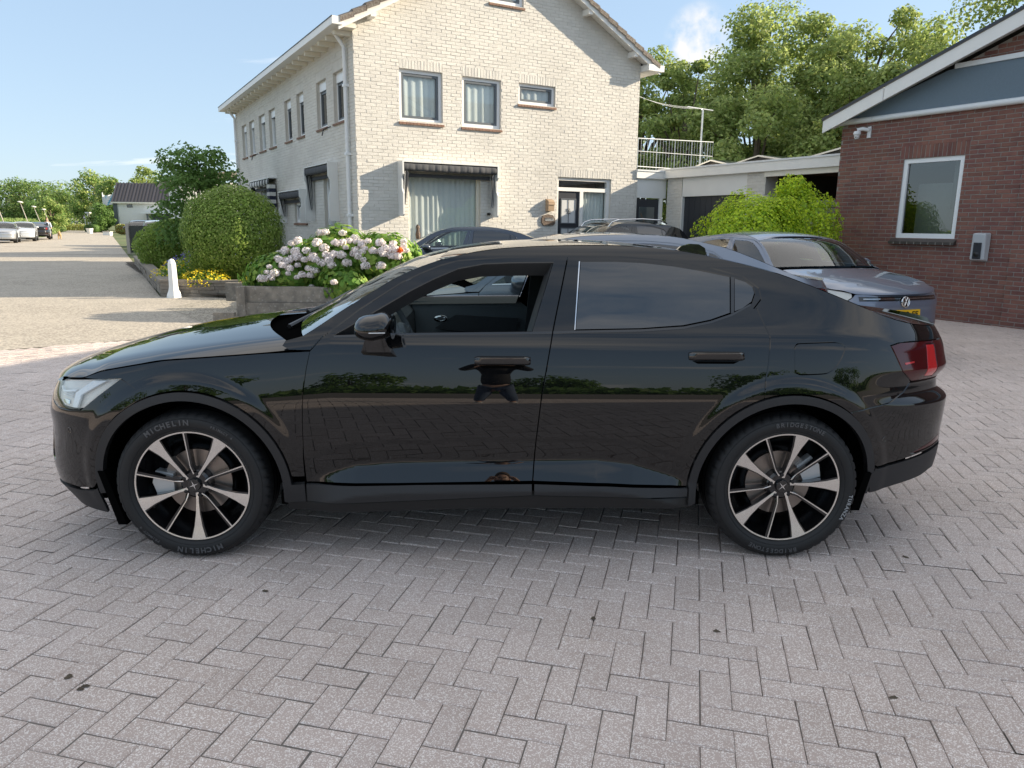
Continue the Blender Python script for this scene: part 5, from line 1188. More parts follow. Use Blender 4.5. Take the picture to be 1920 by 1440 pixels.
def red_building():
    RO = Vector((7.67, 12.63, 0)); F = Frame(RO, N30, -D30)
    R_ = thing('brick_building', 'red-brown brick building on the right with white verge boards and grey-blue boarding', 'building', tuple(RO))
    A0, A1 = -2.72, 15.6; slope = (4.83 - 3.61) / (.45 + 2.92); mid = 6.4; zt0 = 3.44
    top = lambda a: zt0 + (a - A0) * slope if a < mid else zt0 + (mid - A0) * slope - (a - mid) * slope
    out = [(A0, -.05), (A1, -.05), (A1, max(.5, top(A1))), (mid, top(mid)), (A0, zt0)]
    win = (-1.385, -.305, 1.39, 2.765)
    brick_face(R_, F, A0, A1, -.05, top(mid), MT['rbrick'], MT['rmortar'], .2445, .0722, .0115, .006, holes=[win], outline=out, lintels=[(-1.46, -.24, 2.765, 3.0)], near=(.35, 1.7), nmax=296, seed=4, name='wall_face', thick=.10)
    # pilaster at the right
    FP = Frame(F.p(0, .035, 0), N30, -D30)
    brick_face(R_, FP, .64, 1.7, -.05, 3.4, MT['rbrick'], MT['rmortar'], .2445, .0722, .0115, .006, seed=5, name='pilaster', thick=.04)
    fbox('pilaster_core', MT['rmortar'], R_, F, .64, 1.7, .001, .034, -.05, 3.4)
    # other walls and roof, standing back from the picture
    DP = 6.0
    m = MB(); q = lambda a, o, z: F.p(a, o, z)
    m.quad(q(A0, 0, 0), q(A0, -DP, 0), q(A0, -DP, zt0), q(A0, 0, zt0)); m.quad(q(A1, 0, 0), q(A1, -DP, 0), q(A1, -DP, top(A1)), q(A1, 0, top(A1))); m.add([q(A0, -DP, 0), q(A1, -DP, 0), q(A1, -DP, top(A1)), q(mid, -DP, top(mid)), q(A0, -DP, zt0)], [(0, 1, 2, 3, 4)]); m.build('back_wall', MT['rbrick'], R_)
    OV = .30; e0 = A0 - .20
    for s, (x0, x1) in enumerate(((e0, mid), (A1 + .2, mid))):
        z0 = top(A0) - .2 * slope + .19 if s == 0 else top(A1) - .2 * slope + .19; z1 = top(mid) + .19
        m = MB(); m.hexa([q(x0, OV, z0 - .05), q(x0, -DP - .3, z0 - .05), q(x1, -DP - .3, z1 - .05), q(x1, OV, z1 - .05), q(x0, OV, z0), q(x0, -DP - .3, z0), q(x1, -DP - .3, z1), q(x1, OV, z1)]); rf = m.build('roof', MT['tile'], R_)
        m = MB(); m.hexa([q(x0 - .02, OV, z0 + .002), q(x0 - .02, OV + .05, z0 + .002), q(x1, OV + .05, z1 + .002), q(x1, OV, z1 + .002), q(x0 - .02, OV, z0 + .055), q(x0 - .02, OV + .05, z0 + .055), q(x1, OV + .05, z1 + .055), q(x1, OV, z1 + .055)]); m.build('verge_flashing', MT['anthra'], rf)
        for (t0, t1) in (((0, .13), (.1315, .62), (.6215, 1.0)) if s == 0 else ((0, 1),)):
            xa, xb = x0 + (x1 - x0) * t0, x0 + (x1 - x0) * t1; za, zb = z0 + (z1 - z0) * t0, z0 + (z1 - z0) * t1
            m = MB(); m.hexa([q(xa, OV, za - .22), q(xa, OV + .03, za - .22), q(xb, OV + .03, zb - .22), q(xb, OV, zb - .22), q(xa, OV, za), q(xa, OV + .03, za), q(xb, OV + .03, zb), q(xb, OV, zb)]); m.build('verge_board', MT['wpaint'], rf)
        m = MB(); m.quad(q(x0, 0, z0 - .12), q(x0, OV, z0 - .12), q(x1, OV, z1 - .12), q(x1, 0, z1 - .12)); m.build('verge_soffit', MT['wpaint'], rf)
    # boarding between two white rails
    zl, zu = 3.47, 4.16
    al = lambda z: A0 + (z - zt0) / slope
    m = MB(); pl = [(A0 + .0, zl + .08), (14.9, zl + .08), (13.0, zu), (al(zu + .0), zu)]; m.prism([F.p(a, .008, z) for a, z in pl], -D30 * .03); bp = m.build('gable_boarding', MT['bluepanel'], R_)
    m = MB(); m.tube([F.p(A0 - .02, .055, zl + .05), F.p(-2.05, .055, zl + .05)], .052, 10); m.build('boarding_rail', MT['alup'], R_, smooth=True, angle=60); m = MB(); m.tube([F.p(-2.04, .055, zl + .05), F.p(8.4, .055, zl + .05)], .052, 10); m.build('boarding_rail', MT['alup'], R_, smooth=True, angle=60)
    fbox('boarding_rail', MT['alup'], R_, F, al(zu) + .1, 6.6, .008, .07, zu, zu + .075)
    # window
    wo = window(R_, F, *win, depth=.03, fr=.075, outer='upvc', inner=None, curtain=None, glass='dglass', sill=None, room=False)
    fbox('window_backing', MT['curtain'], wo, F, win[0] + .08, -.62, -.42, -.41, win[2], 2.35)
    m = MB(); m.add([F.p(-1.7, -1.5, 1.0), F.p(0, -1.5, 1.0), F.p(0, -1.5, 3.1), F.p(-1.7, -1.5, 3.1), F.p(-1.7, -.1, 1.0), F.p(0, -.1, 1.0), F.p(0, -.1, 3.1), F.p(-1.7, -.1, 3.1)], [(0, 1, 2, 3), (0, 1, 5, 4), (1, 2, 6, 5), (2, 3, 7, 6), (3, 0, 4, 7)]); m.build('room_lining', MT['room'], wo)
    for k in range(3): fbox('blind_slat', MT['blinds'], wo, F, -.62 + k * .1, -.55 + k * .1, -.3, -.295, 1.9, 2.75)
    m = MB(); sx = -1.46
    m.hexa([F.p(-1.46, 0, 1.30), F.p(-1.46, .085, 1.285), F.p(-.26, .085, 1.285), F.p(-.26, 0, 1.30), F.p(-1.46, 0, 1.385), F.p(-1.46, .085, 1.33), F.p(-.26, .085, 1.33), F.p(-.26, 0, 1.385)]); so = m.build('window_sill', MT['darksill'], wo)
    for k in range(9): fbox('sill_tile_joint', MT['rmortar'], so, F, -1.36 + k * .13, -1.348 + k * .13, .07, .0875, 1.283, 1.325)
    # camera
    c = thing('security_camera', 'white dome security camera on a bracket under the boarding rail of the brick wall', 'camera', F.p(-2.25, 0, 3.3))
    fbox('bracket_plate', MT['camwhite'], c, F, -2.16, -2.09, 0.007, .03, 3.20, 3.40)
    m = MB(); m.tube([F.p(-2.125, .03, 3.34), F.p(-2.2, .12, 3.36), F.p(-2.27, .17, 3.345), F.p(-2.27, .17, 3.30)], .035, 10); m.build('arm', MT['camwhite'], c, smooth=True, angle=60)
    m = MB(); m.lathe([(0, .06), (.055, .05), (.065, .02), (.065, 0), (.05, -.015), (.045, -.06), (.03, -.085), (0, -.09)], F.p(-2.27, .17, 3.27), (0, 0, 1), (1, 0, 0), (0, 1, 0), 20); dm = m.build('dome', MT['camwhite'], c, smooth=True, angle=40)
    for k in (-.02, .018):
        m = MB(); ct = Vector(F.p(-2.27, .17, 3.215)) + Vector((-.3, -.9, -.1)).normalized() * .043 + N30 * 0 + Vector((k, 0, 0)); m.lathe([(0, .004), (.010, .003), (.010, -.01)], ct, (-.3, -.9, -.2), (1, 0, 0), (0, 0, 1), 10); m.build('lens', MT['blackp'], dm, smooth=True)
    # wall charger
    h = thing('wall_charger', 'grey and black electric car charger box on the brick wall right of the window', 'charger', F.p(.2, 0, 1.28))
    a0, a1 = .03, .30
    m = MB(); m.hexa([F.p(a0, .006, 1.03), F.p(a0 + .02, .12, 1.06), F.p(a1 - .02, .12, 1.06), F.p(a1, .006, 1.03), F.p(a0 + .04, .006, 1.50), F.p(a0 + .05, .16, 1.49), F.p(a1 - .01, .16, 1.49), F.p(a1, .006, 1.50)])
    me = m.build('housing', MT['charger'], h); bv = me.modifiers.new('b', 'BEVEL'); bv.width = .022; bv.segments = 3
    m = MB(); m.hexa([F.p(a0 + .07, .115, 1.07), F.p(a0 + .07, .135, 1.08), F.p(a1 - .07, .135, 1.08), F.p(a1 - .07, .115, 1.07), F.p(a0 + .08, .145, 1.34), F.p(a0 + .08, .158, 1.34), F.p(a1 - .06, .158, 1.34), F.p(a1 - .06, .145, 1.34)]); fp_ = m.build('front_panel', MT['anthra'], h); bv = fp_.modifiers.new('b', 'BEVEL'); bv.width = .01; bv.segments = 2
    m = MB(); m.lathe([(0, .012), (.045, .008), (.05, 0)], F.p((a0 + a1) / 2, .135, 1.15), -D30, N30, (0, 0, 1), 20); m.build('socket_cover', MT['blackp'], h, smooth=True)
    m = MB(); m.lathe([(0, .004), (.012, .003), (.013, 0)], F.p((a0 + a1) / 2 + .005, .159, 1.31), -D30, N30, (0, 0, 1), 12); m.build('status_light', MT['blackp'], h, smooth=True)
red_building()
import numpy as np
def leaf_mesh(name, C, N, size, mats, parent, aspect=.62, seed=0, mix=None, kind=None, droop=.0, up=None):
    """C centres, N preferred normals (n,3); every leaf a small rhombus with a slight fold"""
    rg = np.random.default_rng(seed); n = len(C)
    nn = N + rg.normal(0, .55, (n, 3)); nn /= np.linalg.norm(nn, axis=1)[:, None] + 1e-9
    t = rg.normal(0, 1, (n, 3)); 
    if up is not None: t = t * .5 + np.array(up)
    t[:, 2] -= droop
    t -= nn * (t * nn).sum(1)[:, None]; t /= np.linalg.norm(t, axis=1)[:, None] + 1e-9
    b = np.cross(nn, t); sz = size * rg.uniform(.65, 1.35, (n, 1))
    V = np.empty((n, 4, 3)); V[:, 0] = C - t * sz * .5; V[:, 1] = C + b * sz * aspect * .5 + nn * sz * .08; V[:, 2] = C + t * sz * .5; V[:, 3] = C - b * sz * aspect * .5 + nn * sz * .08
    off = wloc(parent) if parent else Vector((0, 0, 0)); V = V.reshape(-1, 3) - np.array(off)
    me = bpy.data.meshes.new(name); me.vertices.add(4 * n); me.vertices.foreach_set('co', V.astype(np.float32).ravel())
    me.loops.add(4 * n); me.loops.foreach_set('vertex_index', np.arange(4 * n, dtype=np.int32)); me.polygons.add(n)
    me.polygons.foreach_set('loop_start', np.arange(0, 4 * n, 4, dtype=np.int32))
    for m in mats: me.materials.append(MT[m])
    if len(mats) > 1: me.polygons.foreach_set('material_index', (rg.random(n) < (mix or .5)).astype(np.int32))
    me.update(calc_edges=True); me.validate()
    o = link(name, me, parent)
    if kind: o['kind'] = kind
    return o
def shell_pts(n, c, r, seed, inner=.75, outer=1.0, lump=.10, freq=1.6, zmin=None, power=2.0):
    rg = np.random.default_rng(seed); d = rg.normal(0, 1, (n, 3)); d /= np.linalg.norm(d, axis=1)[:, None]
    rad = rg.uniform(inner ** 2, outer ** 2, n) ** .5
    if power != 2.0:
        k = (np.abs(d) ** power).sum(1) ** (-1 / power); rad = rad * k
    o = rg.uniform(0, 50, 3)
    lf = np.array([noise.noise(Vector((x * freq + o[0], y * freq + o[1], z * freq + o[2]))) for x, y, z in d]); rad = rad * (1 + lump * 2 * lf)
    P = np.array(c) + d * rad[:, None] * np.array(r); 
    if zmin is not None: k = P[:, 2] > zmin; P = P[k]; d = d[k]
    return P, d
def bush(name, label, cat, c, r, n, size, mats, mix=.4, inner=.78, lump=.08, freq=1.8, group=None, power=2.0, zmin=.05, seed=1, stems=4):
    t = thing(name, label, cat, (c[0], c[1], .06), 0, group); P, d = shell_pts(n, c, r, seed, inner, 1.0, lump, freq, zmin, power)
    leaf_mesh('foliage', P, d, size, mats, t, seed=seed, mix=mix)
    m = MB(); rr = random.Random(seed)
    for k in range(stems):
        a = 2 * math.pi * k / stems; m.tube([(c[0] + .06 * math.cos(a), c[1] + .06 * math.sin(a), .0), (c[0] + r[0] * .35 * math.cos(a), c[1] + r[1] * .35 * math.sin(a), c[2]), (c[0] + r[0] * .6 * math.cos(a), c[1] + r[1] * .6 * math.sin(a), c[2] + r[2] * .5)], [.04, .025, .01], 6)
    m.build('stems', MT['bark'], t); return t
def tree(label, base, h, cr, n, size, mats, seed, group=None, trunk=.22, cz=None, nclump=34, mix=.45, name='tree', crown_low=.28, spread=1.0, airy=1.0, cat='tree', clump=.26):
    """tapered trunk, limbs to leaf clumps, clumps spread through the crown"""
    r = random.Random(seed); rg = np.random.default_rng(seed); t = thing(name, label, cat, base, 0, group); B = Vector(base)
    cz = cz or (h * (1 + crown_low) / 2); rz = h - cz; cl = []
    for k in range(nclump):
        for _ in range(30):
            d = Vector((r.uniform(-1, 1), r.uniform(-1, 1), r.uniform(-1, 1)))
            if .35 < d.length < 1.0: break
        cl.append((B + Vector((d.x * cr, d.y * cr, cz + d.z * rz)), cr * clump * r.uniform(.7, 1.35)))
    m = MB(); lean = Vector((r.uniform(-.03, .03) * h, r.uniform(-.03, .03) * h, 0)); top = B + lean + Vector((0, 0, cz + rz * .5))
    trk = [B, B + lean * .3 + Vector((0, 0, h * .2)), B + lean * .6 + Vector((0, 0, cz)), top]; m.tube(trk, [trunk, trunk * .8, trunk * .5, trunk * .12], 8); m.build('trunk', MT['bark'], t, smooth=True)
    m = MB()
    for c, rad in cl[:max(8, nclump // 2)]:
        s = B + lean * .5 + Vector((0, 0, max(h * .16, (c.z - B.z) * r.uniform(.35, .7)))); mid = (s + c) / 2 + Vector((0, 0, .06 * h)); m.tube([s, mid, c], [trunk * .3, trunk * .16, trunk * .05], 5)
    m.build('limbs', MT['bark'], t, smooth=True)
    per = n // nclump; Ps, Ns = [], []
    for c, rad in cl:
        d = rg.normal(0, 1, (per, 3)); d /= np.linalg.norm(d, axis=1)[:, None]; q = rg.uniform(.25, 1, per) ** .6
        sc_ = np.array([rad, rad, rad * .72]); Ps.append(np.array(c) + d * q[:, None] * sc_ * airy); Ns.append(d * .6 + np.array([0, 0, .5]))
    leaf_mesh('crown', np.concatenate(Ps), np.concatenate(Ns), size, mats, t, seed=seed, mix=mix, droop=.4)
    return t
def vegetation():
    bush('clipped_bush', 'large round clipped green bush beside the white bollard', 'bush', (-6.3, 17.0, 1.22), (1.08, 1.08, 1.12), 30000, .06, ['lf_box', 'lf_box2'], mix=.28, inner=.80, lump=.035, freq=2.5, power=2.4, seed=4)
    bush('hedge', 'low rounded green hedge behind the round bush beside the lane', 'hedge', (-9.95, 22.8, .78), (1.22, 1.5, .86), 16000, .085, ['lf_box', 'lf_box2'], mix=.25, inner=.8, lump=.05, power=2.5, seed=5)
    tree('tall leafy dark green shrub standing behind the round bush', (-8.9, 21.6, 0.05), 3.75, 1.15, 7000, .12, ['lf_dark', 'lf_mid'], 8, trunk=.07, nclump=30, crown_low=.15, name='tall_shrub', cat='shrub', mix=.5, clump=.42)
    bush('lime_bush', 'bright yellow-green leafy bush in front of the white garage', 'bush', (4.45, 14.0, 1.15), (1.05, .8, .98), 24000, .055, ['lf_lime', 'lf_lime2'], mix=.35, inner=.72, lump=.14, freq=2.2, power=2.5, seed=6)
    t = bpy.data.objects['lime_bush']; P, d = shell_pts(13000, (5.25, 14.2, 1.28), (.78, .8, 1.0), 66, .7, 1.0, .10, 2.2, .05, 2.3); leaf_mesh('foliage', P, d, .06, ['lf_lime', 'lf_lime2'], t, seed=7, mix=.45)
    P, d = shell_pts(1300, (5.15, 14.1, 2.22), (.3, .3, .28), 67, .2, 1.0, .3, 2.2); leaf_mesh('foliage', P, d, .06, ['lf_lime', 'lf_lime2'], t, seed=9, mix=.3)
    # flower bed: yellow and violet cushions
    def flowers(label, c, r, col, seed, n=1500, fn=900):
        t = thing('flower_cushion', label, 'flowers', (c[0], c[1], .06)); P, d = shell_pts(n, c, r, seed, .5, .95, .15, 2, .03); leaf_mesh('foliage', P, d, .055, ['lf_mid', 'lf_lime2'], t, seed=seed, mix=.4)
        P, d = shell_pts(fn, (c[0], c[1], c[2] + .02), r, seed + 1, .88, 1.06, .15, 2, c[2] - .1); leaf_mesh('blossom', P, d * .3 + np.array([0, -.2, .8]), .042, [col], t, aspect=.95, seed=seed + 1)
    flowers('yellow flowering cushion just right of the white bollard', (-6.55, 15.95, .28), (.52, .36, .26), 'yellow', 21)
    flowers('yellow flowers at the foot of the round bush next to the hydrangea', (-5.15, 15.6, .30), (.55, .4, .30), 'yellow', 31)
    flowers('small yellow flowers along the low stone wall left of the bollard', (-7.7, 17.3, .34), (.5, .8, .34), 'yellow', 41, 1800, 500)
    flowers('violet flowers between the hedge and the round bush', (-7.6, 18.6, .50), (.75, .7, .42), 'purple', 51, 1600, 700)
    flowers('violet flowers nearest the lane above the stone wall', (-8.6, 19.6, .34), (.45, .6, .34), 'purple', 61, 1100, 300)
    # hydrangea: leaves and round flower heads
    t = thing('hydrangea', 'big hydrangea bush with pale pink and white flower heads above the grey planter', 'hydrangea', (-3.0, 12.6, .4))
    lobes = [((-3.9, 12.5, .66), (.62, .45, .36), 2600), ((-3.1, 12.75, .82), (.95, .55, .52), 5200), ((-2.15, 12.7, .92), (.62, .55, .50), 3200), ((-3.05, 13.2, 1.0), (.6, .5, .52), 2200), ((-2.75, 12.15, .52), (.42, .25, .34), 1300)]
    rg = random.Random(12); heads = []
    for i, (c, r, n) in enumerate(lobes):
        P, d = shell_pts(n, c, r, 70 + i, .55, 1.0, .12, 2, .12); leaf_mesh('foliage', P, d, .115, ['lf_hyd', 'lf_hyd2'], t, seed=70 + i, mix=.35, aspect=.7)
    def head(m, c, rad, seed):
        rr = random.Random(seed); up = Vector((0, 0, 1)); k = 60
        for q in range(k):
            z = 1 - (q + .5) / k * 1.75; a = q * 2.39996; s_ = math.sqrt(max(0, 1 - z * z)); d = Vector((s_ * math.cos(a), s_ * math.sin(a), z)); p = Vector(c) + Vector((d.x, d.y, d.z * .82)) * rad * (rr.uniform(.86, 1.06) + .12 * math.sin(5 * a + seed) * s_); d = (d + Vector((rr.uniform(-.5, .5), rr.uniform(-.5, .5), rr.uniform(-.3, .5)))).normalized()
            u = d.cross(Vector((.3, .2, 1))).normalized(); w = d.cross(u); f = rad * rr.uniform(.2, .3); an = rr.uniform(0, 1.5); u, w = u * math.cos(an) + w * math.sin(an), w * math.cos(an) - u * math.sin(an)
            m.add([p + d * f * .2, p + u * f, p + (u + w) * f * .62 + d * f * .12, p + w * f, p + (w - u) * f * .62 + d * f * .12, p - u * f, p - (u + w) * f * .62 + d * f * .12, p - w * f, p + (u - w) * f * .62 + d * f * .12], [(0, 1, 2, 3, 4), (0, 4, 5, 6), (0, 6, 7, 8), (0, 8, 1)])
    HD = [(642, 437), (665, 447), (628, 455), (608, 465), (690, 452), (713, 455), (735, 462), (752, 470), (700, 470), (668, 470), (648, 464), (592, 458), (575, 470), (555, 470), (536, 470), (546, 483), (520, 483), (530, 497), (505, 500), (515, 512), (492, 522), (500, 510), (543, 503), (558, 497), (571, 487), (588, 480), (603, 493), (621, 497), (578, 503), (566, 515), (556, 520), (582, 516), (590, 507), (584, 537), (626, 529), (650, 493), (673, 480), (682, 487), (730, 468), (745, 480), (757, 462), (720, 475), (735, 480), (612, 478), (592, 487), (640, 455), (678, 460), (655, 452), (540, 513), (524, 487), (508, 520), (762, 470), (640, 478)]
    HD += [(rg.uniform(520, 760), 0) for _ in range(40)]; HD = [(a, b if b else rg.uniform(424 + abs(a - 650) * .22, 500)) for a, b in HD]
    for i, (a, b) in enumerate(HD):
        d_ = _fw + _RT * ((a - 960) / CAM_F) + _DN * ((b - 720) / CAM_F); O_ = Vector((0, 0, CAM_H)); best = None
        for (c_, r_, n_) in lobes:
            e = Vector([(O_[k] - c_[k]) / r_[k] for k in range(3)]); f = Vector([d_[k] / r_[k] for k in range(3)]); A_, B_, C_ = f.dot(f), 2 * e.dot(f), e.dot(e) - 1.05; D_ = B_ * B_ - 4 * A_ * C_
            if D_ > 0:
                t_ = (-B_ - math.sqrt(D_)) / (2 * A_)
                if best is None or t_ < best: best = t_
        if best is None and i >= 53: continue
        q = O_ + d_ * ((best if best else 12.35 / d_.y) - .03)
        m = MB(); head(m, q, rg.uniform(.048, .080) if b < 500 or i % 3 else .045, i); m.build('flower_head', MT['petal'], t)
    m = MB()
    for k in range(12): 
        a = rg.uniform(-4.2, -1.9); m.tube([(a, 12.6 + rg.uniform(-.2, .2), .2), (a + rg.uniform(-.2, .2), 12.55, .7), (a + rg.uniform(-.3, .3), 12.4, 1.05)], [.012, .010, .006], 5)
    m.build('stems', MT['bark'], t)
    o = thing('orange_flower', 'single orange flower at the right edge of the hydrangea', 'flower', (-1.85, 12.2, 1.05)); P, d = shell_pts(60, (-1.83, 12.15, 1.13), (.05, .05, .05), 99, .3, 1); leaf_mesh('blossom', P, d, .05, ['orange'], o, seed=3)
    m = MB(); m.tube([(-1.83, 12.2, .5), (-1.83, 12.15, 1.1)], .006, 5); m.build('stem', MT['bark'], o)
    # big trees behind the garage
    G = 'tall trees behind the garage'
    for (lb, x, y, h, cr, sd, n, nc) in (('dense tall tree directly behind the house corner, left of the other trees', 7.0, 44, 11.6, 3.8, 1, 16000, 44), ('broad pale green tree in the middle behind the garage', 13.2, 42, 12.6, 4.6, 2, 21000, 52), ('airy tall tree whose top stands highest beside the open sky', 17.4, 39, 13.4, 4.0, 3, 15000, 40), ('light green tree low behind the solar panels', 11.0, 35, 7.6, 3.4, 4, 12000, 36), ('loose green tree just left of the red brick building', 15.8, 36, 9.0, 3.3, 5, 12000, 36), ('feathery tree rising above the red building roof', 23.2, 32, 15.8, 4.6, 6, 16000, 46), ('slim tree with thin foliage behind the balustrade', 8.4, 38, 9.2, 2.4, 7, 6500, 24), ('far tree showing over the red building roof at the right edge', 29.0, 34, 16.5, 5.0, 9, 12000, 36)):
        tree(lb, (x, y, 0), h, cr, int(n * 2.1), .20, ['lf_tree', 'lf_tree2'], sd, group=G, trunk=.3, nclump=nc * 2, crown_low=.14, mix=.5, clump=.20, airy=1.2)
    # trees down the lane
    G = 'trees along the lane'
    for (lb, x, y, h, cr, sd, m1, n, cl_) in (('broad dark green tree left of the lane, the widest in the distance', -97, 150, 9.2, 5.6, 11, ['lf_dark', 'lf_tree'], 9000, .3), ('dark tree joined to the widest one, nearer the lane', -88, 146, 8.4, 5.0, 12, ['lf_dark', 'lf_tree'], 8000, .3), ('bright green tree over the lane left of the white house', -76.5, 140, 10.3, 4.2, 13, ['lf_mid', 'lf_tree2'], 9000, .3),
            ('bright rounded tree standing just left of the dark-tiled house', -68.5, 132, 9.0, 3.4, 14, ['lf_mid', 'lf_tree2'], 6500, .3), ('small light green tree at the left verge by the last street lamp', -59.8, 98, 4.4, 1.5, 15, ['lf_mid', 'lf_tree2'], 4500, .34), ('dark low tree behind the walking woman', -68.5, 110, 5.0, 1.9, 16, ['lf_dark', 'lf_dark'], 5000, .34),
            ('distant tree far left behind the street lamps', -112, 172, 6.2, 3.0, 17, ['lf_dark', 'lf_tree'], 4500, .3), ('tree at the left picture edge above the parked cars', -100, 145, 6.4, 2.2, 18, ['lf_dark', 'lf_tree'], 4500, .3), ('pale tree behind the dark tiled roof', -65.0, 135, 10.6, 2.9, 19, ['lf_tree', 'lf_tree2'], 6000, .3), ('pale tree right of it behind the dark tiled roof', -61.0, 133, 10.3, 2.6, 20, ['lf_tree', 'lf_tree2'], 4500, .3),
            ('round dark green shrub tree between the flag and the lane', -58.6, 108, 4.1, 1.4, 22, ['lf_dark', 'lf_mid'], 5000, .34), ('greyish blossoming shrub beside the flag pole', -61.3, 112, 4.3, 1.2, 23, ['lf_tree2', 'lf_tree'], 3500, .34), ('low green tree at the far end of the lane', -76, 138, 3.6, 1.6, 24, ['lf_mid', 'lf_tree2'], 2500, .34)):
        tree(lb, (x, y, 0), h, cr, n, .42 if h > 7 else .24, m1, sd, group=G, trunk=.35, nclump=46, crown_low=.02, mix=.45, clump=cl_ * .9, airy=1.35)
    # reeds and rough hedge on the left verge of the lane
    rg = np.random.default_rng(5); n = 34000; tt = rg.uniform(16, 150, n); near = np.where(tt < 62, 3.6, np.where(tt < 70, 3.6 - (tt - 62) * .45, 0.0)); off = rg.uniform(.2, 5.5, n); L = np.array([-12.6, 12.8]); dv = np.array([-.478, .878]); nv = np.array([-.878, -.478])
    XY = L + tt[:, None] * dv + (off + near)[:, None] * nv; hh = np.clip(.35 + off * .62, .3, 1.7) * rg.uniform(.15, 1.0, n); C = np.column_stack([XY, hh])
    o = leaf_mesh('reed_bank', C, np.tile(np.array([.6, -.6, .2]), (n, 1)), .36, ['reed', 'lf_mid'], None, aspect=.22, seed=4, mix=.35, kind='stuff', up=(0, 0, 2.2)); tag(o, 'bank of tall reeds and grass along the left side of the lane')
    # trees and hedge across the road behind the viewpoint, met in reflections
    for k, (x, y, h, cr) in enumerate(((-22, -42, 7.5, 4.6), (-12, -60, 5.5, 5), (6, -62, 4.5, 5.5), (26, -52, 6, 5.5), (-36, -38, 9, 6), (42, -44, 7, 6))):
        tree(('leftmost', 'second', 'third', 'fourth', 'fifth', 'last')[k] + ' of the trees across the road behind the viewpoint, seen mirrored in the paintwork', (x, y, 0), h, cr, 2600, .55, ['lf_dark', 'lf_mid'], 80 + k, group='trees across the road', nclump=22, crown_low=.1, clump=.36)
    rg = np.random.default_rng(8); n = 6000; C = np.column_stack([rg.uniform(-60, 60, n), rg.uniform(-31, -28, n), rg.uniform(.05, 1.4, n)])
    o = leaf_mesh('field_hedge', C, np.tile(np.array([0, 1, .4]), (n, 1)), .7, ['lf_mid', 'lf_dark'], None, seed=14, mix=.5, kind='stuff'); tag(o, 'long low hedge across the road behind the viewpoint')
vegetation()
def street():
    # bollard: eight-sided shaft on a flared foot with a round cap
    b = thing('bollard', 'short white octagonal bollard at the corner of the low stone wall', 'bollard', (-7.05, 15.46, 0))
    m = MB(); o = (-7.05, 15.46, 0); ca = math.radians(22.5); U = (math.cos(ca), math.sin(ca), 0); V = (-math.sin(ca), math.cos(ca), 0)
    m.lathe([(.150, 0), (.142, .05), (.100, .16), (.088, .23), (.078, .68), (.078, .70)], o, (0, 0, 1), U, V, 8); m.build('shaft', MT['bollard'], b)
    m = MB(); m.lathe([(.078, .70), (.070, .715), (.062, .75), (.04, .785), (0, .80)], o, (0, 0, 1), U, V, 16); m.build('cap', MT['bollard'], b, smooth=True)
    # low stacked-stone wall in two runs
    w = thing('stone_wall', 'low stacked grey-brown stone wall edging the flower bed', 'wall', (-7.44, 15.65, 0))
    def run(P, Q, h, rows, seed, L=.34):
        r = random.Random(seed); P, Q = Vector(P), Vector(Q); d = (Q - P); ln = d.length; d.normalize(); n = Vector((d.y, -d.x, 0)); F = Frame(P, d, n)
        for k in range(rows):
            x = 0; z0 = h * k / rows
            while x < ln - .03:
                l = min(L * r.uniform(.55, 1.4), ln - x); m = MB(); m.fbox(F, x + .004, x + l - .004, -.22, r.uniform(-.006, .02), z0 + .003, z0 + h / rows - .003); m.build('wall_stone', MT['stone'], w); x += l
        m = MB(); m.fbox(F, -.02, ln, -.24, .03, h, h + .05); m.build('coping', MT['stone'], w)
    run((-7.40, 15.62, 0), (-5.0, 15.70, 0), .30, 4, 1, .3)
    run((-13.6, 26.9, 0), (-7.44, 15.72, 0), .30, 4, 2, .8)
    # sleepers round the planter
    p = thing('planter', 'raised planter of weathered grey sleepers below the hydrangea', 'planter', (-3.0, 12.1, 0))
    def sl(x0, x1, y0, y1, z0, z1, nm='sleeper'): part(nm, MT['sleeper'], p, lambda m: m.box(x0, x1, y0, y1, z0, z1))
    sl(-4.42, -1.2, 12.0, 12.12, .285, .535); sl(-4.38, -1.2, 11.93, 12.05, .045, .28); sl(-4.44, -4.30, 11.90, 12.0, -.02, .54, 'corner_post'); sl(-4.36, -4.22, 11.99, 12.6, -.02, .045)
    sl(-5.22, -4.3, 13.5, 13.62, .14, .47); sl(-4.75, -4.42, 11.7, 11.82, -.02, .14); sl(-4.44, -4.32, 12.12, 13.5, .2, .5); sl(-1.3, -1.18, 12.12, 14.6, .05, .5)
    m = MB(); m.box(-4.3, -1.3, 12.13, 14.6, -.02, .40); m.build('planting_soil', MT['soil'], p)
    # fence by the hedge on the lane
    f = thing('fence_panel', 'dark fence panel with a pale concrete post beside the parked pale blue car', 'fence', (-18.2, 36.4, 0)); part('post', MT['post'], f, lambda m: m.box(-18.95, -18.80, 36.9, 37.05, 0, 1.45)); part('panel', MT['fencedk'], f, lambda m: m.box(-18.78, -17.2, 36.95, 37.0, .05, 1.35)); part('post', MT['post'], f, lambda m: m.box(-17.2, -17.05, 36.9, 37.05, 0, 1.45))
    # slatted fence between the lime bush and the red wall
    s = thing('slatted_fence', 'grey wooden board fence between the lime green bush and the red brick wall', 'fence', (6.3, 14.6, 0)); A = Vector((5.2, 15.75, 0)); Bq = Vector((6.5, 15.2, 0)); d = (Bq - A).normalized(); F = Frame(A, d, Vector((d.y, -d.x, 0)))
    for k in range(14): fbox('fence_board', MT['fencewood'], s, F, 0, 1.5, -.02 + .008 * (k % 2), .0 + .008 * (k % 2), .08 + k * .145, .08 + k * .145 + .132)
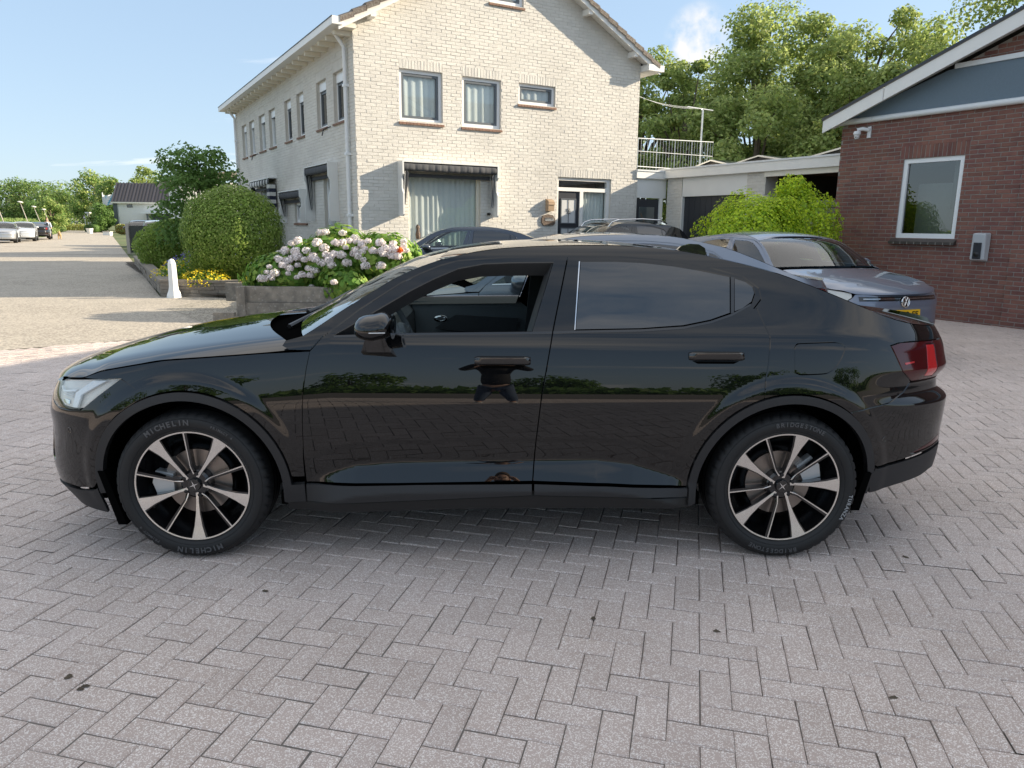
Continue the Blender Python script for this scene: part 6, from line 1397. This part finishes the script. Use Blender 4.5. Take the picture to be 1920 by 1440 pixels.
    fbox('fence_post', MT['post'], s, F, 1.42, 1.5, .01, .07, 0, 2.1); fbox('fence_post', MT['post'], s, F, -.04, .04, .01, .07, 0, 2.2)
    # far house with dark roof
    h = thing('white_house', 'white rendered house with a steep dark tiled roof beyond the tall shrub', 'house', (-52, 110, 0)); F = Frame((-57.2, 110.0, 0), (.985, .17, 0), (.17, -.985, 0)); 
    fbox('wall', MT['wpaint2'], h, F, 0, 11, -7, 0, 0, 4.35)
    m = MB(); m.hexa([F.p(-.8, .45, 4.3), F.p(-.8, .37, 4.3), F.p(11.5, .37, 4.3), F.p(11.5, .45, 4.3), F.p(-.8, -2.6, 7.1), F.p(-.8, -2.7, 7.1), F.p(11.5, -2.7, 7.1), F.p(11.5, -2.6, 7.1)]); rf = m.build('roof', MT['dtile'], h)
    for k in range(27): 
        x = -.75 + k * .455; m = MB(); m.hexa([F.p(x, .50, 4.36), F.p(x, .40, 4.36), F.p(x + .2, .40, 4.36), F.p(x + .2, .50, 4.36), F.p(x, -2.55, 7.19), F.p(x, -2.65, 7.19), F.p(x + .2, -2.65, 7.19), F.p(x + .2, -2.55, 7.19)]); m.build('tile_rib', MT['dtile'], rf)
    m = MB(); m.prism([F.p(-.8, .45, 4.2), F.p(-.8, -2.65, 7.1), F.p(-.8, -7.4, 2.6)], F.a * .15); m.build('gable_board', MT['wpaint2'], h); m = MB(); m.prism([F.p(-.1, 0, 0), F.p(-.1, .0, 4.3), F.p(-.1, -2.6, 6.7), F.p(-.1, -7, 2.8), F.p(-.1, -7, 0)], F.a * .05); m.build('gable_wall', MT['alup'], h)
    fbox('gutter', MT['cream'], h, F, -.8, 11.5, .40, .58, 4.12, 4.32)
    for a, z0, z1, w_ in ((1.2, 3.55, 3.98, .75), (5.6, 3.6, 4.0, .8), (1.7, .5, 1.25, 2.0)):
        wv = fbox('window', MT['greyframe'], h, F, a, a + w_, .0, .06, z0, z1); fbox('pane', MT['dglass'], wv, F, a + .1, a + w_ - .1, .062, .065, z0 + .08, z1 - .08)
    fbox('canopy', MT['alup'], h, F, 3.6, 9, .0, 2.2, 2.7, 2.95); fbox('canopy_post', MT['greyframe'], h, F, 4.3, 4.5, 1.8, 2.0, 0, 2.7); fbox('porch', MT['anthra'], h, F, 4.8, 8.6, .0, 1.6, 0, 2.7)
    fbox('annex_wall', MT['greyframe'], h, F, -.75, -.15, -2.6, -.2, .4, 4.6)
    # houses in the far distance on the left
    for (x, y, w_, lb, c_) in ((-127, 190, 5, 'distant house with a dark roof and brick gable left of the street lamps', 'rbrick'), (-104, 175, 5, 'small brown house at the far end of the lane', 'stone')):
        q = thing('distant_house', lb, 'house', (x, y, 0)); F2 = Frame((x, y, 0), (.9, .44, 0), (.44, -.9, 0)); fbox('wall', MT[c_], q, F2, 0, w_, -7, 0, 0, 3.4); m = MB(); m.prism([F2.p(-.3, .4, 3.2), F2.p(-.3, -7.4, 3.2), F2.p(-.3, -3.5, 7.6)], F2.a * (w_ + .6)); m.build('roof', MT['dtile'], q)
        for a in (1, 3.2, 5.6): fbox('window', MT['upvc'], q, F2, a, a + 1.2, .0, .08, 1.0, 2.4)
        fbox('dormer', MT['wpaint2'], q, F2, 2.5, 5.2, -1.6, .1, 3.9, 5.2)
    # leaning street lamps with disc heads on the left verge
    for k, (px, Y, zt) in enumerate(((16, 62, 3.5), (60, 74, 3.25), (82, 84, 3.0), (98, 93, 2.85))):
        X = (px - 960) / CAM_F * (Y * .978 + .3)
        q = thing('street_lamp', ('leftmost and nearest', 'second from the left', 'third from the left', 'rightmost and farthest')[k] + ' leaning street lamp with a disc head behind the parked cars', 'street lamp', (X, Y, 0), 0, 'leaning street lamps on the verge')
        tl = -.9; m = MB(); m.tube([(X, Y, 0), (X + tl * .55, Y, zt * .55), (X + tl, Y, zt)], [.045, .04, .03], 8); m.build('post', MT['post'], q, smooth=True)
        m = MB(); m.lathe([(0, .08), (.10, .07), (.24, .02), (.25, -.01), (.12, -.08), (.05, -.13), (0, -.14)], (X + tl, Y, zt + .06), (.15, 0, 1), (1, 0, -.15), (0, 1, 0), 20); m.build('lamp_head', MT['cream'], q, smooth=True)
    # flag on a pole, little column, traffic sign, far hedges
    q = thing('flag', 'white and pale blue flag flying from a pole left of the dark-tiled house', 'flag', (-62, 115, 0)); m = MB(); m.tube([(-62, 115, 0), (-62, 115, 5.8)], .07, 8); m.build('pole', MT['wpaint'], q)
    m = MB(); n = 14
    def fp(i, j): return (-61.95 + 2.05 * i / n, 115 + .18 * math.sin(i * .9), 5.5 - .12 * math.sin(i * .5) - 1.45 * j / 6 - .2 * i / n * .6)
    for i in range(n):
        for j in range(6): m.cur = 1 if 2 <= (i + j) % 7 <= 3 and 1 < i < 12 else 0; m.quad(fp(i, j), fp(i + 1, j), fp(i + 1, j + 1), fp(i, j + 1))
    MT['flagblue'] = material('flag_pale_blue', (.16, .42, .55), .8); m.build('cloth', [MT['wpaint'], MT['flagblue']], q)
    q = thing('white_column', 'slim white lamp column at the far end of the lane', 'column', (-64.4, 115, 0)); m = MB(); m.tube([(-64.4, 115, 0), (-64.4, 115, 2.7)], .25, 8); m.build('shaft', MT['wpaint'], q); m = MB(); m.tube([(-64.4, 115, 2.72), (-64.4, 115, 2.9)], .5, 8); m.build('top', MT['wpaint'], q)
    q = thing('traffic_sign', 'small triangular red-edged traffic sign far down the lane', 'sign', (-63.9, 113, 0)); m = MB(); m.tube([(-63.9, 113, 0), (-63.9, 113, 2.5)], .05, 6); m.build('pole', MT['alu'], q)
    m = MB(); m.prism([(-64.25, 112.9, 1.9), (-63.55, 112.9, 1.9), (-63.9, 112.9, 2.52)], (0, .03, 0)); m.build('border', MT['redlens'], q); m = MB(); m.prism([(-64.1, 112.86, 1.99), (-63.7, 112.86, 1.99), (-63.9, 112.86, 2.35)], (0, .02, 0)); m.build('face', MT['wpaint'], q)
    for lb, c, r, mt, sd in (('dark clipped hedge block far down the lane on the right', (-61.5, 110, .5), (.8, .7, .55), ['lf_dark', 'lf_dark'], 1), ('small green bush in a pale pot far down the lane', (-57.6, 104, .6), (.55, .55, .5), ['lf_mid', 'lf_dark'], 2), ('yellow-brown hedge in front of the white house', (-46.8, 92, .6), (1.5, .8, .65), ['lf_tree2', 'copperleaf'], 3), ('yellow-green hedge at the far bend of the lane', (-72, 126, .5), (3.0, 1.0, .6), ['lf_tree2', 'yellowleaf'], 4)):
        MT.setdefault('copperleaf', leafm('leaf_copper', (.30, .16, .06))); MT.setdefault('yellowleaf', leafm('leaf_yellow', (.32, .30, .05))); bush('hedge', lb, 'hedge', c, r, 2200, .22, mt, seed=sd, power=3.2, inner=.8)
    q = thing('stone_trough', 'pale stone trough at the lane edge before the white house', 'trough', (-46.2, 86, 0)); part('basin', MT['wpaint2'], q, lambda m: m.box(-46.6, -45.8, 85.7, 86.3, 0, .4)); part('rim', MT['post'], q, lambda m: m.box(-46.65, -45.75, 85.65, 86.35, .402, .46))
    q = thing('plant_pot', 'white plant pot on the right edge of the lane', 'pot', (-54.4, 97, 0)); m = MB(); m.lathe([(.28, 0), (.42, .6), (.44, .66), (.36, .66), (.3, .4)], (-54.4, 97, 0), (0, 0, 1), (1, 0, 0), (0, 1, 0), 12); m.build('bowl', MT['wpaint'], q); m = MB(); m.lathe([(0, .62), (.35, .60)], (-54.4, 97, 0), (0, 0, 1), (1, 0, 0), (0, 1, 0), 12); m.build('earth', MT['soil'], q)
    # roof of a shed behind the house at the left
    q = thing('shed', 'low building with a dark flat roof edge behind the white house corner', 'shed', (-13.5, 34.0, 0)); F = Frame((-14.6, 33.5, 0), (.866, .5, 0), (.5, -.866, 0)); fbox('wall', MT['wpaint2'], q, F, 0, 8, -5, 0, 0, 3.3)
    m = MB(); m.hexa([F.p(-.5, .3, 3.2), F.p(-.5, -5, 3.2), F.p(8, -5, 4.3), F.p(8, .3, 4.3), F.p(-.5, .3, 3.45), F.p(-.5, -5, 3.45), F.p(8, -5, 4.55), F.p(8, .3, 4.55)]); m.build('roof', MT['stone'], q)
street()
def other_car(label, loc, rz, paint_, scale=(1, 1, 1), rail=None, group=None, res=.05, warp2=None, mirror_col=None, rail_bars=False, plate=None, wheels=True, glass='cglass', name='parked_car', clad='clad', simple=True):
    root = thing(name, label, 'car', loc, rz, group); sx, sy, sz = scale
    def warp(x, y, z):
        if warp2: x, y, z = warp2(x, y, z)
        return (x * sx, y * sy, z * sz)
    K = Car(root, paint_, warp=warp, res=res, clad=clad, rail=rail, simple=simple); K.build_shell(); K.interior()
    K.panel('front_side_window', glass, OPEN, o=-.006, rim=0, res=.08)
    K.panel('chrome_strip', 'chrome', [(.668, 1.043), (1.053, 1.056), (1.638, 1.066), (1.638, 1.076), (1.053, 1.066), (.668, 1.052)], o=.004, rim=0, shrink=0, res=.1)
    W = K.pt
    for yy in (.35, 1.1):
        m = MB(); m.prism([W(a, yy, b) for a, b in [(1.28, .5), (1.45, .62), (1.6, .66), (1.78, 1.30), (1.86, 1.28), (1.7, .5)]], Vector((0, .42, 0))); m.build('seat', MT['interior'], root, local=True)
    m = MB(); m.prism([W(.52, .14, .75), W(.86, .14, .75), W(.80, .14, 1.0), W(.50, .14, 1.02)], (0, 1.58, 0)); m.build('dashboard', MT['interior'], root, local=True)
    for sgn in (1, -1):
        m = MB(); c = Vector(W(.90, .0, 1.08)); c.y = (-CY - .10) * sy * -sgn * -1
        c.y = sgn * (-(CY + .10) * sy); vs = []; nu, nv = 8, 10
        for i in range(nu + 1):
            th = math.pi * i / nu
            for j in range(nv):
                a = 2 * math.pi * j / nv; q = math.sin(th) ** .6; vs.append((c.x - math.cos(th) * .085, c.y + math.cos(a) * q * .11, c.z + math.sin(a) * q * .065))
        m.add(vs, [(i * nv + j, i * nv + (j + 1) % nv, (i + 1) * nv + (j + 1) % nv, (i + 1) * nv + j) for i in range(nu) for j in range(nv)]); mo = m.build('door_mirror', MT[paint_] if isinstance(paint_, str) else paint_, root, smooth=True, local=True)
        m = MB(); m.tube([(c.x + .02, sgn * -(CY - .08) * sy, c.z - .06), (c.x, c.y + sgn * .04, c.z - .03)], .02, 6); m.build('mirror_arm', MT['blackp'], mo, local=True)
    for z, p0 in ((.95, 1.29), (.975, 2.25)):
        for sgn in (1, -1):
            q0 = K.raw(p0, z) + K.nrm(p0, z) * .015; q1 = K.raw(p0 + .22, z) + K.nrm(p0 + .22, z) * .015
            m = MB(); m.tube([(q0.x, q0.y * sgn, q0.z), (q1.x, q1.y * sgn, q1.z)], .012, 6); m.build('door_handle', MT['chrome'], root, smooth=True, local=True)
    if rail_bars:
        for sgn in (1, -1):
            pts = [W(x, 0, z) for x, z in ((1.0, 1.30), (1.15, 1.45), (1.35, 1.50), (2.0, 1.52), (2.5, 1.50), (2.72, 1.43))]; m = MB(); m.tube([(p[0], sgn * -.62 * sy, p[2]) for p in pts], .016, 6); m.build('roof_rail', MT['chrome'], root, smooth=True, local=True)
            pts = [W(x, 0, z) for x, z in RAIL[2:12]]; 
    if wheels:
        yw = -CY * sy + .02
        for xx in (0, 2.735):
            for sgn in (-1, 1): K.wheel(xx, yw if sgn < 0 else -yw, sgn=sgn, fancy=False, r=.33 * min(sz, 1.05), rr=.23, rot=.3, spokes=5)
    return root, K
def cars():
    # --- second row, right behind the black fastback
    dkblue = paint('dark_blue_grey_paint', (.05, .065, .09), .5, .22); silver = paint('silver_blue_paint', (.20, .23, .28), .7, .28); lav = paint('lavender_grey_paint', (.165, .195, .26), .35, .32); blk = paint('black_metallic_paint', (.006, .007, .008), .3, .2)
    r, K = other_car('dark blue-grey saloon right of the hydrangea, in front of the large curtained window', (-1.15, 15.2, 0), math.radians(-1), dkblue, (1.0, .98, 1.04), res=.04)
    r, K = other_car('silver-blue saloon directly behind the black fastback, seen over its roof and through its open window', (.50, 7.0, 0), math.radians(2), silver, (1.0, .98, 1.015), res=.03)
    HATCH = [q for q in RAIL if q[0] < 2.4] + [(2.6, 1.40), (2.85, 1.375), (3.08, 1.33), (3.22, 1.25), (3.34, 1.15), (3.45, 1.06)]
    r, K = other_car('black estate car with chrome window trim parked by the front door', (2.2, 18.15, 0), math.radians(26), blk, (1.0, .98, 1.13), rail=HATCH, rail_bars=True, res=.05)
    # --- lavender hatchback beside the red wall, facing the yard
    f = Vector((.362, -.932, 0)); front = Vector((4.62, 8.75, 0)); L = 4.28; sx = L / 4.6
    rz = math.atan2(-f.y, -f.x); c = front - f * ((CX + .865) * sx)
    r, K = other_car('lavender-grey hatchback beside the red brick wall with a yellow number plate', (c.x, c.y, 0), rz, lav, (sx, .965, 1.0), rail=HATCH, res=.03)
    W = K.pt
    # front end details: black grille bar with round badge, plate, lower grille
    def frontpt(y, z, o=0.0):      # y across the car (metres from centre), z height -> point on the bumper skin
        best = None; yy = abs(y)
        lo, hi = CARPLAN.a, -.4
        for _ in range(40):
            mid = (lo + hi) / 2; q = K.raw(mid, z)
            if -q.y < yy: lo = mid
            else: hi = mid
        q = K.raw(lo, z) + K.nrm(lo, z) * o; return Vector((q.x, -yy if y < 0 else yy, q.z))
    def patch(name, mt, y0, y1, z0, z1, o=.006, n=16, parent=None, th=.012):
        m = MB(); vs = []
        for i in range(n + 1):
            y = y0 + (y1 - y0) * i / n; 
            for z in (z0(y) if callable(z0) else z0, z1(y) if callable(z1) else z1): vs.append(frontpt(y, z, o))
        vs2 = [v + Vector((th, 0, 0)) for v in vs]; k = len(vs); fs = [(2 * i, 2 * i + 1, 2 * i + 3, 2 * i + 2) for i in range(n)] + [(2 * i + 1, k + 2 * i + 1, k + 2 * i + 3, 2 * i + 3) for i in range(n)] + [(2 * i, 2 * i + 2, k + 2 * i + 2, k + 2 * i) for i in range(n)]
        m.add(vs + vs2, fs); return m.build(name, MT[mt], parent or root, smooth=False, local=True)
    root = r
    g = patch('grille_bar', 'glossblack', -.60, .60, .715, .765); patch('chrome_line', 'chrome', -.56, .56, .736, .742, .010, parent=g)
    patch('lower_grille', 'blackp', -.62, .62, .27, .44, .004)
    pl = patch('number_plate', 'plate', -.26, .26, .50, .61, .012, n=4); patch('plate_band', 'plateblue', .225, .26, .50, .61, .0145, n=2, parent=pl)
    vs, fs = text_cached('H-262-FF', .088, .0006, .0015); base = frontpt(0, .555, .0)
    m = MB(); yaw = -1
    w_ = max(v.x for v in vs) - min(v.x for v in vs); k_ = .44 / w_
    m.add([(lambda q: (q.x - .016 + 0 * v.z, q.y, q.z + v.y))(frontpt(-v.x * k_ - .0, .555, .0)) for v in vs], fs); m.build('plate_text', MT['ink'], pl, local=True)
    # badge: ring with a V above a W
    bc = frontpt(0, .70, .018); m = MB(); AX = Vector((-1, 0, .12)).normalized(); U = Vector((0, -1, 0)); V = U.cross(AX) * -1; V = Vector((0.12, 0, 1)).normalized()
    m.lathe([(0, .002), (.060, .002), (.062, -.015)], bc, AX, U, V, 28); bd = m.build('badge', MT['glossblack'], root, smooth=True, local=True, angle=40)
    m = MB(); m.lathe([(.054, .004), (.058, .009), (.064, .006), (.065, -.006)], bc, AX, U, V, 28); m.build('badge_ring', MT['chrome'], bd, smooth=True, local=True)
    m = MB()
    def st(a, b): m.tube([bc + U * a[0] + V * a[1] + AX * .007, bc + U * b[0] + V * b[1] + AX * .007], .0045, 5)
    for s_ in (-1, 1): st((s_ * .022, .050), (s_ * .003, .008)); st((s_ * .046, .030), (s_ * .024, -.046)); st((s_ * .024, -.046), (s_ * .003, .002))
    m.build('badge_letters', MT['chrome'], bd, local=True)
    # windscreen badge, chalky water marks are left to the paint
    # --- cars down the lane
    lane = math.atan2(.878, -.478)   # direction away
    sg = paint('light_silver_paint', (.42, .43, .45), .6, .3); wsil = paint('white_silver_paint', (.62, .64, .66), .3, .3); dk = paint('near_black_paint', (.012, .012, .014), .4, .25); pale = paint('pale_blue_white_paint', (.42, .52, .58), .2, .3); navy2 = paint('dark_slate_paint', (.05, .06, .07), .4, .3)
    G = 'cars parked along the left side of the lane'
    def lp(t, off): return (-16.2 - .478 * t + .878 * off, 10.9 + .878 * t + .478 * off)
    # nose towards the viewpoint: local -x is forward
    face = math.atan2(.878, -.478)
    for lb, x, y, p_, sc_, rl, turn in (('grey hatchback with a yellow plate, nearest of the cars at the left picture edge', -36.1, 53.5, sg, (.86, .93, .97), HATCH, 0), ('small silver-white hatchback second in the row at the left', -38.0, 58.6, wsil, (.84, .92, .98), HATCH, 0), ('black saloon with red tail lamps third in the row at the left', -40.6, 64.6, dk, (1.0, .97, .98), None, math.pi)):
        other_car(lb, (x, y, 0), face + turn, p_, sc_, rail=rl, group=G, res=.12)
    other_car('pale blue-white car parked right of the lane behind the fence post', (-20.3, 43.3, 0), face, pale, (.98, .98, 1.10), rail=HATCH, group='cars parked on the right of the lane', res=.1)
    other_car('dark slate car parked just beyond the pale blue one on the right of the lane', (-23.8, 48.5, 0), face, navy2, (.98, .98, 1.10), rail=HATCH, group='cars parked on the right of the lane', res=.12)
    other_car('small dark car far down at the bend of the lane', (-90, 155, 0), face - 1.0, dk, (.98, .98, 1.05), rail=HATCH, res=.2)
cars()
def person(label, loc, rz, scale=1.0, pose='walk', shirt=(.35, .42, .52), top2=None, legs=(.30, .33, .38), skin=(.55, .34, .25), hair=(.10, .06, .03), parent_label=None):
    """one continuous body grown over a jointed skeleton; hair and clothing are shells over it. Faces local -y"""
    root = thing('person', label, 'person', loc, rz)
    ms = material('skin', skin, .5); mh = material('hair', hair, .7); mc = material('jacket', shirt, .8, var=.06, vscale=20); mt = material('top', top2 or shirt, .8); mj = material('trousers', legs, .85, var=.08, vscale=20); mb = material('shoes', (.5, .5, .5), .6)
    S = scale
    def skin_mesh(name, V, E, Rr, mat_, par, root_i=0, lv=2):
        me = bpy.data.meshes.new(name); me.from_pydata([(x * S, y * S, z * S) for x, y, z in V], E, []); o = link(name, me, par)
        sk = o.modifiers.new('s', 'SKIN'); sk.use_smooth_shade = True; sk.branch_smoothing = .6
        me.skin_vertices.new() if not me.skin_vertices else None
        for i, r_ in enumerate(Rr): me.skin_vertices[0].data[i].radius = (r_[0] * S, r_[1] * S) if isinstance(r_, tuple) else (r_ * S, r_ * S); me.skin_vertices[0].data[i].use_root = (i == root_i)
        sb = o.modifiers.new('b', 'SUBSURF'); sb.levels = lv; sb.render_levels = lv
        bpy.context.view_layer.update(); ev = o.evaluated_get(bpy.context.evaluated_depsgraph_get()); nm = bpy.data.meshes.new_from_object(ev); o.modifiers.clear(); o.data = nm; nm.name = name; nm.materials.clear(); nm.materials.append(mat_)
        nm.polygons.foreach_set('use_smooth', [True] * len(nm.polygons)); return o
    if pose == 'walk':
        ank = ((-.09, -.22, .09), (.09, .26, .12)); knee = ((-.095, -.14, .50), (.095, .02, .50)); elb = ((-.25, .06, 1.12), (.25, -.06, 1.12)); wr = ((-.24, -.06, .90), (.26, -.22, .98))
    else:
        ank = ((-.17, 0, .09), (.17, .02, .09)); knee = ((-.15, -.04, .50), (.15, -.03, .50)); elb = ((-.34, -.10, 1.30), (.34, -.10, 1.30)); wr = ((-.16, -.28, 1.50), (.16, -.28, 1.50))
    V = [(0, 0, .96), (0, .01, 1.10), (0, .01, 1.28), (0, .01, 1.42), (0, 0, 1.52), (0, -.01, 1.585), (0, -.015, 1.66), (0, -.01, 1.73)]
    R_ = [(.150, .10), (.135, .09), (.155, .105), (.15, .09), (.055, .055), (.072, .08), (.078, .095), (.06, .07)]
    E_ = [(0, 1), (1, 2), (2, 3), (3, 4), (4, 5), (5, 6), (6, 7)]
    for s_, i in ((-1, 0), (1, 1)):
        b = len(V); V += [(s_ * .10, 0, .90), knee[i], (knee[i][0], knee[i][1] + .03, .36), ank[i], (ank[i][0], ank[i][1] - .13, ank[i][2] - .055)]; R_ += [.088, .058, .052, .037, (.04, .028)]; E_ += [(0, b), (b, b + 1), (b + 1, b + 2), (b + 2, b + 3), (b + 3, b + 4)]
        b = len(V); hx, hy, hz = wr[i]; dv = (Vector(wr[i]) - Vector(elb[i])).normalized(); hd = Vector(wr[i]) + dv * .07
        V += [(s_ * .185, 0, 1.42), elb[i], wr[i], tuple(hd)]; R_ += [.055, .040, .027, (.034, .018)]; E_ += [(3, b), (b, b + 1), (b + 1, b + 2), (b + 2, b + 3)]
        for k in range(4):
            f0 = hd + Vector((s_ * 0, 0, 0)) + Vector((.012 * (k - 1.5), 0, .004 * k)); f1 = f0 + dv * (.035 + .004 * (k in (1, 2))); f2 = f1 + dv * .02 + Vector((-s_ * .012, 0, -.012)); q = len(V); V += [tuple(f1), tuple(f2)]; R_ += [.0085, .007]; E_ += [(b + 3, q), (q, q + 1)]
        q = len(V); V += [tuple(hd + Vector((-s_ * .035, 0, .01))), tuple(hd + Vector((-s_ * .042, 0, .0)) + dv * .03)]; R_ += [.010, .008]; E_ += [(b + 2, q), (q, q + 1)]
    body = skin_mesh('body', V, E_, R_, ms, root)
    # trousers, jacket and top as slightly larger shells
    tv = [(0, 0, 1.00), (-.10, 0, .90), knee[0], (ank[0][0], ank[0][1], ank[0][2] + .05), (.10, 0, .90), knee[1], (ank[1][0], ank[1][1], ank[1][2] + .05)]
    skin_mesh('trousers', tv, [(0, 1), (1, 2), (2, 3), (0, 4), (4, 5), (5, 6)], [(.155, .11), .10, .072, .055, .10, .072, .055], mj, root)
    jv = [(0, .01, .90), (0, .01, 1.10), (0, .015, 1.30), (0, .015, 1.44), (-.19, .01, 1.42), elb[0], tuple(Vector(elb[0]).lerp(Vector(wr[0]), .85)), (.19, .01, 1.42), elb[1], tuple(Vector(elb[1]).lerp(Vector(wr[1]), .85))]
    skin_mesh('jacket' if top2 else 'shirt', jv, [(0, 1), (1, 2), (2, 3), (3, 4), (4, 5), (5, 6), (3, 7), (7, 8), (8, 9)], [(.175, .13), (.16, .12), (.175, .125), (.155, .10), .07, .052, .042, .07, .052, .042], mc, root, 2)
    if top2: skin_mesh('top', [(0, -.045, 1.02), (0, -.05, 1.25), (0, -.04, 1.42)], [(0, 1), (1, 2)], [(.10, .10), (.11, .10), (.08, .075)], mt, root)
    # hair cap, face
    m = MB(); vs = []; n1, n2 = 10, 16
    for i in range(n1 + 1):
        for j in range(n2):
            th = math.pi * .58 * i / n1; a = 2 * math.pi * j / n2; front = max(0, -math.sin(a)); rr_ = .102 - .002 * math.sin(5 * a); th2 = th * (1 - .45 * front)
            vs.append((math.sin(th2) * math.cos(a) * rr_ * .86 * S, (-.005 + math.sin(th2) * math.sin(a) * rr_ * 1.08 + .012) * S, (1.665 + math.cos(th2) * rr_ * 1.12) * S))
    m.add(vs, [(i * n2 + j, (i + 1) * n2 + j, (i + 1) * n2 + (j + 1) % n2, i * n2 + (j + 1) % n2) for i in range(n1) for j in range(n2)]); m.build('hair', mh, root, smooth=True, local=True)
    for s_ in (-1, 1):
        m = MB(); m.lathe([(0, .004), (.010, .002), (.012, -.004)], (s_ * .032 * S, -.098 * S, 1.655 * S), (0, -1, 0), (S, 0, 0), (0, 0, .7 * S), 10); m.build('eye', MT['blackp'], body, smooth=True, local=True)
        m = MB(); m.lathe([(0, .012), (.020, .006), (.024, -.006)], (s_ * .078 * S, .0, 1.645 * S), (s_, 0, 0), (0, S, 0), (0, 0, 1.4 * S), 10); m.build('ear', ms, body, smooth=True, local=True)
    m = MB(); m.add([(-.014 * S, -.095 * S, 1.615 * S), (.014 * S, -.095 * S, 1.615 * S), (0, -.122 * S, 1.622 * S), (0, -.098 * S, 1.665 * S)], [(0, 1, 2), (1, 3, 2), (3, 0, 2)]); m.build('nose', ms, body, smooth=True, local=True)
    m = MB(); m.lathe([(0, .003), (.020, .001), (.022, -.004)], (0, -.093 * S, 1.592 * S), (0, -1, 0), (S, 0, 0), (0, 0, .35 * S), 10); m.build('mouth', material('lips', (.35, .14, .12), .5), body, smooth=True, local=True)
    for i in (0, 1):
        a = Vector(ank[i]); 
        skin_mesh('shoe', [(a.x, a.y + .03, a.z - .03), (a.x, a.y - .07, a.z - .045), (a.x, a.y - .17, a.z - .06)], [(0, 1), (1, 2)], [(.045, .05), (.048, .04), (.042, .028)], mb, root, 0, 1)
    return root
def people():
    person('woman walking towards the viewpoint on the lane in a pale open jacket with a dog', (-39.3, 63.8, 0), math.radians(28), 1.0, 'walk', (.55, .62, .72), (.02, .02, .03), (.33, .38, .44), hair=(.30, .16, .07))
    d = thing('dog', 'small golden curly dog trotting beside the walking woman', 'dog', (-38.5, 64.0, 0), math.radians(28)); md = material('dog_fur', (.42, .29, .14), .9, var=.2, vscale=18, bump=.01, bscale=40)
    V = [(0, .28, .42), (0, .05, .43), (0, -.18, .42), (0, -.30, .54), (0, -.40, .62), (0, -.52, .58)]; R_ = [.10, .115, .125, .08, .09, .04]; E_ = [(0, 1), (1, 2), (2, 3), (3, 4), (4, 5)]
    for (b, x, y, kx) in ((0, -.08, .30, .05), (0, .08, .30, -.02), (2, -.08, -.18, -.05), (2, .08, -.18, .06)):
        n = len(V); V += [(x, y, .36), (x, y + (.04 if b == 0 else -.01) + kx * .3, .20), (x, y + (.0 if b == 0 else 0) + kx, .07), (x, y - .04 + kx, .03)]; R_ += [.065, .04, .03, .032]; E_ += [(b, n), (n, n + 1), (n + 1, n + 2), (n + 2, n + 3)]
    n = len(V); V += [(0, .38, .50), (0, .45, .62), (0, .40, .72)]; R_ += [.04, .045, .035]; E_ += [(0, n), (n, n + 1), (n + 1, n + 2)]
    me = bpy.data.meshes.new('body'); me.from_pydata(V, E_, []); o = link('body', me, d); sk = o.modifiers.new('s', 'SKIN'); sk.use_smooth_shade = True
    for i, r_ in enumerate(R_): me.skin_vertices[0].data[i].radius = (r_, r_); me.skin_vertices[0].data[i].use_root = i == 1
    sb = o.modifiers.new('b', 'SUBSURF'); sb.levels = 2; sb.render_levels = 2; bpy.context.view_layer.update(); nm = bpy.data.meshes.new_from_object(o.evaluated_get(bpy.context.evaluated_depsgraph_get())); o.modifiers.clear(); o.data = nm; nm.materials.append(md)
    for s_ in (-1, 1):
        m = MB(); m.add([(s_ * .06, -.38, .68), (s_ * .11, -.36, .62), (s_ * .115, -.39, .53), (s_ * .075, -.42, .58)], [(0, 1, 2, 3)]); m.build('ear', md, o, local=True)
    m = MB(); m.lathe([(0, .02), (.02, .01), (.02, 0)], (0, -.55, .585), (0, -1, 0), (1, 0, 0), (0, 0, 1), 8); m.build('nose', MT['blackp'], o, local=True)
    person('person standing behind the viewpoint holding up a phone, mirrored in the black car doors', (0.0, -.34, 0), math.pi, .985, 'phone', (.012, .012, .014), None, (.07, .10, .16))
    ph = thing('phone', 'dark smartphone held up just below the viewpoint by the standing person', 'phone', (0, -.05, 1.46)); part('case', MT['blackp'], ph, lambda m: m.box(-.078, .078, -.03, -.021, 1.425, 1.50)); part('screen', MT['glossblack'], ph, lambda m: m.box(-.073, .073, -.0325, -.0305, 1.43, 1.495))
people()
